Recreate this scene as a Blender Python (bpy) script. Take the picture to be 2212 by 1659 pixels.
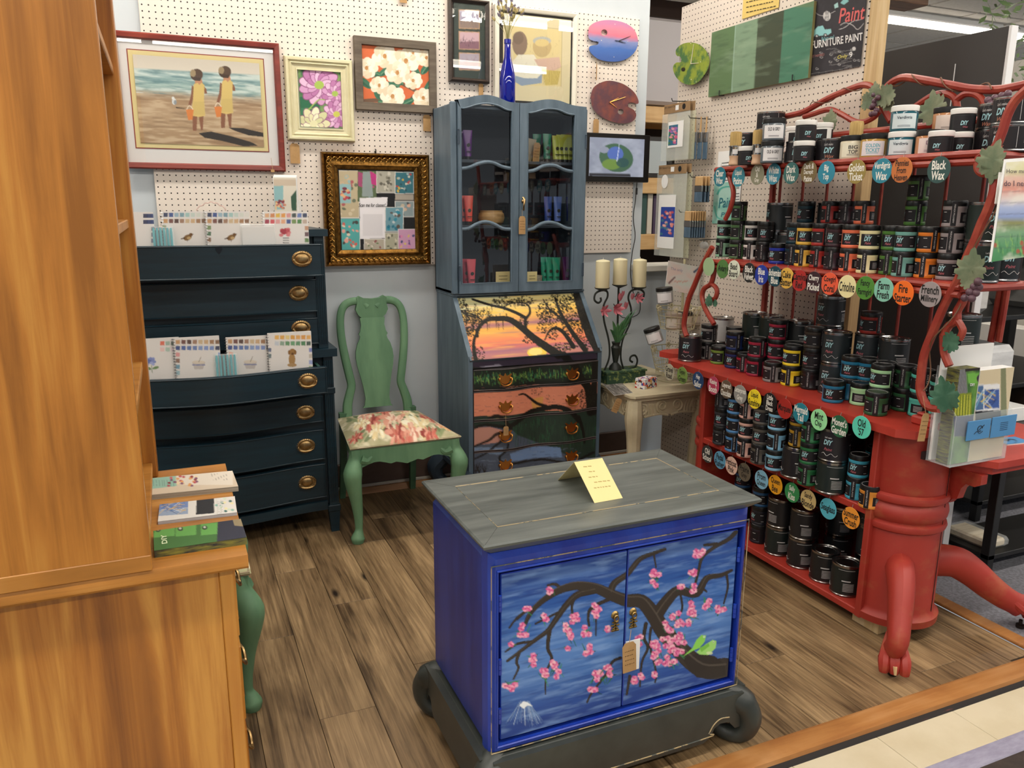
import bpy, bmesh, math, random
import numpy as np
from mathutils import Vector, Matrix

for _o in list(bpy.data.objects):
    bpy.data.objects.remove(_o, do_unlink=True)
SC = bpy.context.scene
COL = SC.collection
random.seed(7)
PI = math.pi

# ------------------------------------------------------------------ camera
# focal length in pixels of the 2212 x 1659 frame, heading, pitch and roll were
# solved from the one-inch hole grid of the two pegboard walls
FPX, YAW, PIT, ROL, CAMH = 1708.0, .4094, .2211, -.0056, 1.455
def _axes():
    cy, sy = math.cos(YAW), math.sin(YAW)
    f = np.array([sy*math.cos(PIT), cy*math.cos(PIT), -math.sin(PIT)])
    r = np.array([cy, -sy, 0.]); d = np.cross(f, r)
    c, s = math.cos(ROL), math.sin(ROL)
    return np.array([c*r+s*d, -s*r+c*d, f])
AX = _axes()
cam_d = bpy.data.cameras.new('camera'); cam = bpy.data.objects.new('camera', cam_d); COL.objects.link(cam)
cam_d.sensor_width = 36; cam_d.lens = 36*FPX/2212; cam_d.clip_start = .02
R3 = Matrix((AX[0], -AX[1], -AX[2])).transposed()
cam.matrix_world = Matrix.Translation((0, 0, CAMH)) @ R3.to_4x4()
SC.camera = cam

# ------------------------------------------------------------------ world, view, ceiling lights
SC.view_settings.view_transform = 'Standard'; SC.view_settings.look = 'None'
SC.view_settings.gamma = 1; SC.view_settings.use_curve_mapping = False
SC.view_settings.exposure = 0.0
W = bpy.data.worlds.new('store_surroundings'); SC.world = W; W.use_nodes = True
W.node_tree.nodes['Background'].inputs[0].default_value = (.86, .93, 1, 1)
W.node_tree.nodes['Background'].inputs[1].default_value = .38
CEIL = 3.1
LIGHT_ROWS = [(5.4, 22), (3.2, 22), (1.0, 27), (-1.2, 24)]
def row_lights():
    for y, p in LIGHT_ROWS:
        for x in (-3.6, -1.2, 1.2, 3.6, 6.0):
            l = bpy.data.lights.new('strip_lamp_light', 'AREA'); l.shape = 'RECTANGLE'
            l.size = 2.3; l.size_y = .16; l.energy = p; l.color = (1, .95, .88)
            o = bpy.data.objects.new('strip_lamp_light', l); COL.objects.link(o)
            o.location = (x, y, CEIL-.115)
row_lights()

# ------------------------------------------------------------------ pixels to points
def ray(u, v):
    return np.array([(u-1106)/FPX, (v-829.5)/FPX, 1.]) @ AX
def onY(u, v, Y):
    d = ray(u, v); p = d*(Y/d[1]); p[2] += CAMH; return Vector(p)
def onX(u, v, X):
    d = ray(u, v); p = d*(X/d[0]); p[2] += CAMH; return Vector(p)
def onZ(u, v, Z):
    d = ray(u, v); p = d*((Z-CAMH)/d[2]); p[2] += CAMH; return Vector(p)
def crop(x0, y0, s):
    return lambda pts: [(x0+a/s, y0+b/s) for a, b in pts]

# ------------------------------------------------------------------ colour and materials
def lin(c):
    return c/12.92 if c <= .04045 else ((c+.055)/1.055)**2.4
def C(h):
    if not isinstance(h, str): return tuple(h)
    h = h.lstrip('#'); return tuple(lin(int(h[i:i+2], 16)/255) for i in (0, 2, 4))
MATS = {}
def nt(name):
    m = bpy.data.materials.new(name); m.use_nodes = True
    return m, m.node_tree.nodes, m.node_tree.links, m.node_tree.nodes['Principled BSDF']
def _coords(N, L, scale, loc=(0, 0, 0), rnd=False):
    tc = N.new('ShaderNodeTexCoord'); mp = N.new('ShaderNodeMapping')
    L.new(tc.outputs['Object'], mp.inputs['Vector']); mp.inputs['Scale'].default_value = scale
    mp.inputs['Location'].default_value = loc
    if rnd:
        oi = N.new('ShaderNodeObjectInfo'); mu = N.new('ShaderNodeMath'); mu.operation = 'MULTIPLY'; mu.inputs[1].default_value = 37
        L.new(oi.outputs['Random'], mu.inputs[0]); cb = N.new('ShaderNodeCombineXYZ')
        for i in range(3): L.new(mu.outputs[0], cb.inputs[i])
        L.new(cb.outputs[0], mp.inputs['Location'])
    return mp.outputs[0]
def _noise(N, L, vec, scale=1, detail=4, rough=.6, dist=0):
    n = N.new('ShaderNodeTexNoise'); n.inputs['Scale'].default_value = scale; n.inputs['Detail'].default_value = detail
    n.inputs['Roughness'].default_value = rough; n.inputs['Distortion'].default_value = dist
    L.new(vec, n.inputs['Vector']); return n.outputs['Fac']
def _ramp(N, L, fac, stops):
    r = N.new('ShaderNodeValToRGB'); e = r.color_ramp.elements
    while len(e) < len(stops): e.new(.5)
    for i, (p, c) in enumerate(stops):
        e[i].position = p; e[i].color = (*C(c), 1)
    L.new(fac, r.inputs[0]); return r.outputs[0]
def _bump(N, L, B, fac, strength, dist=.002):
    b = N.new('ShaderNodeBump'); b.inputs['Strength'].default_value = strength; b.inputs['Distance'].default_value = dist
    L.new(fac, b.inputs['Height']); L.new(b.outputs[0], B.inputs['Normal'])
def M(name, col, rough=.5, metal=0, col2=None, scale=(6, 6, 6), lo=.35, hi=.7, bump=0, spec=None, coat=0, rnd=False, detail=4):
    if name in MATS: return MATS[name]
    m, N, L, B = nt(name); c = C(col)
    B.inputs['Base Color'].default_value = (*c, 1); B.inputs['Roughness'].default_value = rough; B.inputs['Metallic'].default_value = metal
    if spec is not None: B.inputs['Specular IOR Level'].default_value = spec
    if coat: B.inputs['Coat Weight'].default_value = coat; B.inputs['Coat Roughness'].default_value = .15
    if col2 is not None or bump:
        f = _noise(N, L, _coords(N, L, scale, rnd=rnd), 1, detail)
        if col2 is not None: L.new(_ramp(N, L, f, [(lo, col), (hi, col2)]), B.inputs['Base Color'])
        if bump: _bump(N, L, B, f, bump)
    MATS[name] = m; return m
def wood(name, c1, c2, c3, grain=(30, 30, 1.6), rough=.45, knots=False, rnd=True, coat=0, bump=.12, contrast=1, knot_scale=(2.2, 2.2, 1.3), big=(2.5, 2.5, .5)):
    if name in MATS: return MATS[name]
    m, N, L, B = nt(name)
    a = _noise(N, L, _coords(N, L, grain, rnd=rnd), 1, 6, .62, .6)
    b = _noise(N, L, _coords(N, L, big, rnd=rnd), 1, 3, .5, 1.5)
    mx = N.new('ShaderNodeMath'); mx.operation = 'ADD'; mu = N.new('ShaderNodeMath'); mu.operation = 'MULTIPLY'; mu.inputs[1].default_value = .5
    L.new(a, mx.inputs[0]); L.new(b, mx.inputs[1]); L.new(mx.outputs[0], mu.inputs[0])
    w = .13/contrast
    col = _ramp(N, L, mu.outputs[0], [(.5-w, c3), (.5, c1), (.5+w, c2)])
    if knots:
        vo = N.new('ShaderNodeTexVoronoi'); vo.inputs['Scale'].default_value = 1; vo.inputs['Randomness'].default_value = 1
        L.new(_coords(N, L, knot_scale, rnd=rnd), vo.inputs['Vector'])
        kr = _ramp(N, L, vo.outputs['Distance'], [(.04, (0, 0, 0)), (.13, (1, 1, 1))])
        mi = N.new('ShaderNodeMix'); mi.data_type = 'RGBA'; L.new(kr, mi.inputs[0])
        mi.inputs[6].default_value = (*C(knots), 1); L.new(col, mi.inputs[7]); col = mi.outputs[2]
    L.new(col, B.inputs['Base Color']); B.inputs['Roughness'].default_value = rough
    if coat: B.inputs['Coat Weight'].default_value = coat; B.inputs['Coat Roughness'].default_value = .2
    if bump: _bump(N, L, B, a, bump, .001)
    MATS[name] = m; return m
def glassy(name, col=(1, 1, 1), rough=.03, alpha=.15, ior=1.45):
    if name in MATS: return MATS[name]
    m, N, L, B = nt(name); B.inputs['Base Color'].default_value = (*C(col), 1); B.inputs['Roughness'].default_value = rough
    B.inputs['Alpha'].default_value = alpha; B.inputs['IOR'].default_value = ior; MATS[name] = m; return m
def emit(name, col, s):
    if name in MATS: return MATS[name]
    m, N, L, B = nt(name); B.inputs['Base Color'].default_value = (*C(col), 1)
    B.inputs['Emission Color'].default_value = (*C(col), 1); B.inputs['Emission Strength'].default_value = s
    MATS[name] = m; return m
def printmat(name='printed_picture', rough=.6, emis=0, coat=0, spec=.3):
    if name in MATS: return MATS[name]
    m, N, L, B = nt(name); a = N.new('ShaderNodeAttribute'); a.attribute_name = 'Col'
    L.new(a.outputs['Color'], B.inputs['Base Color']); B.inputs['Roughness'].default_value = rough
    B.inputs['Specular IOR Level'].default_value = spec
    if coat: B.inputs['Coat Weight'].default_value = coat; B.inputs['Coat Roughness'].default_value = .08
    if emis: L.new(a.outputs['Color'], B.inputs['Emission Color']); B.inputs['Emission Strength'].default_value = emis
    MATS[name] = m; return m
def pegmat(name, col, pitch=.0254, r=.0031, plane='XZ', off=(0, 0)):
    m, N, L, B = nt(name)
    tc = N.new('ShaderNodeTexCoord'); sp = N.new('ShaderNodeSeparateXYZ'); L.new(tc.outputs['Object'], sp.inputs[0])
    d = []
    for ax, o in zip(plane, off):
        a = N.new('ShaderNodeMath'); a.operation = 'ADD'; a.inputs[1].default_value = -o+pitch/2+pitch*400; L.new(sp.outputs[ax], a.inputs[0])
        b = N.new('ShaderNodeMath'); b.operation = 'MODULO'; b.inputs[1].default_value = pitch; L.new(a.outputs[0], b.inputs[0])
        c = N.new('ShaderNodeMath'); c.operation = 'SUBTRACT'; c.inputs[1].default_value = pitch/2; L.new(b.outputs[0], c.inputs[0])
        e = N.new('ShaderNodeMath'); e.operation = 'POWER'; e.inputs[1].default_value = 2; L.new(c.outputs[0], e.inputs[0]); d.append(e.outputs[0])
    s = N.new('ShaderNodeMath'); s.operation = 'ADD'; L.new(d[0], s.inputs[0]); L.new(d[1], s.inputs[1])
    g = N.new('ShaderNodeMath'); g.operation = 'LESS_THAN'; g.inputs[1].default_value = r*r; L.new(s.outputs[0], g.inputs[0])
    mi = N.new('ShaderNodeMix'); mi.data_type = 'RGBA'; L.new(g.outputs[0], mi.inputs[0])
    n = _noise(N, L, _coords(N, L, (1.5, 1.5, 1.5)), 1, 3)
    cc = C(col); L.new(_ramp(N, L, n, [(.3, tuple(x*.95 for x in cc)), (.7, cc)]), mi.inputs[6]); mi.inputs[7].default_value = (.012, .011, .01, 1)
    L.new(mi.outputs[2], B.inputs['Base Color']); B.inputs['Roughness'].default_value = .55
    B.inputs['Specular IOR Level'].default_value = .3
    MATS[name] = m; return m

# ------------------------------------------------------------------ mesh builder
class MB:
    def __init__(s): s.v = []; s.f = []; s.mi = []; s.m = 0
    def add(s, V, F, m=None):
        o = len(s.v); s.v += [tuple(p) for p in V]; s.f += [tuple(i+o for i in f) for f in F]; s.mi += [s.m if m is None else m]*len(F); return s
    def box(s, a, b, ch=0):
        x0, y0, z0 = (min(a[i], b[i]) for i in range(3)); x1, y1, z1 = (max(a[i], b[i]) for i in range(3))
        if ch <= 0:
            return s.add([(x0,y0,z0),(x1,y0,z0),(x1,y1,z0),(x0,y1,z0),(x0,y0,z1),(x1,y0,z1),(x1,y1,z1),(x0,y1,z1)],
                         [(0,3,2,1),(4,5,6,7),(0,1,5,4),(1,2,6,5),(2,3,7,6),(3,0,4,7)])
        ch = min(ch, (x1-x0)*.49, (y1-y0)*.49, (z1-z0)*.49)
        V = []; idx = {}
        for ix, x in enumerate((x0, x1)):
            for iy, y in enumerate((y0, y1)):
                for iz, z in enumerate((z0, z1)):
                    dx, dy, dz = (ch if ix == 0 else -ch), (ch if iy == 0 else -ch), (ch if iz == 0 else -ch)
                    idx[ix,iy,iz] = len(V); V += [(x, y+dy, z+dz), (x+dx, y, z+dz), (x+dx, y+dy, z)]
        I = lambda a, b, c, k: idx[a,b,c]+k
        F = [(I(0,0,0,0),I(0,0,1,0),I(0,1,1,0),I(0,1,0,0)), (I(1,0,0,0),I(1,1,0,0),I(1,1,1,0),I(1,0,1,0)),
             (I(0,0,0,1),I(1,0,0,1),I(1,0,1,1),I(0,0,1,1)), (I(0,1,0,1),I(0,1,1,1),I(1,1,1,1),I(1,1,0,1)),
             (I(0,0,0,2),I(0,1,0,2),I(1,1,0,2),I(1,0,0,2)), (I(0,0,1,2),I(1,0,1,2),I(1,1,1,2),I(0,1,1,2))]
        for p in (0, 1):
            for q in (0, 1):
                F.append((I(p,q,0,0),I(p,q,0,1),I(p,q,1,1),I(p,q,1,0)) if p != q else (I(p,q,0,1),I(p,q,0,0),I(p,q,1,0),I(p,q,1,1)))
                F.append((I(p,0,q,2),I(p,0,q,0),I(p,1,q,0),I(p,1,q,2)) if p == q else (I(p,0,q,0),I(p,0,q,2),I(p,1,q,2),I(p,1,q,0)))
                F.append((I(0,p,q,1),I(0,p,q,2),I(1,p,q,2),I(1,p,q,1)) if p == q else (I(0,p,q,2),I(0,p,q,1),I(1,p,q,1),I(1,p,q,2)))
                for r in (0, 1): F.append((I(p,q,r,0),I(p,q,r,1),I(p,q,r,2)))
        return s.add(V, F)
    def prism(s, poly, lo, hi, ax='z', cap=True):
        def P(a, b, h): return {'z': (a, b, h), 'y': (a, h, b), 'x': (h, a, b)}[ax]
        n = len(poly); V = [P(a, b, lo) for a, b in poly]+[P(a, b, hi) for a, b in poly]
        F = [(i, (i+1) % n, n+(i+1) % n, n+i) for i in range(n)]
        if cap: F += [tuple(range(n))[::-1], tuple(range(n, 2*n))]
        return s.add(V, F)
    def lathe(s, prof, seg=24, c=(0, 0, 0), cap=True, a0=0, a1=2*PI, m=None):
        full = abs(a1-a0-2*PI) < 1e-6; k = seg if full else seg+1; V = []; F = []
        for r, z in prof:
            for i in range(k):
                t = a0+(a1-a0)*i/seg; V.append((c[0]+r*math.cos(t), c[1]+r*math.sin(t), c[2]+z))
        for j in range(len(prof)-1):
            for i in range(seg):
                i2 = (i+1) % k if full else i+1
                F.append((j*k+i, j*k+i2, (j+1)*k+i2, (j+1)*k+i))
        if cap and full:
            if prof[0][0] > 1e-6: F.append(tuple(range(k))[::-1])
            if prof[-1][0] > 1e-6: F.append(tuple((len(prof)-1)*k+i for i in range(k)))
        return s.add(V, F, m)
    def tube(s, pts, r, seg=8, closed=False, cap=True, flat=1, m=None):
        P = [Vector(p) for p in pts]; n = len(P)
        if n < 2: return s
        rr = r if isinstance(r, (list, tuple)) else [r]*n
        T = []
        for i in range(n):
            a = P[i-1] if (i > 0 or closed) else P[i]; b = P[(i+1) % n] if (i < n-1 or closed) else P[i]
            t = (b-a); T.append(t.normalized() if t.length > 1e-9 else Vector((0, 0, 1)))
        u = T[0].orthogonal().normalized(); V = []; F = []
        if flat != 1:
            u = Vector((0, 0, 1)) if abs(T[0].z) < .9 else Vector((1, 0, 0))
            u = (u-T[0]*u.dot(T[0])).normalized()
        for i in range(n):
            u = (u-T[i]*u.dot(T[i])); u = u.normalized() if u.length > 1e-6 else T[i].orthogonal().normalized()
            w = T[i].cross(u)
            for k in range(seg):
                a = 2*PI*k/seg; V.append(P[i]+u*(rr[i]*math.cos(a))+w*(rr[i]*flat*math.sin(a)))
        for i in range(n if closed else n-1):
            j = (i+1) % n
            for k in range(seg): F.append((i*seg+k, i*seg+(k+1) % seg, j*seg+(k+1) % seg, j*seg+k))
        if cap and not closed: F += [tuple(range(seg))[::-1], tuple((n-1)*seg+k for k in range(seg))]
        return s.add(V, F, m)
    def grid(s, fn, nu, nv, m=None):
        V = [fn(i/nu, j/nv) for j in range(nv+1) for i in range(nu+1)]
        F = [(j*(nu+1)+i, j*(nu+1)+i+1, (j+1)*(nu+1)+i+1, (j+1)*(nu+1)+i) for j in range(nv) for i in range(nu)]
        return s.add(V, F, m)
    def ball(s, c, r, seg=12, rings=8, sc=(1, 1, 1), m=None):
        V = [(c[0], c[1], c[2]-r*sc[2])]; F = []
        for j in range(1, rings):
            t = PI*j/rings
            for i in range(seg):
                a = 2*PI*i/seg; V.append((c[0]+r*sc[0]*math.sin(t)*math.cos(a), c[1]+r*sc[1]*math.sin(t)*math.sin(a), c[2]-r*sc[2]*math.cos(t)))
        V.append((c[0], c[1], c[2]+r*sc[2])); L = len(V)-1
        for i in range(seg):
            F.append((0, 1+(i+1) % seg, 1+i)); F.append((L, L-seg+i, L-seg+(i+1) % seg))
            for j in range(rings-2):
                F.append((1+j*seg+i, 1+j*seg+(i+1) % seg, 1+(j+1)*seg+(i+1) % seg, 1+(j+1)*seg+i))
        return s.add(V, F, m)
    def xf(s, mat, start=0):
        s.v[start:] = [tuple(mat @ Vector(p)) for p in s.v[start:]]; return s
    def build(s, name, mats, parent=None, w=False, loc=None, rot=None, smooth=True, ang=35, recalc=False):
        if not isinstance(mats, (list, tuple)): mats = [mats]
        V = s.v
        if w and parent is not None:
            L = parent.location; V = [(a-L.x, b-L.y, c-L.z) for a, b, c in V]
        me = bpy.data.meshes.new(name); me.from_pydata(V, [], s.f)
        for m in mats: me.materials.append(m)
        me.polygons.foreach_set('material_index', s.mi)
        if recalc:
            bm = bmesh.new(); bm.from_mesh(me); bmesh.ops.recalc_face_normals(bm, faces=bm.faces); bm.to_mesh(me); bm.free()
        if smooth:
            me.polygons.foreach_set('use_smooth', [True]*len(me.polygons)); me.set_sharp_from_angle(angle=math.radians(ang))
        me.update()
        return mk(name, me, parent, loc, rot)
def mk(name, me, parent=None, loc=None, rot=None):
    o = bpy.data.objects.new(name, me); COL.objects.link(o)
    if parent is not None: o.parent = parent
    if loc is not None: o.location = loc
    if rot is not None: o.rotation_euler = rot
    return o
def tag(o, label, cat, group=None, kind=None):
    o['label'] = label; o['category'] = cat
    if group: o['group'] = group
    if kind: o['kind'] = kind
    return o
def thing(name, label, cat, loc=(0, 0, 0), rz=0, group=None):
    o = bpy.data.objects.new(name, None); COL.objects.link(o); o.location = loc; o.rotation_euler = (0, 0, rz)
    o.empty_display_size = .05
    return tag(o, label, cat, group)
def struct(o):
    o['kind'] = 'structure'; return o
def kids(root): return [o for o in bpy.data.objects if o.parent == root]
def dup(root, loc, rz=0, label=None, group=None):
    r = root.copy(); COL.objects.link(r); r.location = loc; r.rotation_euler = (0, 0, rz)
    if label: r['label'] = label
    if group: r['group'] = group
    for ch in kids(root):
        c = ch.copy(); COL.objects.link(c); c.parent = r
        for g in kids(ch):
            d = g.copy(); COL.objects.link(d); d.parent = c
    return r
def smooth_path(pts, n=6):
    P = [Vector(p) for p in pts]; out = []
    for i in range(len(P)-1):
        a, b, c, d = P[max(i-1, 0)], P[i], P[i+1], P[min(i+2, len(P)-1)]
        for k in range(n):
            t = k/n
            out.append(.5*((2*b)+(c-a)*t+(2*a-5*b+4*c-d)*t*t+(3*b-a-3*c+d)*t**3))
    out.append(P[-1]); return out

# ------------------------------------------------------------------ lettering
_TX = {}
def text2d(s, bold=0.0, shear=0.0):
    """verts (x, y) centred, cap height about 1, faces"""
    key = (s, bold, shear)
    if key in _TX: return _TX[key]
    cu = bpy.data.curves.new('lettering', 'FONT'); cu.body = s; cu.align_x = 'CENTER'; cu.align_y = 'CENTER'
    cu.resolution_u = 3; cu.offset = bold; cu.shear = shear; cu.space_line = .95
    ob = bpy.data.objects.new('lettering', cu); COL.objects.link(ob)
    bpy.context.view_layer.update()
    me = bpy.data.meshes.new_from_object(ob.evaluated_get(bpy.context.evaluated_depsgraph_get()))
    V = np.array([v.co[:2] for v in me.vertices]) if len(me.vertices) else np.zeros((0, 2)); F = [tuple(p.vertices) for p in me.polygons]
    bpy.data.objects.remove(ob); bpy.data.curves.remove(cu); bpy.data.meshes.remove(me)
    if len(V):
        V = V-(V.min(0)+V.max(0))/2
    _TX[key] = (V, F); return V, F
def put_text(mb, s, w, h, fn, bold=.02, shear=0, m=None):
    """fit text into w x h, fn maps (x, y) to a point"""
    V, F = text2d(s, bold, shear)
    if not len(V): return
    e = V.max(0)-V.min(0); sx = w/max(e[0], 1e-6); sy = h/max(e[1], 1e-6)
    mb.add([fn(x*sx, y*sy) for x, y in V], F, m)
def lines_text(mb, lines, w, h, fn, bold=.03, m=None, maxasp=1.0, gap=.25, shear=0):
    """stack of text lines in a w x h box; each line squeezed to fit the width"""
    n = len(lines); lh = h/(n+gap*(n-1))
    for i, t in enumerate(lines):
        V, F = text2d(t, bold, shear)
        if not len(V): continue
        e = V.max(0)-V.min(0); sy = lh/max(e[1], .6)
        ww = min(w, e[0]*sy*maxasp); sx = ww/e[0]
        cy = h/2-lh/2-i*lh*(1+gap)
        mb.add([fn(x*sx, cy+y*sy) for x, y in V], F, m)

# ------------------------------------------------------------------ painter: flat prints as coloured grids
class Paint:
    """canvas on a plane o + a*U + b*V (a, b in 0..1); shapes are given in photo pixels"""
    def __init__(s, o, U, V, nx, ny, ss=2):
        s.o, s.U, s.V, s.nx, s.ny, s.ss = Vector(o), Vector(U), Vector(V), nx, ny, ss
        a = (np.arange((nx+1)*ss)+.5)/((nx+1)*ss); b = (np.arange((ny+1)*ss)+.5)/((ny+1)*ss)
        A, B = np.meshgrid(a, b); s.A, s.B = A, B
        p = np.array(o)[None, None]+A[..., None]*np.array(U)+B[..., None]*np.array(V); p = p-np.array([0, 0, CAMH])
        q = p @ AX.T
        s.X = 1106+FPX*q[..., 0]/q[..., 2]; s.Y = 829.5+FPX*q[..., 1]/q[..., 2]
        s.I = np.ones(A.shape+(3,)); s.rng = np.random.default_rng(3); s.T = (0, 0, 1)
    def crop(s, x0, y0, k): s.T = (x0, y0, k)
    def P(s, pts): x, y, k = s.T; return [(x+a/k, y+b/k) for a, b in pts]
    def fill(s, c): s.I[:] = C(c)
    def vgrad(s, stops, axis='B'):
        t = s.B if axis == 'B' else s.A
        xs = [a for a, _ in stops]; cs = np.array([C(c) for _, c in stops])
        for k in range(3): s.I[..., k] = np.interp(t, xs, cs[:, k])
    def mix(s, mask, c, al=1):
        m = (mask*al)[..., None]; s.I[:] = s.I*(1-m)+np.array(C(c))*m
    def _win(s, x0, y0, x1, y1):
        return (s.X >= x0) & (s.X <= x1) & (s.Y >= y0) & (s.Y <= y1)
    def poly(s, pts, c, al=1, raw=False):
        P = pts if raw else s.P(pts); xs = [p[0] for p in P]; ys = [p[1] for p in P]
        w = np.nonzero(s._win(min(xs), min(ys), max(xs), max(ys)))
        if not len(w[0]): return
        X, Y = s.X[w], s.Y[w]; ins = np.zeros(len(X), bool); n = len(P)
        for i in range(n):
            (xa, ya), (xb, yb) = P[i], P[(i+1) % n]
            if ya == yb: continue
            cr = ((ya > Y) != (yb > Y)) & (X < (xb-xa)*(Y-ya)/(yb-ya)+xa); ins ^= cr
        m = (ins*al)[:, None]; s.I[w] = s.I[w]*(1-m)+np.array(C(c))*m
    def ell(s, cx, cy, rx, ry, c, al=1, rot=0, soft=0):
        (cx, cy), = s.P([(cx, cy)]); rx /= s.T[2]; ry /= s.T[2]; R = max(rx, ry)*(1+soft)
        w = np.nonzero(s._win(cx-R, cy-R, cx+R, cy+R))
        if not len(w[0]): return
        X, Y = s.X[w]-cx, s.Y[w]-cy; a, b = X*math.cos(rot)+Y*math.sin(rot), -X*math.sin(rot)+Y*math.cos(rot)
        d = np.sqrt((a/rx)**2+(b/ry)**2)
        m = ((d <= 1)*1. if soft == 0 else np.clip((1+soft-d)/(2*soft), 0, 1))*al
        m = m[:, None]; s.I[w] = s.I[w]*(1-m)+np.array(C(c))*m
    def stroke(s, pts, w0, w1, c, al=1, curve=True):
        P = s.P(pts); w0 /= s.T[2]; w1 /= s.T[2]
        if curve and len(P) > 2: P = [(p.x, p.y) for p in smooth_path([(a, b, 0) for a, b in P], 4)]
        xs = [p[0] for p in P]; ys = [p[1] for p in P]; R = max(w0, w1)
        w = np.nonzero(s._win(min(xs)-R, min(ys)-R, max(xs)+R, max(ys)+R))
        if not len(w[0]): return
        X, Y = s.X[w], s.Y[w]; ins = np.zeros(len(X), bool); n = len(P)-1
        for i in range(n):
            (xa, ya), (xb, yb) = P[i], P[i+1]; dx, dy = xb-xa, yb-ya; l2 = dx*dx+dy*dy+1e-9
            t = np.clip(((X-xa)*dx+(Y-ya)*dy)/l2, 0, 1)
            rad = (w0+(w1-w0)*(i+t)/n)/2
            ins |= (X-xa-t*dx)**2+(Y-ya-t*dy)**2 <= rad**2
        m = (ins*al)[:, None]; s.I[w] = s.I[w]*(1-m)+np.array(C(c))*m
    def field(s, fx, fy, seed=0, oct=4):
        """smooth noise 0..1 in canvas space"""
        r = np.random.default_rng(seed); out = np.zeros(s.A.shape); amp = 1; tot = 0
        for k in range(oct):
            gx, gy = max(2, int(fx*2**k)), max(2, int(fy*2**k)); g = r.random((gy+2, gx+2))
            u, v = s.A*gx, s.B*gy; i, j = u.astype(int), v.astype(int); a, b = u-i, v-j; a = a*a*(3-2*a); b = b*b*(3-2*b)
            out += amp*((g[j, i]*(1-a)+g[j, i+1]*a)*(1-b)+(g[j+1, i]*(1-a)+g[j+1, i+1]*a)*b); tot += amp; amp *= .55
        return out/tot
    def tint(s, f, c, lo, hi, al=1):
        s.mix(np.clip((f-lo)/(hi-lo), 0, 1), c, al)
    def build(s, name, parent=None, mat=None, lift=0, w=True, surf=None):
        """surf(a, b) may bend the plane"""
        k = s.ss; h, wd = s.ny+1, s.nx+1
        im = s.I[:h*k, :wd*k].reshape(h, k, wd, k, 3).mean((1, 3))
        a = np.linspace(0, 1, wd); b = np.linspace(0, 1, h); A, B = np.meshgrid(a, b)
        nrm = s.V.cross(s.U).normalized()
        P = np.array(s.o)[None, None]+A[..., None]*np.array(s.U)+B[..., None]*np.array(s.V)
        if surf is not None: P = P+surf(A, B)
        V = P.reshape(-1, 3)+np.array(nrm)*lift
        if w and parent is not None: V = V-np.array(parent.location)
        ii = np.arange(h*wd).reshape(h, wd)
        F = np.stack([ii[:-1, :-1], ii[1:, :-1], ii[1:, 1:], ii[:-1, 1:]], -1).reshape(-1, 4)
        me = bpy.data.meshes.new(name)
        me.vertices.add(len(V)); me.vertices.foreach_set('co', V.astype(np.float32).ravel())
        me.loops.add(len(F)*4); me.loops.foreach_set('vertex_index', F.astype(np.int32).ravel())
        me.polygons.add(len(F)); me.polygons.foreach_set('loop_start', np.arange(0, len(F)*4, 4, dtype=np.int32))
        me.update(calc_edges=True); me.validate()
        ca = me.color_attributes.new('Col', 'FLOAT_COLOR', 'POINT')
        ca.data.foreach_set('color', np.concatenate([im.reshape(-1, 3), np.ones((h*wd, 1))], 1).astype(np.float32).ravel())
        me.materials.append(mat or printmat()); me.polygons.foreach_set('use_smooth', [True]*len(F))
        return mk(name, me, parent)
# ================================================================== the setting
# floor: vinyl planks, each one its own board
flo = MB().box((-.62, 1.47, -.02), (2.56, 3.95, -.004)).build('floor', M('floor_underlay', '#2a1d12', .8)); struct(flo)
PLK = wood('vinyl_plank_oak', '#7c6446', '#a68a64', '#45331f', grain=(85, 3.2, 10), rough=.42, knots='#20150c', contrast=.95, bump=.2, knot_scale=(7, 2.4, 1), big=(5, 1.1, 1))
pm = {}
W0, PW, PL = .299, .1655, 1.005
ends = {-1: 2.58, 0: 3.08, 1: 2.735, 2: 3.247, 3: 3.498, 8: 1.82, 9: 2.07, 11: 1.567}
for k in range(-5, 15):
    x0 = W0+k*PW; e = ends.get(k, 1.6+((k*.377) % 1)*PL)
    while e > 1.5: e -= PL
    y = e
    while y < 3.93:
        a, b = max(y, 1.485), min(y+PL, 3.93); xa, xb = max(x0, -.62), min(x0+PW, 2.555)
        if b-a > .02 and xb-xa > .02:
            kx = (round(xb-xa, 3), round(b-a, 3))
            if kx not in pm:
                mb = MB(); mb.box((0, 0, -.004), (xb-xa-.0016, b-a-.0016, .0005), .0008); o = mb.build('plank', PLK, flo); pm[kx] = o.data
            else: o = mk('plank', pm[kx], flo)
            o.location = (xa, a, 0)
        y += PL
# concrete slab, aisle tiles, carpet
tl = MB().box((-1.2, -1.0, -.03), (2.6, 1.40, -.006)).build('floor_tiled_aisle', M('tile_grout', '#6e6552', .8)); struct(tl)
TM = M('vinyl_tile_cream', '#cdc1a6', .35, col2='#bfb192', scale=(5, 5, 5), lo=.45, hi=.8, rnd=True, detail=6)
mb = MB(); mb.box((0, 0, -.006), (.3033, .3033, 0), .0008); tme = None
for i in range(-7, 5):
    for j in range(0, 5):
        x = 1.729+(i-1)*.3048; y = 1.395-(j+1)*.3048
        if tme is None: o = mb.build('tile', TM, tl); tme = o.data
        else: o = mk('tile', tme, tl)
        o.location = (x, y, 0)
cp = MB().box((2.62, -1, -.03), (9, 12, -.002)); cp.box((-4, 4.05, -.03), (2.62, 12, -.002)); cp.box((-5, -1, -.03), (-1.2, 12, -.002)); cp.box((-1.2, 1.40, -.03), (-.62, 12, -.003))
struct(cp.build('floor_carpet', M('carpet_grey', '#6c6c72', .95, col2='#83838a', scale=(90, 90, 90), lo=.4, hi=.6, bump=.5)))
TRM = wood('trim_orange_oak', '#a8733f', '#b58351', '#976234', grain=(3, 40, 40), rough=.4)
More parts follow.
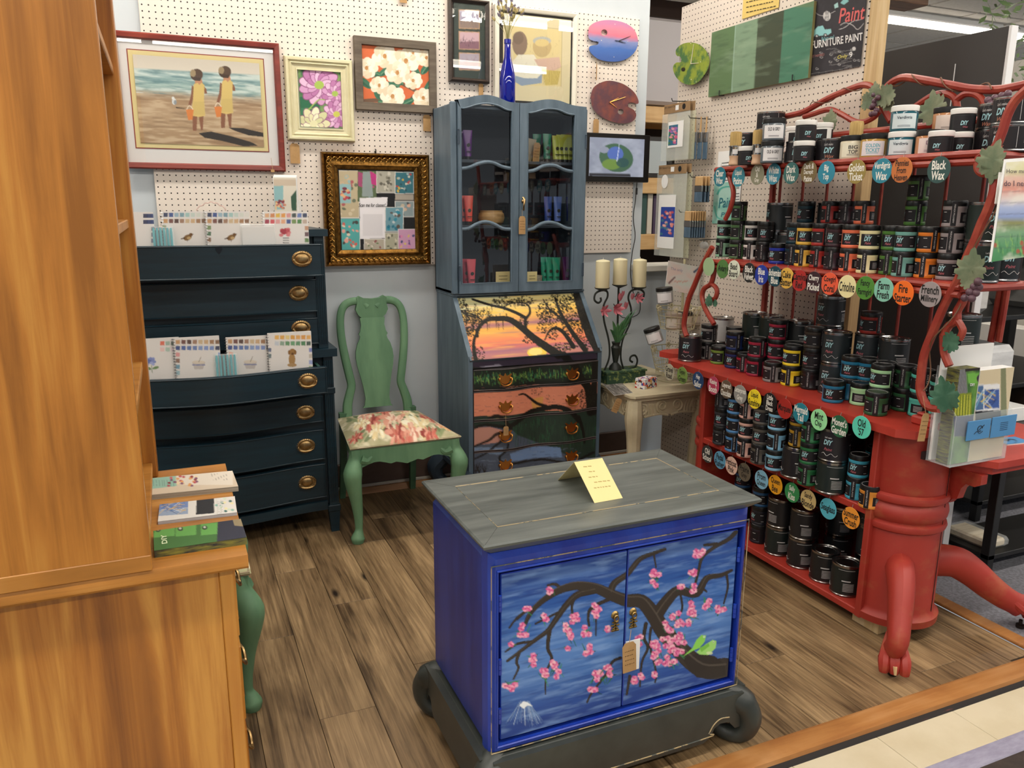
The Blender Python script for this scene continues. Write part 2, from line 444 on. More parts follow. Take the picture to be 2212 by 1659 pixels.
mb = MB(); mb.prism([(1.405, 0), (1.41, .012), (1.47, .014), (1.486, .006), (1.486, 0)], -.62, 2.64, 'x'); struct(mb.build('trim_1', TRM, recalc=True))
mb = MB(); mb.box((2.556, 1.40, 0), (2.615, 2.42, .012), .003); struct(mb.build('trim_2', TRM))
mb = MB(); mb.box((-.62, 1.384, -.005), (2.64, 1.406, .0015)); struct(mb.build('trim_3', M('adhesive_black', '#1d1a19', .7, col2='#5b2f2c', scale=(8, 40, 8), lo=.62, hi=.72)))
mb = MB(); mb.box((1.0, 1.17, 0), (2.64, 1.229, .02), .004); struct(mb.build('trim_4', M('edge_lavender_grey', '#8b879a', .35, col2='#a19eb0', scale=(20, 60, 20))))
mb = MB(); mb.box((1.0, .6, 0), (2.64, 1.17, .018)); struct(mb.build('trim_5', M('mat_dark_brown', '#2b211c', .8, col2='#3a2d26', scale=(30, 30, 30))))

# back wall
WALL = M('wall_cool_white', '#bcc4c9', .7, col2='#c6cdd1', scale=(2, 2, 2), bump=.04)
bw = MB().box((-2.2, 3.89, 0), (2.478, 4.0, 3.0)).build('wall_back', WALL); struct(bw)
mb = MB(); mb.box((-1.6, 3.868, .045), (2.478, 3.8855, .163), .003); struct(mb.build('baseboard_back', M('cove_base_brown', '#5a473c', .55, col2='#685349', scale=(4, 4, 12))))
mb = MB(); mb.box((-1.6, 3.862, .03), (2.478, 3.886, .045), .002); mb.m = 1; mb.prism([(3.84, 0), (3.886, 0), (3.886, .03), (3.852, .03)], -1.6, 2.478, 'x')
struct(mb.build('trim_6', [M('caulk_white', '#c9c3b8', .6), TRM], recalc=True))
mb = MB(); mb.box((-2.2, 1.2, 0), (-2.1, 3.9, 3.0)); struct(mb.build('wall_left', WALL))
# pegboards
PEG = '#e3d8cc'
mb = MB(); mb.box((-.0195, 3.8705, 1.165), (1.56, 3.886, 2.75), .0015)
tag(mb.build('pegboard', [pegmat('pegboard_large', PEG, plane='XZ', off=(-.0068, 1.455+.8101))]), 'large white pegboard on the back wall behind the framed pictures', 'pegboard')
mb = MB(); mb.box((1.565, 3.8705, 1.206), (2.404, 3.886, 2.427), .0015)
tag(mb.build('pegboard', [pegmat('pegboard_narrow', PEG, plane='XZ', off=(2.096, 1.455+.1009))]), 'narrower white pegboard on the back wall holding clocks and tablet', 'pegboard')
mb = MB(); mb.box((2.546, 2.455, .06), (2.562, 3.695, 2.46), .0015)
wr = mb.build('wall_right', [pegmat('pegboard_partition', '#d9cdbf', plane='YZ', off=(3.676, 1.455+.8461))]); struct(wr)
PN = wood('pine_stud', '#c6a878', '#d6bd92', '#ab8a5c', grain=(40, 40, 2), rough=.6)
mb = MB(); mb.box((2.548, 2.408, 0), (2.60, 2.455, 2.7), .002); mb.box((2.562, 2.455, 0), (2.60, 2.49, 2.7), .002); mb.box((2.562, 3.66, 0), (2.60, 3.69, 2.46), .002)
o = mb.build('trim_7', PN); struct(o)
# dark divider panel behind the paint rack
mb = MB(); mb.box((2.86, 2.10, .03), (2.885, 3.6, 2.10), .001)
dp = tag(mb.build('divider_panel', M('divider_charcoal', '#3e3c3b', .75)), 'tall charcoal grey divider panel standing behind the red paint rack', 'panel')
mb = MB(); mb.box((2.855, 2.088, .03), (2.89, 2.10, 2.10), .001); mb.box((2.853, 2.30, 1.72), (2.8565, 2.302, 2.0)); mb.build('edge_strip', M('strip_white', '#d8d8d8', .5), dp)
mb = MB(); mb.box((2.85, 2.285, 1.62), (2.86, 2.318, 1.74), .002); mb.build('clip', M('plastic_black', '#151515', .4), dp)

# ceiling of tiles in a grid
CT = M('ceiling_tile', '#c9c4bb', .9, col2='#bdb7ad', scale=(30, 30, 30), bump=.1)
ce = MB().box((-5, -4, CEIL+.02), (12, 13, CEIL+.05)).build('ceiling', M('ceiling_void', '#8d8a84', .9)); struct(ce)
tme = None
for i in range(28):
    for j in range(27):
        x, y = -5+i*.61, -4+j*.61
        vis = x > 1.5 and y > 3.0
        if not vis: continue
        if tme is None:
            b2 = MB(); b2.box((.012, .012, 0), (.598, .598, .02), .004); o = b2.build('ceiling_tile', CT, ce); tme = o.data
        else: o = mk('ceiling_tile', tme, ce)
        o.location = (x, y, CEIL)
        if sum(1 for c in ce.children) > 290: break
mb = MB(); mb.box((-5, -4, CEIL), (1.4, 13, CEIL+.015)); mb.box((1.4, -4, CEIL), (12, 2.8, CEIL+.015)); g = mb.build('ceiling_panel', CT, ce)
# strip lamps: housing and tube
hm = MB(); hm.box((-1.18, -.07, -.055), (1.18, .07, 0), .01); tm = MB()
for s in (-1, 1): tm.tube([(-1.15, s*.035, -.075), (1.15, s*.035, -.075)], .018, 8)
pr = None; n = 0
for y, p in LIGHT_ROWS:
    for x in (-3.6, -1.2, 1.2, 3.6, 6.0, 8.4):
        lab = 'white fluorescent strip lamp with two tubes under the tiled ceiling'
        if pr is None:
            pr = thing('strip_lamp', lab, 'lamp', (x, y, CEIL), 0, 'ceiling strip lamps')
            hm.build('lamp_housing', M('lamp_white', '#e8e8e6', .5), pr); tm.build('tube', emit('tube_glow', '#fff4e4', 9), pr)
        else: dup(pr, (x, y, CEIL))
# beyond the gap between back wall and right board: store beyond
mb = MB(); mb.box((-3, 9.0, 0), (11, 9.1, 2.75)); struct(mb.build('wall_far', M('wall_far_white', '#e2ded4', .8)))
mb = MB(); mb.box((-3, 8.97, 2.55), (11, 9.0, 2.75)); struct(mb.build('trim_8', M('wall_far_grey', '#a7a49e', .8)))
# ================================================================== shared bits
def panemat():
    if 'pane_glass' in MATS: return MATS['pane_glass']
    m = bpy.data.materials.new('pane_glass'); m.use_nodes = True; N, L = m.node_tree.nodes, m.node_tree.links
    N.remove(N['Principled BSDF']); t = N.new('ShaderNodeBsdfTransparent'); t.inputs[0].default_value = (.975, .985, .985, 1)
    g = N.new('ShaderNodeBsdfGlossy'); g.inputs['Roughness'].default_value = .01
    lw = N.new('ShaderNodeLayerWeight'); lw.inputs[0].default_value = .5
    p5 = N.new('ShaderNodeMath'); p5.operation = 'POWER'; p5.inputs[1].default_value = 5; L.new(lw.outputs['Facing'], p5.inputs[0])
    ma = N.new('ShaderNodeMath'); ma.operation = 'MULTIPLY_ADD'; ma.inputs[1].default_value = .92; ma.inputs[2].default_value = .075; L.new(p5.outputs[0], ma.inputs[0])
    x = N.new('ShaderNodeMixShader')
    L.new(ma.outputs[0], x.inputs[0]); L.new(t.outputs[0], x.inputs[1]); L.new(g.outputs[0], x.inputs[2])
    L.new(x.outputs[0], N['Material Output'].inputs[0]); MATS['pane_glass'] = m; return m
PANE = panemat()
CLEAR = glassy('clear_plastic', '#f2f6f6', .06, .22)
KRAFT = M('kraft_tag', '#a88353', .8, col2='#b58f60', scale=(40, 40, 40))
STRING = M('string_tan', '#b79a6d', .9)
BRASS = M('brass_aged', '#8a6f47', .35, 1, col2='#b2966a', scale=(60, 60, 60))
GOLD = M('gold_bright', '#c98d48', .28, 1)
WHITE = M('paper_white', '#ecebe8', .7)
BLACKM = M('black_satin', '#131313', .45)
def pricetag(at, w, h, label, ry=0, rz=0, string=None, ink=True, group=None):
    """kraft tag hanging in the XZ plane turned by rz; at = top centre"""
    t = thing('price_tag', label, 'price tag', at, rz, group)
    mb = MB(); mb.prism([(-w/2, -h), (w/2, -h), (w/2, -h*.12), (w*.3, 0), (-w*.3, 0), (-w/2, -h*.12)], -.0006, .0006, 'y')
    mb.build('card', KRAFT, t, rot=(0, ry, 0), recalc=True)
    if ink:
        mb = MB(); rs = random.Random(int(w*1e5))
        for i in range(4):
            z = -h*(.3+.15*i); a = -w*.34; 
            while a < w*.3:
                l = w*rs.uniform(.06, .16); mb.add([(a, -.0009, z), (a+l, -.0009, z+h*.008), (a+l, -.0009, z+h*.03), (a, -.0009, z+h*.022)], [(0, 1, 2, 3)]); a += l+w*.05
        mb.build('handwriting', M('ink_brown', '#5b3d20', .8), t, rot=(0, ry, 0))
    if string:
        mb = MB(); mb.tube([(0, 0, -h*.06), tuple(string)], .0008, 5); mb.build('string', STRING, t)
    return t

# ================================================================== pine hutch on pine base
PINE = wood('pine_honey', '#b2732a', '#c88e3e', '#8d5719', grain=(34, 34, 1.3), rough=.38, knots='#4e240a', contrast=1.0, coat=.15, knot_scale=(2.6, 2.6, 1.5), big=(4, 4, .8))
PINE2 = wood('pine_amber', '#a96a26', '#c98f40', '#7d4715', grain=(20, 20, 1.0), rough=.36, contrast=1.35, coat=.2, big=(5, 5, .5))
PINEX = wood('pine_rail', '#b0752f', '#c48d47', '#936024', grain=(1.5, 30, 30), rough=.4)
t = thing('pine_hutch', 'tall honey pine hutch with knotty side panel standing on the pine cabinet', 'hutch', (-.3, 1.85, .78))
mb = MB(); mb.box((-.62, 1.535, .81), (-.072, 1.556, 2.35), .002); mb.build('side_panel', PINE, t, w=True)
mb = MB(); mb.box((-.62, 2.155, .78), (-.09, 2.176, 2.35), .002); mb.build('side_panel', PINE, t, w=True)
mb = MB(); mb.box((-.62, 1.5335, .78), (-.072, 1.556, .812), .002); mb.build('bottom_rail', PINEX, t, w=True)
mb = MB(); mb.box((-.105, 2.10, .78), (-.064, 2.178, 2.35), .003); mb.build('stile', PINE2, t, w=True)
mb = MB(); mb.box((-.095, 1.5565, .83), (-.0735, 1.60, 2.35), .002); mb.build('stile', PINE2, t, w=True)
for z in (.80, 1.06, 1.40, 1.74, 2.1):
    mb = MB(); mb.box((-.6, 1.556, z), (-.0745, 2.155, z+.02), .002); mb.build('shelf', PINEX, t, w=True)
mb = MB(); mb.box((-.62, 1.556, .80), (-.608, 2.155, 2.3)); mb.build('back_panel', M('pine_back_dark', '#5c3a18', .6), t, w=True)
t = thing('pine_base_cabinet', 'honey pine base cabinet carrying the hutch, brass pulls on its front', 'cabinet', (-.25, 1.85, 0))
mb = MB(); mb.box((-.66, 1.562, .0), (.045, 2.135, .752), .002); mb.build('body', PINE2, t, w=True)
mb = MB(); mb.box((.045, 1.560, 0), (.072, 1.605, .752), .002); mb.build('corner_post', PINE, t, w=True)
mb = MB(); mb.box((.045, 2.09, 0), (.072, 2.135, .752), .002); mb.build('corner_post', PINE, t, w=True)
mb = MB(); mb.prism([(1.538, .752), (1.533, .758), (1.533, .768), (1.538, .78), (2.153, .78), (2.158, .768), (2.158, .758), (2.15, .752)], -.7, .10, 'x'); mb.build('top', PINEX, t, w=True, recalc=True)
for i, (z0, z1) in enumerate(((.56, .73), (.36, .54), (.12, .34))):
    mb = MB(); mb.box((.05, 1.62, z0), (.078, 2.075, z1), .004); d = mb.build('drawer', PINE2, t, w=True)
    for y in (1.74, 1.96):
        mb = MB(); zc = (z0+z1)/2
        mb.box((.078, y-.04, zc-.02), (.081, y+.04, zc+.03), .001); mb.tube(smooth_path([(.081, y-.035, zc+.01), (.09, y-.03, zc-.005), (.092, y, zc-.02), (.09, y+.03, zc-.005), (.081, y+.035, zc+.01)]), .004, 6)
        mb.build('pull', BRASS, d, w=False); bpy.data.objects[-1]
for d in [o for o in bpy.data.objects if o.name.startswith('pull')]: d.location = -Vector(t.location)
# brochures lying in three stacks on the pine base
def stack(name, label, cat, px, z0, h, paint, nx=90, ny=40, group=None):
    c = [onZ(u, v, z0+h) for u, v in px]               # TL TR BR BL
    o = c[0]; U = c[1]-c[0]; V = c[3]-c[0]
    t = thing(name, label, cat, ((c[0]+c[2])/2).to_tuple()[:2]+(z0,), 0, group)
    mb = MB(); mb.prism([(p.x, p.y) for p in (c[0], c[1], c[0]+U+V, c[3])], z0, z0+h-.0004); mb.build('pages', paint[1], t, w=True, recalc=True)
    cv = Paint(o, U, V, nx, ny); paint[0](cv); cv.build('cover', t, lift=.0003)
    return t
def br1(cv):
    cv.fill('#cdbda6'); cv.crop(317, 1000, 4)
    cv.poly([(0, 140), (250, 110), (260, 200), (0, 230)], '#8fb8a8'); cv.poly([(250, 110), (560, 70), (740, 60), (740, 190), (300, 190)], '#d8cfc0')
    for i in range(28): cv.ell(cv.rng.uniform(190, 460), cv.rng.uniform(110, 200), 14, 9, ['#b8505a', '#d59a5e', '#7a4a68', '#e0c9a0', '#8b3030'][i % 5])
    for i in range(8): cv.stroke([(60+i*24, 150), (66+i*24, 200)], 4, 4, '#5f7d74')
    for i in range(6): cv.stroke([(560+i*24, 95), (572+i*24, 150)], 2, 2, '#5b5548')
def br2(cv):
    cv.fill('#d9d6cf'); cv.crop(340, 1070, 6)
    cv.poly([(15, 90), (400, 60), (400, 160), (10, 190)], '#6f86b4'); cv.poly([(10, 195), (400, 165), (400, 240), (0, 270)], '#8fa0b8')
    for i in range(26): cv.stroke([(cv.rng.uniform(20, 380), cv.rng.uniform(70, 250)), (cv.rng.uniform(60, 400), cv.rng.uniform(70, 250))], 6, 3, ['#2c4a80', '#e6b93c', '#c9cfd8', '#3f6ea8'][i % 4])
    cv.poly([(510, 40), (730, 15), (735, 230), (500, 250)], '#23252a')
    for i in range(14): cv.ell(cv.rng.uniform(760, 980), cv.rng.uniform(30, 220), 22, 14, ['#88b4a6', '#c6d5bd', '#3f6a62', '#e2d9a8'][i % 4])
def br3(cv):
    cv.fill('#3f6a36'); cv.crop(330, 1120, 5)
    for x in (20, 250, 520): cv.poly([(x, 90-x*.05), (x+220, 70-x*.05), (x+220, 190-x*.05), (x, 210-x*.05)], '#5f9a4c')
    for x in (60, 300, 560): cv.ell(x, 130-x*.05, 30, 22, '#2c3a2a'); cv.ell(x, 125-x*.05, 14, 12, '#b9bcae')
    cv.poly([(700, 20), (1000, 0), (1010, 260), (690, 270)], '#2b2d3c'); cv.poly([(860, 10), (1000, 0), (1000, 90), (880, 80)], '#8b7d60')
PG = [M('pages_cream', '#b9b2a2', .8, col2='#7d776a', scale=(4, 4, 900)), M('pages_blue', '#9aa0ac', .8, col2='#d8d8d8', scale=(4, 4, 900)), M('pages_dark', '#2a2c34', .7, col2='#8d8c3a', scale=(30, 30, 200))]
b1 = stack('brochure_stack', 'stack of pale floral brochures on the pine cabinet top', 'brochures', [(318, 1034), (502, 1017), (500, 1053), (320, 1070)], .78, .012, (br1, PG[0]))
b2 = stack('brochure_stack', 'short stack of blue and black furniture paint brochures between the other two stacks', 'brochures', [(345, 1090), (507, 1072), (511, 1110), (341, 1127)], .78, .007, (br2, PG[1]))
b3 = stack('brochure_stack', 'stack of green and dark paint brochures at the pine top edge', 'brochures', [(331, 1147), (520, 1121), (528, 1160), (333, 1190)], .78, .015, (br3, PG[2]))
def onquad(px, z):
    c = [onZ(u, v, z) for u, v in px]; o = c[0]; U = c[1]-c[0]; V = c[3]-c[0]
    return lambda x, y: tuple(o+U*(.5+x)+V*(.5-y))
mb = MB(); f = onquad([(467, 1076), (486, 1074), (488, 1113), (468, 1115)], .7885)
# wording runs up the cover
lines_text(mb, ['FURNITURE', 'PAINT 101'], .8, .7, lambda x, y: f(-y*1.0, x), .03)
mb.build('lettering', WHITE, b2, w=True)
mb = MB(); f = onquad([(333, 1152), (372, 1146), (376, 1176), (336, 1184)], .796)
lines_text(mb, ['DIY'], .6, .3, lambda x, y: f(-y, x), .02); mb.build('lettering', M('letter_pale', '#d6e6c0', .6), b3, w=True)

# ================================================================== green Queen Anne chair (built once, used twice)
SAGE = M('sage_chalk_paint', '#587f5e', .62, col2='#6c946f', scale=(10, 10, 2), lo=.4, hi=.65)
def chair(loc, rz, label):
    t = thing('green_chair', label, 'chair', loc, rz, None)
    Z = crop(700, 620, 2.9625)
    ox, oy = .905, 3.5
    def rake(z): return 3.775+max(0, z-.42)*.14-oy
    def L(pts): 
        out = []
        for u, v in Z(pts):
            p = onY(u, v, 3.80); p = onY(u, v, rake(p.z)+oy); out.append(Vector((p.x-ox, rake(p.z), p.z)))
        return out
    lp = L([(152, 850), (150, 760), (163, 690), (175, 630), (160, 560), (136, 460), (113, 340), (103, 230), (112, 150), (145, 105), (200, 90), (245, 103), (275, 125)])
    rp = [Vector((-p.x+.012, p.y, p.z)) for p in lp]
    mb = MB()
    rr = [.024, .024, .022, .021, .021, .021, .020, .019, .019, .019, .019, .02, .022]
    for p in (lp, rp):
        q = smooth_path(p, 4); mb.tube(q, [np.interp(i/(len(q)-1), np.linspace(0, 1, 13), rr) for i in range(len(q))], 10, flat=.8)
    cr = [(-.075, .955), (-.065, .995), (-.07, 1.012), (-.055, 1.022), (-.03, 1.01), (.006, 1.007), (.042, 1.01), (.067, 1.022), (.082, 1.012), (.077, .995), (.087, .955), (.075, .93), (.06, .915), (.006, .912), (-.048, .915), (-.063, .93)]
    mb.prism(cr, rake(.96)-.012, rake(.96)+.014, 'y'); mb.build('back_frame', SAGE, t, recalc=True)
    half = [(.062, .915), (.058, .88), (.064, .85), (.072, .835), (.066, .825), (.07, .81), (.082, .79), (.092, .755), (.095, .72), (.09, .68), (.078, .63), (.066, .57), (.06, .52), (.066, .485), (.075, .475)]
    mb = MB(); pol = [(x+.006, z) for x, z in half]+[(-x+.006, z) for x, z in half[::-1]]
    mb.prism(pol, -.006, .006, 'y'); mb.v = [(x, y+rake(z), z) for x, y, z in mb.v]; mb.build('splat', SAGE, t, recalc=True)
    # seat rails
    fw, bw, fy, by = .245, .185, -.255, .285
    mb = MB(); n = 20
    for sgn in (0,):
        top = [(-fw+2*fw*i/n, .435) for i in range(n+1)]
        bot = []
        for i in range(n+1):
            a = abs(2*i/n-1); d = .078+.014*(1-a*5 if a < .2 else 0)+.01*math.cos((a-.2)*9)*(a > .2)+(.012 if a > .86 else 0)
            bot.append((-fw+2*fw*i/n, .435-d))
        mb.prism(top+bot[::-1], fy, fy+.022, 'y')
    mb.build('apron', SAGE, t, recalc=True)
    for s in (-1, 1):
        mb = MB(); mb.prism([(s*fw, fy), (s*(fw-.022), fy), (s*(bw-.022), by), (s*bw, by)], .375, .435); mb.build('side_rail', SAGE, t, recalc=True)
    mb = MB(); mb.box((-bw, by-.022, .375), (bw, by, .435)); mb.build('back_rail', SAGE, t)
    for s in (-1, 1):
        p = [(s*.222, fy+.022, .43), (s*.226, fy+.02, .38), (s*.243, fy+.0, .325), (s*.24, fy+.004, .27), (s*.228, fy+.016, .19), (s*.221, fy+.022, .11), (s*.221, fy+.022, .06), (s*.226, fy+.016, .035), (s*.229, fy+.013, .02), (s*.229, fy+.013, 0)]
        r = [.026, .031, .041, .035, .026, .019, .0165, .025, .031, .025]
        q = smooth_path(p, 4); mb = MB(); mb.tube(q, [np.interp(i/(len(q)-1), np.linspace(0, 1, len(r)), r) for i in range(len(q))], 12); mb.build('leg', SAGE, t)
        ear = smooth_path([(s*.205, fy+.008, .385), (s*.175, fy+.007, .375), (s*.155, fy+.006, .392)], 4); mb = MB(); mb.tube(ear, [.026-.018*i/(len(ear)-1) for i in range(len(ear))], 8); mb.build('knee_bracket', SAGE, t)
    for s in (-1, 1):
        mb = MB(); p = [(s*.175+.004, by-.005, .46), (s*.177+.004, by+.0, .3), (s*.18+.004, by+.02, .15), (s*.185+.004, by+.05, 0)]; q = smooth_path(p, 4)
        mb.tube(q, [.026-.007*i/(len(q)-1) for i in range(len(q))], 4); mb.build('leg', M('sage_dark_leg', '#3f5f47', .6, col2='#5a8662', scale=(8, 8, 4)), t)
    # floral seat pad
    o = Vector((ox-fw-.008, oy+by-.03, .442)); U = Vector((2*fw+.016, 0, 0)); V = Vector((0, fy-by+.02, 0))
    cv = Paint(o, U, V, 120, 90); cv.fill('#b9b08e')
    f = cv.field(5, 5, 4); cv.tint(f, '#9c9a74', .45, .62, .8); f = cv.field(9, 9, 6); cv.tint(f, '#e6dcc0', .5, .7, .8)
    cv.crop(700, 620, 2.9625); g = cv.rng
    def rose(x, y, r, cs):
        for k in range(26):
            a = g.uniform(0, 6.28); d = r*math.sqrt(g.uniform(0, 1)); cv.ell(x+d*math.cos(a)*1.3, y+d*math.sin(a)*.55, r*.34, r*.16, cs[k % len(cs)], .9, rot=a)
        for k in range(7): a = k*.9; cv.ell(x+r*.2*math.cos(a), y+r*.1*math.sin(a), r*.22, r*.1, cs[(k+1) % len(cs)], .8, a)
    for x, y, r in ((180, 890, 50), (330, 855, 45), (430, 950, 55), (560, 880, 40), (720, 930, 50), (240, 985, 35), (600, 830, 40), (790, 900, 30), (480, 905, 30)):
        for k in range(5): cv.ell(x+g.uniform(-r, r)*1.3, y+g.uniform(-r, r)*.5, 30, 9, ['#6d7c58', '#8a956c', '#586a4a'][k % 3], .9, g.uniform(-.8, .8))
    red = ['#b4574c', '#cf7f6d', '#8f3d38', '#e0a08c', '#c76a5c']; pk = ['#dd9d86', '#e9bfa6', '#c77f6c', '#efd6bf']; cr = ['#efe3bd', '#f6efd6', '#dcc898', '#e8d3a0']
    rose(290, 920, 70, red); rose(455, 905, 75, pk); rose(620, 925, 80, cr); rose(700, 865, 50, red); rose(475, 972, 60, red); rose(240, 860, 50, pk); rose(760, 900, 35, pk); rose(190, 985, 35, red); rose(380, 845, 45, red); rose(560, 850, 40, cr); rose(790, 915, 30, ['#e0b070', '#efd09a', '#d08060']); rose(340, 965, 45, cr); rose(560, 960, 50, pk); rose(680, 960, 40, red); rose(220, 920, 40, cr); rose(520, 830, 35, pk)
    def surf(A, B):
        u = 2*A-1; v = 2*B-1; d = np.zeros(A.shape+(3,))
        d[..., 0] = -u*(fw-bw-.01)*(1-B)
        e = np.maximum(np.abs(u)**6, np.abs(v)**6)
        d[..., 2] = .047*(1-u**2*.55)*(1-v**2*.5)*(1-e)-.002*e+.0
        return d
    c = cv.build('seat_pad', None, printmat('floral_fabric', .85), w=False, surf=surf)
    c.data.transform(Matrix.Translation((-ox, -oy, 0))); c.parent = t
    mb = MB(); mb.prism([(-fw-.006, fy-.006), (fw+.006, fy-.006), (bw+.004, by-.03), (-bw-.004, by-.03)], .434, .443); mb.build('seat_board', M('fabric_edge', '#8d7f64', .9), t, recalc=True)
    return t
ch = chair((.905, 3.5, 0), 0, 'sage green wooden chair with floral seat between dark chest and grey secretary')
ft = onZ(545, 1530, 0)
ch2 = dup(ch, (ft.x-.242, ft.y+.228, 0), PI/2, 'sage green wooden chair with floral seat mostly hidden behind the pine cabinet')
# ================================================================== dark teal chest on chest
TEAL = M('midnight_teal', '#0b222c', .42, col2='#12303c', scale=(3, 3, 40), lo=.35, hi=.75)
TEAL2 = M('midnight_teal_dark', '#091b23', .45, col2='#0e2731', scale=(2, 2, 30))
INT = M('drawer_interior_green', '#2f5a50', .6)
FY = 3.415; XC = .155
XU = onY(703, 600, FY).x; XL = onY(729, 1000, FY).x; XT = onY(708, 500, FY-.02).x; XW = onY(728, 755, FY-.02).x
def z_at(y, Y=FY, x=690): return onY(x, y, Y).z
t = thing('tall_chest', 'dark teal chest on chest with serpentine drawers and oval brass pulls', 'chest', (XC, 3.62, 0))
def hw(x): return x-XC
def bow(x, h, b): u = min(1, abs(x-XC)/h); return -b*(.5+.5*math.cos(PI*u))
def bowslab(x0, x1, z0, z1, yf, yb, b, n=24):
    mb = MB(); pol = [(x0+(x1-x0)*i/n, yf+bow(x0+(x1-x0)*i/n, (x1-x0)/2, b)) for i in range(n+1)]+[(x1, yb), (x0, yb)]
    mb.prism(pol, z0, z1); return mb
BK = 3.84
zT1 = onY(706, 497, FY).z; zT0 = onY(706, 510, FY).z
zW1, zW0 = onY(722, 757, FY).z+.012, onY(722, 768, FY).z
bowslab(2*XC-XT, XT, zT0, zT1+.004, FY-.02, BK, .012).build('top', TEAL, t, w=True, recalc=True)
mb = MB(); mb.box((2*XC-XU, FY+.02, zW1-.01), (XU, BK, zT0+.001)); mb.build('upper_case', TEAL2, t, w=True)
bowslab(2*XC-XW, XW, zW0, zW1, FY-.022, BK, .045).build('waist_moulding', TEAL, t, w=True, recalc=True)
zB = z_at(1088); mb = MB(); mb.box((2*XC-XL, FY+.02, zB-.01), (XL, BK, zW0+.001)); mb.build('lower_case', TEAL2, t, w=True)
bowslab(2*XC-XL+.05, XL-.05, zB-.035, zB+.005, FY+.005, BK, .05).build('bottom_rail', TEAL, t, w=True, recalc=True)
zM = onY(722, 843, FY).z
for s in (-1, 1):
    for X, z0, z1 in ((XU, zW1, zT0), (XL, zB-.02, zW0)):
        a, b = (X-.042, X) if s > 0 else (2*XC-X, 2*XC-X+.042)
        mb = MB(); mb.box((a, FY, z0), (b, FY+.03, z1), .002)
        for k in range(4): x = a+.006+k*.009; mb.tube([(x+.0015, FY-.0005, z0+.02), (x+.0015, FY-.0005, z1-.02)], .0028, 6)
        mb.build('pilaster', TEAL, t, w=True)
    X = XL+.004; a, b = (X-.05, X) if s > 0 else (2*XC-X, 2*XC-X+.05)
    mb = MB(); mb.box((a, FY-.006, zM-.014), (b, FY+.03, zM+.014), .003); mb.build('pilaster_block', TEAL, t, w=True)
    for yy in (FY+.0, BK-.05):
        mb = MB(); zt = zB-.015; a, b = (XL-.05, XL+.006) if s > 0 else (2*XC-XL-.006, 2*XC-XL+.05)
        mb.box((a, yy-.006, zt-.03), (b, yy+.05, zt), .003)
        V = [(a+.004, yy, zt-.03), (b-.004, yy, zt-.03), (b-.004, yy+.045, zt-.03), (a+.004, yy+.045, zt-.03), (a+.012, yy+.006, 0), (b-.01, yy+.006, 0), (b-.01, yy+.036, 0), (a+.012, yy+.036, 0)]
        mb.add(V, [(0, 1, 2, 3), (7, 6, 5, 4), (0, 4, 5, 1), (1, 5, 6, 2), (2, 6, 7, 3), (3, 7, 4, 0)]); mb.build('foot', TEAL, t, w=True, recalc=True)
def oval_handle():
    mb = MB(); prof = [(.001, .0075), (.012, .0072), (.018, .0045), (.022, .0025), (.026, .0035), (.0275, .0045), (.030, .004), (.034, .002), (.0345, 0)]
    mb.lathe(prof[::-1], 28); mb.v = [(x*1.18, -z, y*.93) for x, y, z in mb.v]
    q = smooth_path([(-.033, -.004, 0), (-.034, -.014, -.003), (-.026, -.016, -.016), (0, -.016, -.021), (.026, -.016, -.016), (.034, -.014, -.003), (.033, -.004, 0)], 4); mb.tube(q, .003, 6)
    for k in range(26):
        a = 2*PI*k/26; mb.ball((.0385*math.cos(a), -.0035, .0305*math.sin(a)), .0022, 5, 4)
    return mb
HD = None
def drawer(px_top, px_bot, px_r, b, ext, hpx, open_=False):
    global HD
    Yf = FY+.004-ext
    xr = onY(px_r, (px_top+px_bot)/2, Yf).x; xl = 2*XC-xr
    z1 = onY(px_r-8, px_top, Yf-.005).z; z0 = onY(px_r-8, px_bot, Yf-.005).z; h = (xr-xl)/2; n = 24
    mb = MB(); pol = [(xl+(xr-xl)*i/n, Yf+bow(xl+(xr-xl)*i/n, h, b)) for i in range(n+1)]; back = [(x, y+.02) for x, y in pol[::-1]]
    mb.prism(pol+back, z0, z1)
    # cock bead
    for z in (z0+.004, z1-.004): mb.tube([(x, y-.001, z) for x, y in pol], .0028, 6)
    for i in (0, n): mb.tube([(pol[i][0]+(.004 if i == 0 else -.004), pol[i][1]-.001, z0), (pol[i][0]+(.004 if i == 0 else -.004), pol[i][1]-.001, z1)], .0028, 6)
    d = mb.build('drawer', TEAL, t, w=True, recalc=True)
    if ext > .02:
        mb = MB(); 
        for x in (xl+.012, xr-.024): mb.box((x, Yf+.015, z0+.01), (x+.012, Yf+ext+.1, z1-.012))
        mb.box((xl+.012, Yf+.0, z0+.012), (xr-.012, Yf+ext+.1, z0+.018)); mb.build('drawer_box', INT, d, w=False).location = -Vector(t.location)
    for sx in (1, -1):
        p = onY(hpx[0], hpx[1], Yf); x = p.x if sx > 0 else 2*XC-p.x
        if HD is None: o = oval_handle().build('handle', BRASS, d); HD = o.data
        else: o = mk('handle', HD, d)
        o.location = Vector((x, Yf+bow(x, h, b)-.001, p.z))-Vector(t.location)
    return dict(Y=Yf, z0=z0, z1=z1, xl=xl, xr=xr, d=d, b=b)
xd = onY(689, 640, FY).x
e1 = FY-onX(697, 560, xd).y
xd2 = onY(696, 890, FY).x
e4 = FY-onX(707, 820, xd2).y
D1 = drawer(527, 597, 697, .02, e1, (652, 559))
D2 = drawer(603, 674, 689, .022, 0, (645, 633))
D3 = drawer(686, 744, 691, .022, 0, (650, 708))
D4 = drawer(793, 851, 707, .055, e4, (664, 822))
D5 = drawer(855, 913, 698, .055, 0, (659, 890))
D6 = drawer(928, 994, 701, .055, 0, (660, 962))
D7 = drawer(1002, 1076, 704, .055, 0, (663, 1041))
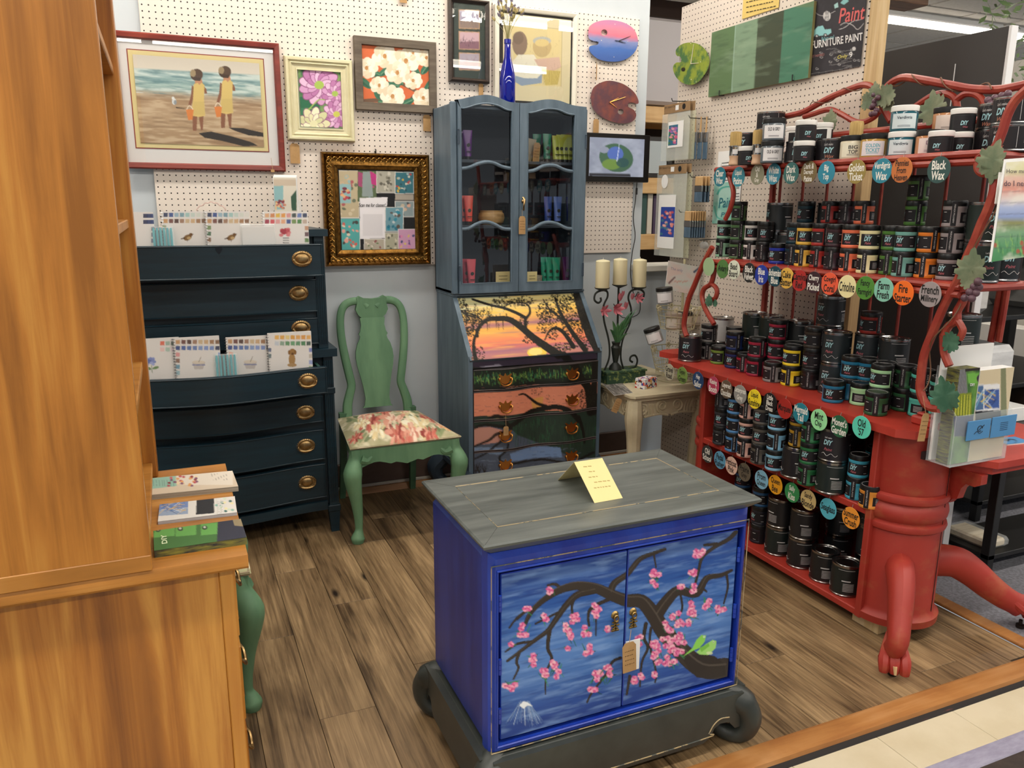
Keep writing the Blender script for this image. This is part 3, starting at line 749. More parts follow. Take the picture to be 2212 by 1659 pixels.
p = onY(472, 539, D1['Y']); mb = MB(); q = [(-.012, .014), (.012, .014), (.012, 0), (0, -.018), (-.012, 0)]
mb.prism([(p.x+a, p.z+b) for a, b in q], D1['Y']-.0225, D1['Y']-.02, 'y'); o = mb.build('escutcheon', M('iron_dark', '#2b3036', .4, .8), D1['d'], recalc=True); o.location = -Vector(t.location)
CHEST_T = t
# spiral workbooks standing in the two pulled-out drawers
SW = {'blue': ['#2b3d63', '#3a5a9c', '#9fc0d0', '#7fa9b8', '#a9d2ce', '#cfe0d8', '#dfe6dc', '#e8e8e0'], 'brown': ['#cf9f6c', '#7a4b43', '#55382f', '#a8836a', '#d9c29a', '#d8b68a', '#a97f58', '#8d6a4f'],
      'mix1': ['#e9b98a', '#e0935a', '#f0c64a', '#efa64f', '#e9a3a0', '#3d4f52', '#6a86c8', '#2b3d63'], 'mix2': ['#a8354f', '#d6505c', '#eaa9a8', '#efb58c', '#3f5a9c', '#7a9a5a', '#4a8a4a', '#c9b8a8'],
      'nav': ['#26325c', '#2b3d6f', '#2f477f'], 'yel': ['#f0c062', '#e8b04a', '#efd98a', '#e6a83f', '#eab25f', '#e8a44a', '#f0b860'], 'grn': ['#cfd8e0', '#8fb09a', '#5f9a6a', '#6aa878', '#5f9a70', '#4a8a5a', '#3f5a50'],
      'sal': ['#e8745a', '#a9c4b4', '#6a7a6c', '#6a86a0'], 'pal': ['#f0d0cc', '#b9d4c4', '#ead8e0', '#e0d8e8'], 'bl2': ['#2f4a8c', '#4a68ac', '#5a7ab8', '#6a88c0', '#8aa4d4', '#88a0d8', '#7a94cc', '#2f3a60']}
def workbook(x0, y0, x1, y1, D, rows, side, art, label, holes=True, back=.0, name=None, grp='watercolour workbooks in the dark chest'):
    Y = D['Y']+.035+back
    a = onY(x0, y0, Y); b = onY(x1, y1+6, Y)
    zt, zb = a.z, max(D['z0']+.019, min(b.z, D['z1']-.05)); wd = b.x-a.x
    t = thing('workbook', label, 'workbook', (a.x+wd/2, Y, zb), 0, grp)
    cv = Paint((a.x, Y, zt), (wd, 0, 0), (0, 0, zb-zt), 72, 70); cv.fill('#edeae6')
    n = 8
    for r, key in enumerate(rows):
        cols = SW[key]; m = len(cols); 
        for i, c in enumerate(cols):
            fx = (i+.9+(8-m if m < 8 and key in ('yel', 'grn') else 0))/(n+.8)
            if key in ('nav', 'sal', 'pal'): fx = 1-(m-i-.2)*.11
            px = x0+(x1-x0)*fx; py = y0+9+r*13; cv.poly([(px-4.6, py-4.3), (px+4.6, py-4.5), (px+4.3, py+4.4), (px-4.6, py+4.2)], c, .92)
    for k, (sx, cs) in enumerate(side):
        for i, c in enumerate(cs):
            px = x0+(x1-x0)*sx; py = y0+36+i*13; cv.poly([(px-4.4, py-4.4), (px+4.4, py-4.4), (px+4.2, py+4.3), (px-4.4, py+4.2)], c, .9)
    if art: art(cv, x0, y0, x1, y1)
    c = cv.build('cover', t, lift=.0032)
    mb = MB(); mb.box((a.x, Y-.003, zb), (a.x+wd, Y+.006, zt), .001); mb.build('pages', WHITE, t, w=True)
    if holes:
        mb = MB(); k = int((zt-zb)/.011)
        for i in range(k):
            z = zt-.006-i*.011; q = [(a.x+.004+.0065*math.cos(w)-.004, Y+.0015+.0065*math.sin(w), z) for w in np.linspace(0, 2*PI, 9)[:-1]]
            mb.tube(q, .0011, 4, closed=True)
        mb.build('spiral_binding', M('wire_silver', '#8f8f8f', .3, 1), t, w=True)
    return t
def bird(cv, x0, y0, x1, y1):
    cx, cy = x0+(x1-x0)*.56, y0+57; cv.ell(cx, cy, 9, 6, '#8a6a45', 1, -.4); cv.ell(cx+7, cy-6, 4, 3.6, '#7a5a3a'); cv.stroke([(cx-7, cy+1), (cx-14, cy+3)], 3.5, 1.5, '#5d4530', curve=False); cv.ell(cx+3, cy+1, 4.5, 3, '#c8ab7c'); cv.stroke([(cx+10, cy-7), (cx+13, cy-8)], 1.5, .6, '#5d4530', curve=False); cv.stroke([(cx, cy+6), (cx, cy+9)], .8, .8, '#5d4530', curve=False)
def vase(cv, x0, y0, x1, y1):
    cx, cy = x0+(x1-x0)*.5, y0+45
    for i in range(12): cv.ell(cx+cv.rng.uniform(-10, 10), cy+cv.rng.uniform(-8, 6), 4.5, 3.6, ['#c96068', '#e08c90', '#b04a56'][i % 3])
    for k in range(4): cv.stroke([(cx-6, cy+12+k*5), (cx+6, cy+12+k*5)], 1.4, 1.4, '#33363c', curve=False)
def bowl(cv, x0, y0, x1, y1):
    cx, cy = x0+(x1-x0)*.52, y0+58; cv.poly([(cx-14, cy-6), (cx+14, cy-6), (cx+9, cy+9), (cx-9, cy+9)], '#cfc8c2'); cv.ell(cx, cy-6, 14, 3.5, '#e6dccb'); cv.stroke([(cx-13, cy), (cx+13, cy)], 2, 2, '#7d86b4', curve=False); cv.stroke([(cx, cy-6), (cx+5, cy-17)], 1.2, 1, '#8d7f6c', curve=False)
def flower(cv, x0, y0, x1, y1):
    cx, cy = x0+(x1-x0)*.36, y0+48
    for i in range(16): cv.ell(cx+cv.rng.uniform(-8, 8), cy+cv.rng.uniform(-8, 6), 3.5, 3, ['#8c9ad0', '#a9b4e0', '#6f80bc'][i % 3])
    cv.stroke([(cx, cy+8), (cx+2, cy+24)], 1.6, 1.2, '#6a8a5a', curve=False); cv.ell(cx-7, cy+14, 7, 3, '#7a9a68', 1, .3); cv.ell(cx+9, cy+13, 7, 3, '#7a9a68', 1, -.3)
def dog(cv, x0, y0, x1, y1):
    cx, cy = x0+(x1-x0)*.54, y0+42; cv.ell(cx, cy+14, 7, 13, '#b08a58'); cv.ell(cx+1, cy-2, 7, 7, '#a57d4c'); cv.ell(cx-6, cy-1, 2.5, 5, '#8d683c'); cv.ell(cx+7, cy-1, 2.5, 5, '#8d683c'); cv.ell(cx+1, cy+2, 3, 2.5, '#6d5030'); cv.ell(cx, cy+26, 10, 4, '#b9966a')
workbook(262, 458, 337, 524, D1, ['nav', 'nav'], [(.92, SW['nav'])], None, 'white watercolour workbook with navy swatches, next to the pine hutch stile, in the top drawer', holes=False)
workbook(348, 456, 450, 524, D1, ['blue', 'brown'], [(.07, ['#8a9a6a'])], bird, 'white workbook with bird picture behind the teal pen pack in the top drawer', back=.012)
workbook(443, 456, 543, 524, D1, ['blue', 'brown'], [(.09, ['#7d9a68', '#4f7a5a', '#8d6a4f'])], bird, 'white workbook with bird picture beside the clear packet in the top drawer')
workbook(567, 457, 668, 524, D1, ['mix1', 'mix2'], [(.94, ['#cf9f7c', '#6a4a52', '#5f8a4a', '#4a7a4a'])], vase, 'white workbook with red flowers in a striped vase in the top drawer')
workbook(290, 733, 394, 812, D4, ['sal', 'pal'], [], flower, 'white workbook with blue hydrangea picture in the lower open drawer', holes=False, back=.012)
workbook(374, 730, 480, 812, D4, ['brown', 'bl2'], [(.1, ['#e8a0a0', '#8d6a58', '#6aa0b8', '#a0c8d0']), (.95, ['#8aa4d4'])], bowl, 'white workbook with bowl picture left beside the teal pens in the lower open drawer')
workbook(487, 729, 590, 806, D4, ['brown', 'bl2'], [(.12, ['#efb8a0']), (.95, ['#a9b8d8', '#efb0a8', '#d8605c', '#5a6aa8'])], bowl, 'white workbook with bowl picture next to the dog workbook in the lower open drawer', back=.012)
workbook(577, 720, 676, 796, D4, ['yel', 'grn'], [(.95, ['#7a88c8', '#c8c0b4', '#98a8d8', '#8ab070']), (.05, ['#4a5a80', '#4a6a70'])], dog, 'white workbook with brown dog picture in the lower open drawer')
# teal pen packs and a clear packet, brochure holder on the chest top
def penpack(x0, y0, x1, y1, D, label, n=6):
    Y = D['Y']+.024; a = onY(x0, y0, Y); b = onY(x1, y1, Y); zb = D['z0']+.019; wd = b.x-a.x
    t = thing('pen_pack', label, 'pens', (a.x+wd/2, Y, zb), 0, 'teal pen packs'); TQ = M('pen_teal', '#3fb4bf', .35)
    for i in range(n):
        x = a.x+wd*(i+.5)/n; mb = MB(); mb.lathe([(.0045, 0), (.0045, .5), (.004, .52), (.003, .55)], 10); 
        mb.v = [(p[0]+x, p[1]+Y, zb+p[2]*(a.z-.004-zb)/.55) for p in mb.v]; mb.build('pen', TQ, t, w=True)
    mb = MB(); mb.box((a.x-.003, Y-.008, zb), (b.x+.003, Y+.008, a.z), .002); mb.build('sleeve', CLEAR, t, w=True)
    return t
penpack(327, 490, 375, 523, D1, 'clear pack of teal pens in front of the bird workbook, top drawer')
penpack(463, 766, 513, 808, D4, 'clear pack of teal pens between the two bowl workbooks')
Y = D1['Y']+.024; a = onY(518, 484, Y); b = onY(596, 524, Y); zb = D1['z0']+.019
t = thing('clear_packet', 'flat clear plastic packet of white cards in the top drawer', 'packet', ((a.x+b.x)/2, Y, zb))
mb = MB(); mb.box((a.x+.006, Y-.002, zb), (b.x-.006, Y+.002, a.z-.01), .0005); mb.build('card', WHITE, t, w=True)
mb = MB(); mb.box((a.x, Y-.005, zb), (b.x, Y+.005, a.z), .003); mb.build('sleeve', CLEAR, t, w=True)
zt = onY(706, 497, FY).z+.004
a = onY(587, 383, 3.72); b = onY(645, 456, 3.72)
t = thing('brochure_holder', 'clear brochure holder with flowery brochures on top of the dark chest', 'brochure holder', ((a.x+b.x)/2, 3.72, zt))
cv = Paint((a.x+.006, 3.715, a.z), (b.x-a.x-.012, 0, 0), (0, 0, zt+.01-a.z), 40, 56); cv.fill('#d9d2c2')
cv.poly([(590, 400), (612, 400), (612, 452), (590, 452)], '#8fb9bb'); cv.poly([(590, 388), (640, 388), (640, 402), (590, 402)], '#c9b9a4'); cv.poly([(628, 425), (640, 410), (640, 455), (630, 455)], '#3d5a48')
for i in range(20): cv.ell(cv.rng.uniform(596, 618), cv.rng.uniform(432, 450), 3, 2.4, ['#c98a6a', '#b8505a', '#e0c090', '#7a3a48'][i % 4])
cv.build('brochure', t)
mb = MB(); 
for i in range(5): mb.box((a.x+.004+i*.002, 3.718+i*.006, zt+.006), (b.x-.004+i*.002, 3.722+i*.006, a.z+.003*i), .0004)
mb.build('brochure_pile', WHITE, t, w=True)
mb = MB(); mb.box((a.x-.012, 3.706, zt), (b.x+.02, 3.709, zt+.05), .001); mb.box((a.x-.012, 3.757, zt), (b.x+.02, 3.76, zt+.12), .001); mb.box((a.x-.012, 3.706, zt), (b.x+.02, 3.76, zt+.003), .001)
for x in (a.x-.012, b.x+.018): mb.box((x, 3.706, zt), (x+.002, 3.76, zt+.06), .0005)
mb.build('holder', CLEAR, t, w=True)
t = thing('wire_easel', 'small clear scalloped stand on top of the dark chest', 'stand', onY(455, 462, 3.7).to_tuple()[:2]+(zt,))
mb = MB(); q = [onY(425+i*6.2, 452-14*math.sin(PI*i/10)-2*abs(math.sin(PI*i/2)), 3.7) for i in range(11)]; mb.tube(smooth_path(q, 3), .0028, 6); mb.tube([q[0], (q[0].x, 3.7, zt+.003), (q[-1].x, 3.7, zt+.003), q[-1]], .0028, 6)
mb.build('rim', glassy('pink_clear', '#e8c8bc', .1, .5), t, w=True)
# ================================================================== painted secretary with glazed hutch
SLATE = M('slate_blue_chalk', '#4d5f6d', .5, col2='#637583', scale=(14, 14, 2.2), lo=.38, hi=.66)
SLATE_D = M('slate_blue_dark', '#2e3c4a', .5, col2='#3d4c5b', scale=(8, 8, 3))
SX0, SX1, SB, SF = 1.247, 1.956, 3.84, 3.385
t = thing('secretary_desk', 'slate blue slant front secretary desk painted with a sunset swamp scene', 'desk', (1.6, 3.62, 0))
prof = [(SB, .17), (SB, 1.035), (3.60, 1.035), (SF, .772), (SF, .17)]
for a, b in ((SX0, SX0+.022), (SX1-.022, SX1)):
    mb = MB(); mb.prism(prof, a, b, 'x'); mb.build('side_panel', SLATE, t, w=True, recalc=True)
mb = MB(); mb.box((SX0+.02, SF+.03, .18), (SX1-.02, SB, .76)); mb.prism([(SB, .75), (SB, 1.03), (3.615, 1.03), (SF+.03, .775), (SF+.03, .75)], SX0+.02, SX1-.02, 'x'); mb.build('carcass', SLATE_D, t, w=True, recalc=True)
mb = MB(); mb.box((SX0-.004, 3.585, 1.03), (SX1+.002, SB, 1.042), .003); mb.build('desk_top', SLATE, t, w=True)
# bracket feet
for x, sx in ((SX0, -1), (SX1, 1)):
    for y, sy in ((SF+.02, -1), (SB-.03, 1)):
        q = smooth_path([(x-sx*.03, y, .185), (x-sx*.0, y+sy*.005, .15), (x+sx*.028, y+sy*.015, .11), (x+sx*.02, y+sy*.01, .06), (x-sx*.005, y, .03), (x+sx*.0, y, .0)], 4)
        mb = MB(); mb.tube(q, [np.interp(i/(len(q)-1), [0, .4, .7, 1], [.05, .045, .03, .035]) for i in range(len(q))], 10); mb.build('foot', SLATE_D, t, w=True)
mb = MB(); mb.prism([(SX0-.004, .165), (SX1+.004, .165), (SX1+.004, .19), (SX0-.004, .19)], SF-.028, SB, 'y'); mb.build('base_moulding', SLATE_D, t, w=True, recalc=True)

def swamp(cv):
    """sunset over a swamp, drawn over lid and drawers in one go, in photo pixels"""
    T = [(632, '#d9d2a0'), (655, '#e6cf7c'), (672, '#efbf57'), (686, '#e3a35c'), (697, '#a9707a'), (704, '#efb04f'), (716, '#f2a45a'), (730, '#ee8a62'), (742, '#e07a6a'), (752, '#a97080'), (765, '#c98578'), (778, '#54394e'), (790, '#3c3644'), (800, '#2a3330')]
    ys = [a for a, _ in T]; cs = np.array([C(c) for _, c in T]); tilt = cv.Y+(cv.X-1150)*.075
    for k in range(3): cv.I[..., k] = np.interp(tilt, ys, cs[:, k])
    f = cv.field(4, 40, 11); cv.tint(f, '#f6c95a', .55, .75, .5); f2 = cv.field(3, 30, 12); cv.tint(f2, '#8e6a80', .58, .8, .55); f3 = cv.field(5, 26, 19); cv.mix(((cv.Y < 690) & (cv.X < 1090))*np.clip((f3-.45)/.2, 0, 1), '#b9c6a6', .7)
    cv.crop(920, 600, 5.53); g = cv.rng
    cv.ell(1325, 890, 115, 62, '#f4cf55'); cv.ell(1310, 880, 80, 42, '#f8e184'); cv.poly([(1190, 935), (1450, 905), (1450, 960), (1190, 975)], '#513848')
    # lower scene: hills, grass, water
    cv.poly([(480, 980), (800, 960), (2100, 860), (2100, 1000), (480, 1130)], '#3a3040'); cv.poly([(480, 1060), (760, 1075), (950, 1080), (1150, 1040), (1500, 1020), (2100, 960), (2100, 1290), (480, 1400)], '#20281f')
    cv.poly([(640, 1060), (880, 1030), (960, 1075), (800, 1085)], '#9a94a2')
    for i in range(420):
        x = g.uniform(550, 1990); y = 1225-.075*(x-600)+g.normal(0, 28); cv.stroke([(x, y), (x+g.uniform(-4, 4), y-g.uniform(20, 42))], 7, 3, ['#2f6a3c', '#4f8a44', '#7da34e', '#2b5a40', '#98b45a', '#3f8a60'][i % 6], .75, False)
    cv.poly([(480, 1400), (480, 1315), (900, 1290), (1250, 1240), (2100, 1190), (2100, 1270), (1400, 1285), (900, 1350)], '#1c1f1a')
    cv.poly([(480, 1345), (1050, 1320), (1300, 1275), (1800, 1255), (2100, 1215), (2100, 1530), (480, 1660)], '#dd8a6c')
    for i in range(160):
        x = g.uniform(520, 2050); y = g.uniform(1300, 1620)-.05*(x-520); l = g.uniform(30, 150); cv.stroke([(x, y), (x+l, y-l*.04)], 4, 2, ['#9c5c5a', '#f0a584', '#e79c7a', '#6e4450', '#c9735f'][i % 5], .6, False)
    cv.poly([(1250, 1450), (1400, 1420), (1380, 1600), (1280, 1600)], '#d3a046', .7)
    cv.crop(920, 840, 5.53)
    cv.poly([(480, 360), (900, 330), (1200, 280), (1500, 250), (2100, 215), (2100, 1300), (480, 1300)], '#2a3a30')
    cv.poly([(480, 460), (800, 440), (1000, 470), (1080, 540), (1500, 700), (1700, 800), (2100, 830), (2100, 1300), (480, 1300)], '#4d5666')
    cv.poly([(480, 480), (760, 450), (900, 480), (860, 620), (480, 700)], '#c98f7c', .85); cv.poly([(980, 760), (1250, 690), (1580, 690), (1600, 800), (1000, 850)], '#7390bc', .85); cv.poly([(480, 700), (900, 680), (900, 780), (480, 760)], '#7d94b4', .7)
    for i in range(260):
        x = g.uniform(1020, 2040); y = g.uniform(340, 640); cv.stroke([(x, y), (x, y+g.uniform(30, 110))], 7, 3, ['#24402c', '#2f6a44', '#1e2a22', '#36523c'][i % 4], .6, False)
    for i in range(110):
        x = g.uniform(520, 2000); y = g.uniform(690, 1000); l = g.uniform(40, 170); cv.stroke([(x, y), (x+l, y-l*.06)], 5, 2, ['#2b3038', '#8090a8', '#3a4048', '#6c7688'][i % 4], .6, False)
    for i in range(90): x = g.uniform(530, 2000); y = 375-.09*(x-530); cv.stroke([(x, y+10), (x, y-g.uniform(15, 50))], 7, 2, '#26402a', .9, False)
    K = '#1b1813'
    # trees over the lid
    cv.crop(920, 600, 5.53)
    for p, a, b in (([(560, 260), (760, 325), (920, 360), (1080, 420), (1190, 480)], 26, 40), ([(1190, 600), (1190, 500), (1240, 430), (1235, 350), (1190, 310)], 44, 16), ([(620, 700), (620, 620), (720, 510), (860, 490), (1000, 500), (1150, 600), (1290, 720), (1450, 830), (1580, 920)], 34, 100),
                    ([(600, 980), (575, 850), (580, 740), (620, 640)], 50, 30), ([(1900, 860), (1780, 700), (1660, 520), (1590, 380), (1540, 240)], 66, 24), ([(1760, 820), (1640, 650), (1540, 600), (1470, 640), (1420, 740)], 56, 14), ([(2060, 860), (1960, 680), (1880, 480), (1800, 200)], 120, 90),
                    ([(1660, 520), (1480, 380), (1400, 260)], 26, 12), ([(340, 330), (440, 410), (560, 470)], 22, 16), ([(930, 350), (1050, 300), (1190, 300), (1320, 270)], 20, 8), ([(700, 540), (600, 450), (480, 420)], 18, 10)):
        cv.stroke(p, a, b, K)
    def leaves(x, y, rx, ry, n, r=9):
        for i in range(n):
            a = g.uniform(0, 6.28); d = math.sqrt(g.uniform(0, 1)); cv.ell(x+rx*d*math.cos(a), y+ry*d*math.sin(a), g.uniform(.6, 1.3)*r, g.uniform(.5, 1)*r, ['#1b1813', '#23211a', '#2c2a1e'][i % 3], 1, a)
    for x, y, rx, ry, n in ((440, 420, 90, 130, 160), (560, 560, 120, 100, 150), (1750, 620, 120, 130, 150), (1480, 470, 130, 90, 110), (1980, 330, 90, 130, 130), (1680, 300, 90, 90, 90), (1050, 300, 110, 40, 60), (640, 470, 170, 90, 150), (480, 560, 110, 140, 120), (560, 640, 90, 60, 50), (470, 800, 80, 150, 110), (620, 900, 90, 90, 70), (920, 280, 120, 60, 70), (1180, 280, 110, 60, 70), (1420, 400, 110, 110, 100), (1560, 330, 140, 130, 130), (1450, 590, 130, 100, 110), (1700, 480, 110, 120, 110), (1900, 420, 130, 240, 260), (1990, 640, 90, 150, 140), (1900, 760, 130, 90, 90), (1620, 830, 120, 60, 80), (1230, 740, 80, 50, 40), (400, 280, 80, 60, 50), (1380, 790, 70, 40, 30), (1170, 520, 60, 60, 40), (1820, 230, 130, 60, 80), (1530, 700, 60, 40, 26)):
        leaves(x, y, rx, ry, n)
    for i in range(70):
        x = g.choice([560, 650, 720, 860, 900, 940, 1060, 600, 480, 500, 760]); x += g.uniform(-30, 30); y = 300+g.uniform(0, 260); cv.stroke([(x, y), (x+g.uniform(-8, 8), y+g.uniform(40, 110))], 8, 2, K, .9, False)
    # trunk down the drawers, fallen branches
    for p, a, b in (([(1640, 920), (1760, 1060), (1830, 1200), (1930, 1330), (1960, 1600)], 90, 110), ([(2010, 1000), (2000, 1600)], 60, 90), ([(1090, 1390), (1160, 1385), (1230, 1430), (1330, 1500), (1430, 1530)], 16, 40), ([(1110, 1660), (1250, 1590), (1400, 1560), (1540, 1530), (1680, 1570), (1800, 1700)], 50, 60)): cv.stroke(p, a, b, K)
    leaves(1900, 1440, 120, 130, 120); leaves(1320, 1360, 70, 60, 26, 6); leaves(1470, 1440, 50, 60, 18, 5)
    cv.crop(920, 840, 5.53)
    for p, a, b in (([(740, 370), (800, 315), (870, 315), (950, 400), (990, 460)], 40, 40), ([(540, 490), (700, 430), (900, 440), (1010, 420), (1150, 330)], 26, 60), ([(540, 700), (740, 610), (830, 530), (960, 500)], 20, 44), ([(540, 860), (700, 780), (800, 680), (900, 590)], 16, 30), ([(960, 640), (940, 720), (860, 810), (920, 870), (1100, 870), (1400, 840), (1700, 860), (2000, 760)], 24, 30), ([(1800, 330), (1860, 500), (1880, 640)], 50, 30)): cv.stroke(p, a, b, K, .95)
    for x in (600, 700, 640): 
        for k in range(9): cv.stroke([(x, 1010), (x+g.uniform(-60, 60), 900+g.uniform(-20, 20))], 7, 3, '#241f1c', 1, False)
    # drawer bead lines
def lid_plane():
    b0, b1 = Vector((SX0+.006, SF-.012, .757)), Vector((SX1-.006, SF-.012, .757)); a0 = Vector((SX0+.006, 3.602, 1.026))
    return a0, b1-b0, b0-a0
PNT = printmat('chalk_painting', .5, spec=.35)
o, U, V = lid_plane(); nrm = V.cross(U).normalized()
mb = MB(); C4 = [o, o+U, o+U+V, o+V]; mb.add([p-nrm*.02 for p in C4]+[p-nrm*.0004 for p in C4], [(0, 1, 2, 3), (7, 6, 5, 4), (0, 4, 5, 1), (1, 5, 6, 2), (2, 6, 7, 3), (3, 7, 4, 0)])
lid = mb.build('slant_lid', SLATE, t, w=True, recalc=True)
cv = Paint(o+U*.012+V*.015, U*.976, V*.985, 170, 84); swamp(cv); p_ = cv.build('painting', t); p_.parent = lid
def ser(x, amp=.026): u = (x-SX0-.03)/(SX1-SX0-.06); u = min(1, max(0, u)); return -amp*(.5-.5*math.cos(4*PI*u))
# painted rail under the lid and the four serpentine drawers
zs = [onY(1150, y, SF-.01).z for y in (789, 835, 897, 962, 1030)]
def band(name, z1, z0, amp, parent, nv, proud):
    x0, x1 = SX0+.024, SX1-.024; n = 44
    pol = [(x0+(x1-x0)*i/n, SF+.004-proud+ser(x0+(x1-x0)*i/n, amp)) for i in range(n+1)]+[(x1, SF+.04), (x0, SF+.04)]
    mb = MB(); mb.prism(pol, z0, z1); 
    if proud:
        for z in (z0+.003, z1-.003): mb.tube([(a, b-.001, z) for a, b in pol[:-2]], .0026, 6)
    d = mb.build(name, M('painted_edge_dark', '#33302f', .5, col2='#5a4a48', scale=(6, 6, 6)), parent, w=True, recalc=True)
    cv = Paint((x0, SF+.004-proud, z1-.002), (x1-x0, 0, 0), (0, 0, z0-z1+.004), 150, nv); swamp(cv)
    amp_ = amp
    def surf(A, B):
        out = np.zeros(A.shape+(3,)); out[..., 1] = -amp_*(.5-.5*np.cos(4*PI*np.clip((x0+A*(x1-x0)-SX0-.03)/(SX1-SX0-.06), 0, 1)))-.0012; return out
    pp = cv.build('painting', t, PNT, surf=surf); pp.parent = d
    return d
band('lid_rail', .757, zs[0]+.003, .0, t, 8, 0)
DR = [band('drawer', zs[i]-.0015, zs[i+1]+.0015, .026, t, 30, .012) for i in range(4)]
mb = MB(); mb.box((SX0+.02, SF-.01, .17), (SX1-.02, SF+.04, zs[4]+.001), .002); mb.build('bottom_rail', SLATE_D, t, w=True)
# batwing pulls
mb = MB(); bat = [(0, .024), (.006, .013), (.012, .014), (.022, .021), (.026, .018), (.02, .009), (.029, .004), (.026, -.004), (.018, -.006), (.011, -.015), (0, -.018)]
mb.prism([(x, z) for x, z in bat]+[(-x, z) for x, z in bat[-2:0:-1]], -.002, 0, 'y')
mb.tube(smooth_path([(-.022, -.003, .003), (-.024, -.011, .001), (-.018, -.014, -.015), (0, -.014, -.021), (.018, -.014, -.015), (.024, -.011, .001), (.022, -.003, .003)], 4), .0026, 6)
for s in (-1, 1): mb.ball((s*.022, -.004, .003), .005, 8, 6)
bme = None
for i, (l, r) in enumerate((((1090.5, 819), (1234.6, 807)), ((1091, 878), (1234.6, 863)), ((1091, 941), (1232.5, 923)), ((1091, 1004), (1233, 985)))):
    for u, v in (l, r):
        p = onY(u, v, SF-.03)
        if bme is None: o_ = mb.build('pull', GOLD, DR[i], recalc=True); bme = o_.data
        else: o_ = mk('pull', bme, DR[i])
        o_.location = Vector((p.x, SF-.0095+ser(p.x), p.z))-Vector(t.location); o_.scale = (1.3, 1.1, 1.3)
p = onY(1091.5, 893, SF-.05); pricetag(onY(1093, 921, SF-.055), .026, .045, 'kraft price tag hanging by string from a brass drawer pull of the secretary', string=(0, .004, .058))

# ---------------------------------------------------------------- hutch with two glazed doors
HX0, HX1, HF, HB, HZ0 = 1.24, 1.945, 3.575, 3.838, 1.042
h = thing('glazed_hutch', 'slate blue glazed hutch with arched doors standing on the secretary desk', 'hutch', (1.6, 3.7, HZ0))
zt = onY(972, 216, HF).z
for a, b in ((HX0, HX0+.02), (HX1-.02, HX1)):
    mb = MB(); mb.box((a, HF+.004, HZ0), (b, HB, zt-.012), .004); mb.build('side_panel', SLATE, h, w=True)
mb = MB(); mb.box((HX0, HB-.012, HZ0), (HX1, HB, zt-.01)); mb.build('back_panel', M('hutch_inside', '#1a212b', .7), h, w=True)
mb = MB(); mb.box((HX0, HF+.004, HZ0), (HX1, HB, HZ0+.018), .002); mb.build('bottom_board', SLATE, h, w=True)
mb = MB(); mb.box((HX0+.004, HF+.01, zt-.03), (HX1-.004, HB, zt-.012), .002); mb.build('top_board', SLATE, h, w=True)
SHZ = [onY(1048, 348, 3.70).z, onY(1048, 486, 3.70).z]
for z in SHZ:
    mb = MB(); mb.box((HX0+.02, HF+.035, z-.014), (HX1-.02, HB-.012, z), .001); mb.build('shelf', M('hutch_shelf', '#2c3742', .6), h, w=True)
Q = crop(920, 190, 5.924)
def P2(pts): return [(p.x, p.z) for p in (onY(u, v, HF) for u, v in pts)]
def resamp(pl, n):
    q = smooth_path([(a, b, 0) for a, b in pl], 8); L = [0]
    for i in range(1, len(q)): L.append(L[-1]+(q[i]-q[i-1]).length)
    s = np.linspace(0, L[-1], n); return [(float(np.interp(v, L, [p.x for p in q])), float(np.interp(v, L, [p.y for p in q]))) for v in s]
def door(outer_top, x_l, x_r, in_top, in_l, in_r, in_bot, munt, hinge_side):
    n = 22
    ot = resamp(P2(Q(outer_top)), n); it = resamp(P2(Q(in_top)), n)
    zb = HZ0+.004; zib = sum(onY(u, v, HF).z for u, v in in_bot)/2
    ot[0] = (x_l, ot[0][1]); ot[-1] = (x_r, ot[-1][1]); ix0, ix1 = it[0][0], it[-1][0]
    mb = MB(); y0, y1 = HF-.016, HF+.006
    outer = ot+[(x_r, zb), (x_l, zb)]; inner = it+[(ix1, zib), (ix0, zib)]; k = len(outer)
    V = [(a, y0, b) for a, b in outer]+[(a, y0, b) for a, b in inner]+[(a, y1, b) for a, b in outer]+[(a, y1, b) for a, b in inner]
    F = []
    for i in range(k):
        j = (i+1) % k
        F += [(i, j, k+j, k+i), (2*k+i, 3*k+i, 3*k+j, 2*k+j), (i, 2*k+i, 2*k+j, j), (k+i, k+j, 3*k+j, 3*k+i)]
    mb.add(V, F)
    d = mb.build('door', SLATE, h, w=True, recalc=True)
    mb = MB(); mb.tube([(a, y0+.002, b) for a, b in inner], .0045, 6, closed=True); o = mb.build('glazing_bead', SLATE, d); o.location = -Vector(h.location)
    for m_ in munt:
        pts = resamp(P2(m_), 16); mb = MB(); mb.tube([(a, HF-.008, b) for a, b in pts], .0085, 8, flat=.8); o = mb.build('muntin', SLATE, d); o.location = -Vector(h.location)
    mb = MB(); mb.add([(a, HF-.001, b) for a, b in inner], [tuple(range(len(inner)))]); o = mb.build('pane', PANE, d, smooth=False); o.location = -Vector(h.location)
    for z in (HZ0+.1, HZ0+.72):
        x = x_l if hinge_side < 0 else x_r; mb = MB(); mb.tube([(x, y0-.002, z-.03), (x, y0-.002, z+.03)], .005, 8); mb.ball((x, y0-.002, z+.034), .005, 8, 6); o = mb.build('hinge', SLATE_D, d); o.location = -Vector(h.location)
    return d
xm = onY(1118.5, 420, HF).x
m1 = [Q([(425, 1035), (540, 1022), (650, 975), (760, 950), (860, 962), (970, 1010), (1100, 1035)]), [(996, 495), (1010, 494), (1028, 484), (1047, 479), (1066, 484), (1085, 494), (1105, 495)]]
m2 = [Q([(1280, 1070), (1380, 1055), (1480, 1005), (1570, 988), (1660, 1000), (1770, 1052), (1900, 1075)]), [(1136, 497), (1150, 494), (1166, 484), (1184, 480), (1203, 484), (1222, 493), (1238, 494)]]
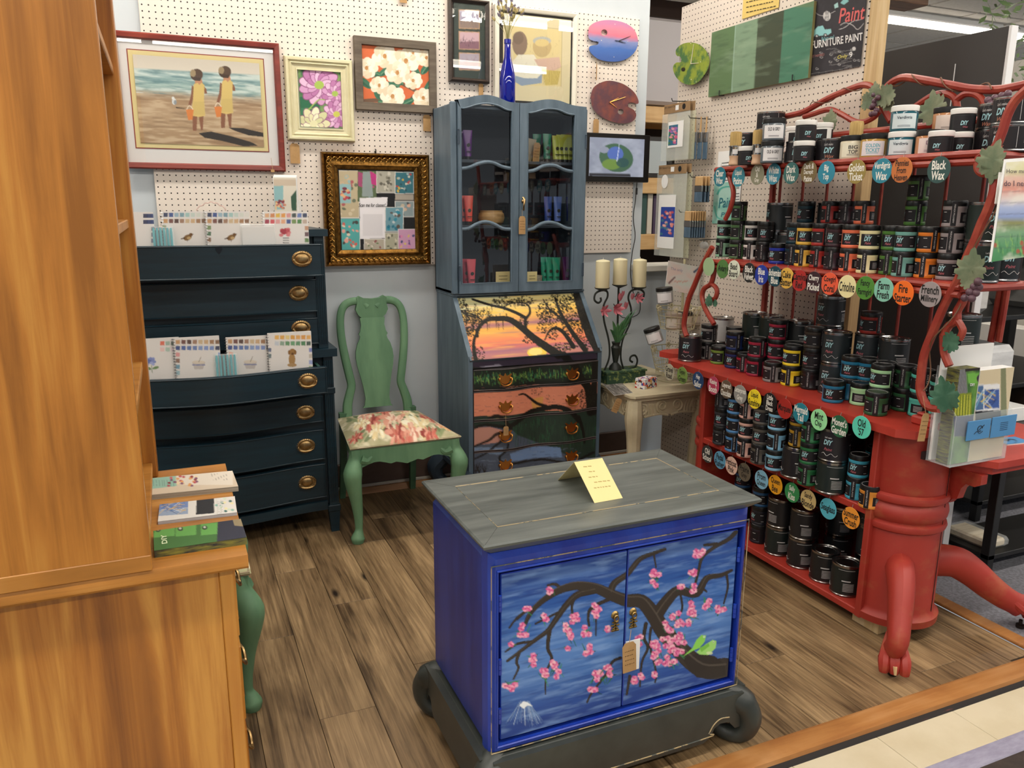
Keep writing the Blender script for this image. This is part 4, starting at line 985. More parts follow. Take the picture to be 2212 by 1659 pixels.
d1 = door([(330, 150), (430, 148), (560, 118), (700, 95), (800, 97), (920, 130), (1050, 182), (1172, 195)], HX0+.03, xm-.0015, [(428, 265), (510, 258), (630, 220), (760, 203), (900, 228), (1010, 280), (1090, 298)], 0, 0, [(999, 613), (1104, 608)], m1, -1)
d2 = door([(1188, 196), (1290, 196), (1420, 165), (1560, 150), (1700, 170), (1850, 222), (2005, 246)], xm+.0015, HX1-.014, [(1290, 325), (1380, 312), (1480, 282), (1570, 272), (1680, 285), (1800, 335), (1895, 350)], 0, 0, [(1137, 610), (1235, 604)], m2, 1)
for x0, x1 in ((HX0-.002, HX0+.029), (HX1-.013, HX1)):
    mb = MB(); mb.box((x0, HF-.004, HZ0), (x1, HF+.02, zt-.004), .005); mb.build('corner_post', SLATE, h, w=True)
p = onY(1130, 440, HF-.02); mb = MB(); mb.tube(smooth_path([(p.x, HF-.017, p.z+.03), (p.x+.004, HF-.03, p.z+.015), (p.x-.002, HF-.033, p.z-.01), (p.x+.003, HF-.022, p.z-.03)], 4), .0045, 6); mb.ball((p.x, HF-.02, p.z+.012), .009, 8, 6)
o = mb.build('key_tassel', BRASS, d2); o.location = -Vector(h.location)
pricetag(onY(1128, 467, HF-.03), .034, .085, 'kraft price tag tied to the hutch door key', rz=0, string=(.002, .006, .03))

# tubes and small goods behind the glass
def tube(px, py0, py1, z, Y, col, label, group, wpx=None):
    a = onY(px, py0, Y); hh = min(.14, a.z-z); w = .021
    t = thing('paint_tube', label, 'tube', (a.x, Y, z), 0, group)
    mb = MB(); n = 16; V = []; rows = 6
    for j in range(rows+1):
        f = j/rows
        for i in range(n):
            an = 2*PI*i/n; rx = .017+(.024-.017)*f; ry = .017*(1-f)+.001
            V.append((rx*math.cos(an), ry*math.sin(an), .018+f*(hh-.018)))
    F = [(j*n+i, j*n+(i+1) % n, (j+1)*n+(i+1) % n, (j+1)*n+i) for j in range(rows) for i in range(n)]+[tuple(range(n))[::-1], tuple(rows*n+i for i in range(n))]
    mb.add(V, F); mb.build('body', M('tube_'+col[1:], col, .25), t)
    mb = MB(); mb.lathe([(.013, 0), (.013, .017), (.012, .018)], 14); mb.build('cap', M('tube_cap', '#1d1d1d', .4), t)
    mb = MB(); mb.box((-.012, -.0185, .04), (.012, -.0172, .043)); mb.box((-.010, -.0188, .034), (.01, -.0176, .036)); mb.lathe([(.0085, 0), (.0085, .001)], 16); 
    mb.v[16:] = [(x, -.0115-.001*0+z*-1-.003, y+.07) for x, y, z in mb.v[16:]]
    mb.build('emblem', M('tube_print_dark', '#2b2f22', .5), t)
    return t
zb = HZ0+.018
for i, x in enumerate((1003, 1010)): tube(x, 284-3*i, 345, SHZ[0], 3.72-.03*i, '#6a2f86', 'purple paint tube on the top hutch shelf', 'purple tubes on the top hutch shelf')
for i, x in enumerate((1160, 1182)): tube(x, 289, 345, SHZ[0], 3.74-.05*i, '#1d7a5c', 'emerald green paint tube on the top hutch shelf', 'emerald tubes on the top hutch shelf')
for i, x in enumerate((1202, 1211, 1221, 1231)): tube(x, 293-2*i, 350, SHZ[0], 3.70, '#b3bf4c', 'lime yellow paint tube on the top hutch shelf', 'lime tubes on the top hutch shelf')
for i, x in enumerate((1001, 1012)): tube(x, 420, 480, SHZ[1], 3.72-.03*i, '#e0483a', 'coral red paint tube beside the wooden bowl on the middle hutch shelf', 'coral tubes on the middle hutch shelf')
for i, x in enumerate((1184, 1205, 1232)): tube(x, 421, 480, SHZ[1], 3.73-.03*(i == 1), ['#4058a0', '#5a74b8', '#22306e'][i], ['mid blue paint tube on the middle hutch shelf', 'light blue paint tube on the middle hutch shelf', 'navy blue paint tube on the middle hutch shelf'][i], None)
for i, x in enumerate((1006, 1018)): tube(x, 556, 608, zb, 3.72-.03*i, ['#b03446', '#e2606a'][i], ['dark red paint tube on the hutch floor', 'rose pink paint tube on the hutch floor'][i], None)
for i, x in enumerate((1177, 1188, 1202)): tube(x, 551, 606, zb, 3.72-.02*i, '#2f9a78', 'jade green paint tube on the hutch floor', 'jade tubes on the hutch floor')
tube(1224, 551, 606, zb, 3.71, '#5c2f66', 'plum purple paint tube beside the jade tubes', None)
def cardstand(px, py0, px1, py1, z, Y, label):
    a = onY(px, py0, Y); b = onY(px1, py1, Y); mb = MB(); w = b.x-a.x
    t = thing('note_card', label, 'note card', (a.x+w/2, Y, z))
    mb.box((-w/2, -.001, 0), (w/2, .001, a.z-z), .0004); mb.box((-w/2, -.001, 0), (w/2, .02, .0015)); mb.build('card', M('note_yellow', '#e2cf92', .75), t)
    mb = MB()
    for k in range(3): mb.box((-w*.3, -.0014, (a.z-z)*(.3+.2*k)), (w*.3, -.0011, (a.z-z)*(.33+.2*k)))
    mb.build('handwriting', M('ink_brown', '#5b3d20', .8), t)
cardstand(1071, 587, 1102, 608, zb, 3.66, 'small yellow note card leaning on the hutch floor beside the rose tubes')
cardstand(1139, 587, 1160, 609, zb, 3.64, 'small yellow note card in front of the woven pot')
p = onY(1058, 470, 3.72); b = thing('wooden_bowl', 'light wooden bowl on the middle hutch shelf', 'bowl', (p.x, 3.70, SHZ[1]))
mb = MB(); mb.lathe([(.045, 0), (.06, .012), (.066, .035), (.062, .055), (.055, .062), (.055, .07), (.05, .07), (.05, .06), (.058, .035), (.04, .012), (0, .01)], 28); mb.build('bowl', wood('bowl_wood', '#9c7a4c', '#b8935f', '#6f5230', grain=(9, 9, 60)), b)
p = onY(1158, 600, 3.70); b = thing('woven_pot', 'small pale woven pot on the hutch floor behind a yellow note', 'pot', (p.x, 3.70, zb))
mb = MB(); mb.lathe([(.026, 0), (.031, .02), (.032, .05), (.029, .05), (.027, .006), (0, .005)], 22); mb.build('pot', M('pot_pale', '#b5ab98', .8, col2='#8d8270', scale=(60, 60, 200)), b)
# leaning tag and paper in the right top bay
p = onY(1150, 318, 3.7); mb = MB(); mb.prism([(p.x-.03, SHZ[0]), (p.x+.0, SHZ[0]), (p.x+.03, SHZ[0]+.11), (p.x-.035, SHZ[0]+.12)], 3.715, 3.717, 'y'); tag(mb.build('paper_cone', M('paper_beige', '#b3a891', .8), recalc=True), 'beige folded paper beside the emerald tubes', 'paper')
pricetag((p.x+.022, 3.69, SHZ[0]+.095), .036, .095, 'brown kraft tag standing beside the emerald tubes inside the hutch', ry=.08)

# cobalt bottle with dried stems on the hutch
p = onY(1096, 215, 3.70); bt = thing('cobalt_bottle', 'tall cobalt blue glass bottle standing on top of the hutch', 'bottle', (p.x, 3.70, zt-.012))
m_, N_, L_, B_ = nt('cobalt_glass'); B_.inputs['Base Color'].default_value = (*C('#0b1fb0'), 1); B_.inputs['Roughness'].default_value = .04; B_.inputs['Transmission Weight'].default_value = .55; B_.inputs['Coat Weight'].default_value = .5
bz = onY(1095, 85, 3.70).z-(zt-.012)
mb = MB(); mb.lathe([(.034, 0), (.038, .006), (.038, bz*.42), (.036, bz*.5), (.026, bz*.64), (.0165, bz*.75), (.0145, bz*.93), (.017, bz*.94), (.017, bz), (.012, bz), (.012, bz*.8), (.03, bz*.5), (.033, bz*.04), (0, bz*.03)], 28); mb.build('bottle', m_, bt)
ds = thing('dried_stems', 'bunch of dried lavender and grass stems in the cobalt bottle', 'dried flowers', (p.x, 3.70, zt-.012+bz*.3))
rs = random.Random(5); a = MB(); b_ = MB(); c_ = MB()
for i in range(26):
    an = rs.uniform(0, 6.28); sp = rs.uniform(.02, .075); L = bz*.7+rs.uniform(.09, .2); dx, dy = sp*math.cos(an), sp*math.sin(an)*.6
    q = smooth_path([(0, 0, 0), (dx*.1, dy*.1, bz*.68), (dx*.6, dy*.6, bz*.7+(L-bz*.7)*.6), (dx*1.2, dy*1.2, L)], 4); a.tube(q, .0009, 4)
    tgt = b_ if i % 2 else c_
    for k in range(9):
        f = k/9; pt = Vector(q[-1])*(1-f*.3)+Vector((dx*.6, dy*.6, bz*.7+(L-bz*.7)*.6))*(f*.3); tgt.ball(pt+Vector((rs.uniform(-.005, .005), rs.uniform(-.004, .004), 0)), .0035, 5, 4, (1, 1, 1.8))
for q_ in (a.build('stems', M('straw', '#8b8450', .8), ds), b_.build('seed_heads', M('seed_tan', '#a99a68', .9), ds), c_.build('lavender_heads', M('lavender_dry', '#6a6272', .9), ds)): q_['kind'] = 'stuff'
# ================================================================== blue cabinet with blossom doors
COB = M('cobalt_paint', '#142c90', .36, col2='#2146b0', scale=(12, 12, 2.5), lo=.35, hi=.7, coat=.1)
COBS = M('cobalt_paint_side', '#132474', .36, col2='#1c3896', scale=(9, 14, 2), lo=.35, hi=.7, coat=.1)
GRF = M('graphite_paint', '#434845', .38, col2='#636864', scale=(3, 26, 26), lo=.35, hi=.7, coat=.12)
GRB = M('graphite_base', '#2e322f', .42, col2='#3c403c', scale=(9, 9, 9))
WORN = M('worn_gold_line', '#b09b74', .5, col2='#565b57', scale=(30, 30, 30), lo=.5, hi=.56)
BX0, BX1, BF, BBK, BZ0, BZ1 = .614, 1.350, 1.535, 1.975, .163, .688
t = thing('blue_cabinet', 'cobalt blue two door cabinet painted with cherry blossoms, graphite top and scroll base', 'cabinet', (.98, 1.75, 0))
fx0, fx1 = onY(1085, 1400, 1.55).x-.026, onY(1578, 1300, 1.55).x+.022
dz1, dz0 = (onY(1085, 1238, 1.55).z+onY(1585, 1150, 1.55).z)/2+.006, (onY(1075, 1582, 1.55).z+onY(1567, 1460, 1.55).z)/2-.008
dx0, dx1 = onY(1080, 1400, 1.55).x-.002, onY(1577, 1300, 1.55).x+.004
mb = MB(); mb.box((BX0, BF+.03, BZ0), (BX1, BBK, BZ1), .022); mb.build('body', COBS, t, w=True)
# front frame with rounded outer edge
def frame(mb, x0, x1, z0, z1, ix0, ix1, iz0, iz1, y0, y1, ch):
    O = [(x0, z0), (x1, z0), (x1, z1), (x0, z1)]; I = [(ix0, iz0), (ix1, iz0), (ix1, iz1), (ix0, iz1)]
    O2 = [(x0+ch, z0+ch), (x1-ch, z0+ch), (x1-ch, z1-ch), (x0+ch, z1-ch)]
    V = [(a, y1, b) for a, b in O]+[(a, y0+ch, b) for a, b in O]+[(a, y0, b) for a, b in O2]+[(a, y0, b) for a, b in I]+[(a, y1, b) for a, b in I]
    F = []
    for k in range(4):
        for i in range(4): j = (i+1) % 4; F.append((k*4+i, k*4+j, k*4+4+j, k*4+4+i))
    mb.add(V, F)
mb = MB(); frame(mb, BX0, BX1, BZ0, BZ1, dx0-.008, dx1+.008, dz0-.008, dz1+.008, BF, BF+.05, .014); mb.build('front_frame', COB, t, w=True, recalc=True)
for off, r in ((-.004, .0035), (-.018, .0018)):
    mb = MB(); x0, x1, z0, z1 = dx0-.012-(-.004-off), dx1+.012+(-.004-off), dz0-.012-(-.004-off), dz1+.012+(-.004-off)
    mb.tube([(x0, BF-.0002, z0), (x1, BF-.0002, z0), (x1, BF-.0002, z1), (x0, BF-.0002, z1)], r, 6, closed=True); mb.build('bead', COB if off == -.004 else WORN, t, w=True)
SPX = onY(1345, 1380, 1.55).x
def blossom(cv):
    T = [(0, '#22458f'), (.2, '#2c56a0'), (.4, '#3f6cb4'), (.55, '#5b86c8'), (.68, '#4a74b8'), (.85, '#2c53a0'), (1, '#1d3c88')]
    zz = 1-(cv_z(cv)-dz0)/(dz1-dz0); cs = np.array([C(c) for _, c in T])
    for k in range(3): cv.I[..., k] = np.interp(zz, [a for a, _ in T], cs[:, k])
    f = cv.field(5, 46, 21); cv.tint(f, '#86a8da', .5, .78, .55); f = cv.field(4, 60, 22); cv.tint(f, '#16357e', .52, .8, .6); f = cv.field(2, 30, 27); cv.tint(f, '#7aa0d8', .55, .8, .4)
    cv.crop(880, 940, 2.307); g = cv.rng
    # mountain
    for i in range(60):
        x = g.uniform(490, 690); pk = 1325+abs(x-585)*.9; cv.stroke([(585+(x-585)*.35, max(1325, pk-60)), (x, 1440+g.uniform(-30, 12))], 3, 2, ['#8fb0d8', '#c9dcf0', '#2c4a88', '#5c80b8'][i % 4], .55, False)
    cv.poly([(560, 1345), (578, 1325), (600, 1330), (625, 1350), (600, 1345), (580, 1362)], '#eef4fa')
    BR, BD = '#3a332e', '#241f1c'
    W = [([(1580, 1160), (1470, 1160), (1370, 1080), (1280, 980), (1230, 900), (1170, 830), (1090, 825), (1020, 800), (940, 765), (850, 752), (770, 770), (690, 815), (620, 880), (585, 950)], 100, 14), ([(1240, 900), (1290, 830), (1350, 775), (1440, 790), (1490, 715), (1560, 700), (1615, 675)], 62, 10), ([(1010, 790), (1030, 740), (1100, 690), (1160, 620), (1230, 590), (1285, 570)], 34, 12),
         ([(930, 775), (850, 795), (790, 850), (740, 920), (700, 975), (640, 1020), (560, 1080), (500, 1125)], 34, 10), ([(770, 775), (740, 745), (700, 750)], 16, 8), ([(710, 970), (700, 1060), (720, 1110), (700, 1160)], 18, 8), ([(560, 1080), (545, 1130), (555, 1160), (530, 1215)], 14, 6), ([(650, 850), (560, 900), (510, 960)], 12, 6), ([(620, 1030), (550, 1040), (490, 1080)], 12, 5), ([(840, 800), (820, 850), (825, 920)], 12, 8), ([(1000, 820), (920, 860), (900, 900), (905, 950)], 16, 8),
         ([(1440, 790), (1470, 770), (1490, 780)], 12, 7), ([(1430, 760), (1450, 680), (1470, 610), (1530, 560), (1600, 520), (1635, 485)], 8, 20), ([(1480, 550), (1540, 545)], 10, 16), ([(1590, 700), (1595, 760), (1575, 840)], 10, 5), ([(1360, 790), (1370, 860), (1350, 910)], 8, 6), ([(1190, 940), (1180, 1010), (1200, 1060), (1170, 1130), (1160, 1250)], 16, 6), ([(1060, 1110), (1020, 1130), (990, 1190), (920, 1280), (895, 1330)], 12, 6), ([(1110, 1200), (1095, 1290)], 12, 8), ([(1215, 960), (1210, 1040), (1240, 1180), (1235, 1230)], 10, 5), ([(1230, 600), (1240, 660)], 7, 4), ([(590, 880), (550, 920)], 8, 4), ([(640, 940), (720, 900), (760, 880)], 6, 10), ([(690, 1180), (688, 1290)], 6, 3), ([(940, 920), (938, 1000)], 6, 3)]
    for p, a, b in W: cv.stroke(p, a+4, b+3, BD); 
    for p, a, b in W: cv.stroke(p, a, b, BR)
    cv.poly([(1370, 1110), (1450, 1085), (1530, 1100), (1580, 1140), (1585, 1195), (1500, 1215), (1440, 1205), (1400, 1165)], '#2f2925')
    for p, a, b in W[:4]:
        q = [(x+4, y-a*.2) for x, y in p]; cv.stroke(q, a*.1, 2, '#6b6258', .45)
    def bl(x, y, n, sx, sy, r=15):
        for i in range(5): cv.stroke([(x+g.uniform(-sx, sx), y+g.uniform(-sy, sy)), (x+g.uniform(-sx-20, sx+20), y+g.uniform(-sy-6, sy+22))], 7, 3, ['#2f6a48', '#3f8a5a', '#1f4a3a'][i % 3], 1, False)
        for i in range(n):
            cx, cy = x+g.uniform(-sx, sx), y+g.uniform(-sy, sy); c = [['#d95a96', '#e884b0', '#f2a9c6'], ['#e06a9c', '#f09aba', '#f6c0cc']][i % 2]; a0 = g.uniform(0, 6)
            for k in range(5): cv.ell(cx+r*.55*math.cos(a0+k*1.2566), cy+r*.55*math.sin(a0+k*1.2566), r*.55, r*.45, c[(k+i) % 3], .95)
            cv.ell(cx, cy, r*.25, r*.25, '#c83a7c')
    for x, y, n, sx, sy in ((717, 775, 3, 14, 12), (596, 870, 3, 16, 10), (682, 915, 3, 18, 16), (573, 970, 5, 26, 34), (520, 1045, 1, 4, 4), (622, 1120, 4, 14, 26), (515, 1250, 5, 28, 24), (683, 1200, 4, 12, 32), (742, 1165, 8, 22, 40), (805, 985, 10, 18, 60), (835, 905, 4, 16, 18), (798, 1060, 1, 4, 4), (892, 975, 4, 14, 22), (902, 1070, 5, 16, 26), (942, 880, 6, 18, 32), (993, 968, 2, 6, 8), (945, 1205, 6, 20, 26), (1000, 1185, 6, 24, 36), (930, 1270, 4, 22, 14), (1150, 1025, 4, 18, 26), (1125, 1225, 4, 14, 18), (1168, 1200, 2, 6, 6), (1235, 1190, 2, 6, 8), (1235, 705, 5, 20, 26), (1242, 752, 1, 4, 4), (1425, 690, 3, 14, 10), (1450, 590, 5, 28, 16), (1362, 757, 2, 8, 6), (1422, 765, 3, 12, 16), (1412, 850, 4, 8, 34), (1420, 890, 4, 16, 20), (1490, 830, 5, 16, 30), (1560, 875, 5, 18, 26), (1335, 900, 4, 18, 20), (1310, 960, 6, 26, 24), (1300, 1040, 9, 30, 40), (1360, 1010, 6, 24, 26), (1340, 1075, 7, 30, 24), (1235, 1060, 6, 22, 30), (1240, 1110, 6, 20, 30), (1300, 1125, 4, 16, 22), (1333, 1130, 2, 8, 8), (1400, 935, 2, 5, 7), (1360, 940, 4, 16, 16)): bl(x, y, n, sx, sy)
    cv.poly([(1370, 1105), (1420, 1060), (1440, 1020), (1465, 995), (1488, 998), (1480, 1030), (1455, 1060), (1420, 1075)], '#8fd65c'); cv.poly([(1440, 1080), (1480, 1045), (1520, 1020), (1540, 1025), (1535, 1060), (1500, 1095), (1455, 1092)], '#a4dd78'); cv.poly([(1455, 1060), (1500, 1036), (1505, 1050), (1465, 1080)], '#7cc24a'); cv.ell(1478, 1005, 5, 5, '#e8f2e0'); cv.ell(1525, 1030, 4, 4, '#e8f2e0'); cv.ell(1478, 1005, 2, 2, '#20301c'); cv.ell(1525, 1030, 2, 2, '#20301c'); cv.ell(1505, 1085, 16, 8, '#dcebb8', .8)
def cv_z(cv): return cv.o.z+cv.A*cv.U.z+cv.B*cv.V.z
for xa, xb, sd in ((dx0, SPX-.0015, -1), (SPX+.0015, dx1, 1)):
    mb = MB(); mb.box((xa, BF+.007, dz0), (xb, BF+.03, dz1), .002); d = mb.build('door', COB, t, w=True)
    cv = Paint((xa+.002, BF+.0066, dz1-.002), (xb-xa-.004, 0, 0), (0, 0, dz0-dz1+.004), 150, 180); blossom(cv); p_ = cv.build('painting', t, printmat('satin_painting', .38, coat=.1)); p_.parent = d
    x = xa-.003 if sd < 0 else xb+.003
    for z in (dz0+.07, dz0+.2, dz1-.07):
        mb = MB()
        for k in range(3): mb.tube([(x, BF+.003, z-.02+k*.0135), (x, BF+.003, z-.0075+k*.0135)], .0045, 8)
        o = mb.build('hinge', COB, d); o.location = -Vector(t.location)
    # charm pull
    u, v = ((1331, 1343), (1370, 1336))[sd > 0]; p = onY(u, v-12, BF); mb = MB(); mb.lathe([(.001, .006), (.008, .004), (.011, 0)][::-1], 16); mb.v = [(a+p.x, BF+.006-c, b+p.z) for a, b, c in mb.v]
    mb.tube([(p.x+.006*math.cos(a), BF-.002, p.z-.006+.008*math.sin(a)) for a in np.linspace(0, 2*PI, 13)[:-1]], .0018, 6, closed=True)
    for (w, h, dzz) in ((.006, .028, -.012), (.018, .004, -.018), (.024, .004, -.026), (.016, .004, -.034), (.022, .0045, -.04)): mb.box((p.x-w/2, BF+.001, p.z+dzz-h if h > .02 else p.z+dzz-h/2), (p.x+w/2, BF+.0045, p.z+dzz if h > .02 else p.z+dzz+h/2), .0006)
    o = mb.build('charm_pull', M('brass_pull', '#9a8150', .35, 1), d); o.location = -Vector(t.location)
# top
TX0, TX1, TY0, TY1, TZ = .592, 1.368, 1.518, 1.985, .72
mb = MB()
def slab(z, ix): return [(TX0+ix, TY0+ix, z), (TX1-ix, TY0+ix, z), (TX1-ix, TY1-ix, z), (TX0+ix, TY1-ix, z)]
L_ = [slab(TZ, .004), slab(TZ-.004, .0), slab(TZ-.010, .001), slab(TZ-.02, .012), slab(TZ-.034, .03)]
V = [p for s_ in L_ for p in s_]; F = [(0, 1, 2, 3), tuple(16+i for i in (3, 2, 1, 0))]
for k in range(4):
    for i in range(4): j = (i+1) % 4; F.append((k*4+i, k*4+j, k*4+4+j, k*4+4+i))
mb.add(V, F); mb.build('top', GRF, t, w=True, recalc=True, ang=25)
gi = [onZ(u, v, TZ) for u, v in ((989, 1056), (1402, 988), (1566, 1060), (1072, 1136))]
gx0, gx1, gy0, gy1 = (gi[0].x+gi[3].x)/2, (gi[1].x+gi[2].x)/2, (gi[2].y+gi[3].y)/2, (gi[0].y+gi[1].y)/2
mb = MB(); mb.tube([(gx0, gy0, TZ), (gx1, gy0, TZ), (gx1, gy1, TZ), (gx0, gy1, TZ)], .0016, 4, closed=True); mb.build('inlay_line', WORN, t, w=True)
mb = MB()
for (xa, ya), (xb, yb) in (((TX0+.006, TY0+.006), (gx0, gy0)), ((TX1-.006, TY0+.006), (gx1, gy0)), ((TX1-.006, TY1-.006), (gx1, gy1)), ((TX0+.006, TY1-.006), (gx0, gy1))): mb.tube([(xa, ya, TZ-.0002), (xb, yb, TZ-.0002)], .0006, 4)
mb.build('mitre_line', M('graphite_line', '#232624', .5), t, w=True)
# scroll base
zA = BZ0+.002
mb = MB(); n = 40; x0, x1 = BX0+.0, BX1-.0
def apron(x0, x1):
    w = x1-x0; top = [(x0, zA), (x1, zA)]
    low = [(.0, .06), (.03, .06), (.06, .085), (.1, .088), (.125, .078), (.14, .055), (.17, .042), (.83, .042), (.86, .055), (.875, .078), (.9, .088), (.94, .085), (.97, .06), (1., .06)]
    return top+[(x0+w*a, b) for a, b in low[::-1]]
mb.prism(apron(BX0, BX1), BF-.026, BF+.01, 'y'); 
mb.tube(smooth_path([(x0+(x1-x0)*a, BF-.0265, b+.008) for a, b in ((.06, .092), (.1, .095), (.13, .082), (.15, .06), (.18, .048), (.82, .048), (.85, .06), (.87, .082), (.9, .095), (.94, .092))], 4), .0016, 5, m=1)
mb.build('front_apron', [GRB, WORN], t, w=True, recalc=True)
for xs in (BX0-.026, BX1-.01):
    mb = MB(); ap = apron(BF, BBK); mb.prism(ap, xs, xs+.036, 'x'); mb.build('side_apron', GRB, t, w=True, recalc=True)
mb = MB(); mb.box((BX0-.01, BF-.012, BZ0-.012), (BX1+.01, BBK, BZ0+.004), .005); mb.build('base_moulding', GRB, t, w=True)
for sx, x in ((-1, BX0+.012), (1, BX1-.012)):
    for sy, y in ((-1, BF+.012), (1, BBK-.02)):
        q = smooth_path([(-.05, .13), (-.01, .14), (.03, .125), (.052, .09), (.05, .05), (.026, .022), (-.012, .02), (-.036, .042), (-.034, .066), (-.014, .07)], 5)
        mb = MB(); n = len(q)
        mb.tube([(x+sx*a.x*.72, y+sy*a.x*.72, a.y*.98+.002) for a in q], [.042*(1-i/(n-1))+.014*(i/(n-1)) if i/(n-1) > .25 else .038 for i in range(n)], 12, flat=1)
        mn = min(v[2] for v in mb.v); mb.v = [(a, b, max(c, 0.0)) for a, b, c in mb.v]
        mb.build('scroll_foot', GRB, t, w=True)
# tent card and price tag
cq = [onZ(u, v, TZ) for u, v in ((1205, 1037), (1284, 1087), (1345, 1076), (1300, 1020))]
tc = thing('tent_card', 'folded yellow tent card with handwriting on the blue cabinet top', 'card', ((cq[1].x+cq[2].x)/2, (cq[1].y+.05), TZ))
f0, f1 = cq[1], cq[2]; yb = cq[0].y
r0 = onY(1240, 998, (f0.y+yb)/2); r1 = onY(1316, 988, (f1.y+yb)/2); zr = (r0.z+r1.z)/2
b0 = Vector((f0.x-.03, yb, TZ)); b1 = Vector((f1.x-.03, yb, TZ)); R0 = Vector((r0.x, r0.y, zr)); R1 = Vector((r0.x+(f1-f0).length, r1.y, zr))
b0 = cq[0]; b1 = b0+(f1-f0)
YN = M('note_yellow', '#e2cf92', .75)
def sheet(mb, a, b, c, d, th=.0006):
    n_ = (b-a).cross(d-a).normalized()*th; mb.add([a, b, c, d, a+n_, b+n_, c+n_, d+n_], [(0, 3, 2, 1), (4, 5, 6, 7), (0, 1, 5, 4), (1, 2, 6, 5), (2, 3, 7, 6), (3, 0, 4, 7)])
mb = MB(); sheet(mb, f0, f1, R1, R0); sheet(mb, b0, b1, R1, R0); mb.build('card', YN, tc, w=True, recalc=True, smooth=False)
mb = MB(); rs = random.Random(2); nn = (f1-f0).cross(R0-f0).normalized()*.0012
for k in range(5):
    a = .22+.1*(k % 2)
    while a < .78:
        l = rs.uniform(.05, .13); b = .85-.13*k-a*.03; P = [f0+(f1-f0)*s_+(R0-f0)*w_+nn for s_, w_ in ((a, b), (a+l, b-.01), (a+l, b+.012), (a, b+.02))]; mb.add(P, [(0, 1, 2, 3)]); a += l+.03
mb.build('handwriting', M('pencil_faint', '#a58f55', .8), tc, w=True)
p = onY(1372, 1384, BF-.016); wt = MB(); wt.box((p.x-.024, BF-.012, p.z-.085), (p.x+.018, BF-.0105, p.z), .0004)
tag(wt.build('white_card', WHITE), 'white card behind the kraft tag on the blue cabinet doors', 'card')
pricetag(onY(1359, 1388, BF-.02), .039, .082, 'kraft price tag hanging from the pull of the blue cabinet', ry=-.06, string=(.008, .006, .03))

# ================================================================== cream carved side table in the corner
CRM = M('cream_antique', '#c2b698', .55, col2='#aa9d7e', scale=(8, 8, 8), lo=.4, hi=.75)
KX, KY, KZ = 1.984, 3.134, .57
ct = thing('cream_table', 'antique cream carved side table beside the secretary desk', 'table', (2.22, 3.46, 0))
KX1, KY1 = 2.46, 3.80
mb = MB(); mb.prism([(KX+.02, KY), (KX1-.02, KY), (KX1, KY+.02), (KX1, KY1), (KX, KY1), (KX, KY+.02)], KZ-.012, KZ); mb.prism([(KX+.03, KY+.012), (KX1-.03, KY+.012), (KX1-.012, KY+.03), (KX1-.012, KY1), (KX+.012, KY1), (KX+.012, KY+.03)], KZ-.03, KZ-.011); mb.build('table_top', CRM, ct, w=True, recalc=True)
for (a, b) in (((KX+.03, KY+.03), (KX1-.03, KY+.045)), ((KX+.03, KY+.03), (KX+.045, KY1-.02)), ((KX1-.045, KY+.03), (KX1-.03, KY1-.02)), ((KX+.03, KY1-.035), (KX1-.03, KY1-.02))):
    mb = MB(); mb.box((a[0], a[1], KZ-.115), (b[0], b[1], KZ-.028), .003); mb.build('apron', CRM, ct, w=True)
def volute(cx, cz, r, s, n=28, turns=1.7):
    return [(cx+s*r*(1-.82*i/n)*math.cos(-PI/2+2*PI*turns*i/n), cz+r*(1-.82*i/n)*math.sin(-PI/2+2*PI*turns*i/n)) for i in range(n+1)]
def carving(pt, L):
    mb = MB(); m = L/2
    for s in (-1, 1):
        mb.tube([pt(a, b) for a, b in volute(m+s*.045, KZ-.068, .034, s)], [.007-.004*i/28 for i in range(29)], 6)
        mb.tube([pt(a, b) for a, b in volute(m+s*(m-.05), KZ-.072, .03, -s)], [.0065-.004*i/28 for i in range(29)], 6)
        for k in range(5):
            x = m+s*(.085+k*.018)
            if abs(x-m) < m-.06: mb.tube(smooth_path([pt(x, KZ-.11), pt(x+s*.004, KZ-.08), pt(x+s*.016, KZ-.05+.003*k)], 4), [.006, .006, .006, .006, .005, .004, .003, .002, .001], 6)
        mb.tube(smooth_path([pt(m+s*.008, KZ-.118), pt(m+s*.06, KZ-.108), pt(m+s*(m-.06), KZ-.115)], 5), .006, 6)
    return mb
carving(lambda a, b: (KX+.03+a, KY+.029, b), KX1-KX-.06).build('front_carving', CRM, ct, w=True)
carving(lambda a, b: (KX+.029, KY+.05+a, b), .4).build('side_carving', CRM, ct, w=True)
for sx, x in ((-1, KX+.055), (1, KX1-.05)):
    for sy, y in ((-1, KY+.055), (1, KY1-.05)):
        mb = MB(); q = smooth_path([(x+sx*.012, y+sy*.012, KZ-.03), (x+sx*.014, y+sy*.014, KZ-.12), (x+sx*.004, y+sy*.004, KZ-.22), (x-sx*.006, y-sy*.006, .18), (x-sx*.004, y-sy*.004, .07), (x+sx*.008, y+sy*.008, .03), (x+sx*.008, y+sy*.008, 0)], 4)
        mb.tube(q, [np.interp(i/(len(q)-1), [0, .17, .33, .5, .75, .9, 1], [.036, .046, .036, .03, .024, .034, .03]) for i in range(len(q))], 10)
        leg = mb.build('leg', CRM, ct, w=True)
        mb = MB(); fx, fy = x+sx*.012, y-.034 if sy < 0 else y+.03
        mb.lathe([(.02, 0), (.02, .004), (.012, .008), (0, .009)], 14); mb.v = [(a+x+sx*.012, y-.03-c, b+KZ-.15) for a, b, c in mb.v]
        for k in (-1, 1): mb.tube(smooth_path([(x+k*.015, y-.03, KZ-.17), (x+k*.02, y-.024, KZ-.22), (x+k*.008, y-.022, KZ-.3), (x, y-.018, KZ-.33)], 4), .005, 6)
        if sy < 0: o = mb.build('leg_carving', CRM, ct); o.parent = leg; o.location = -Vector(ct.location)
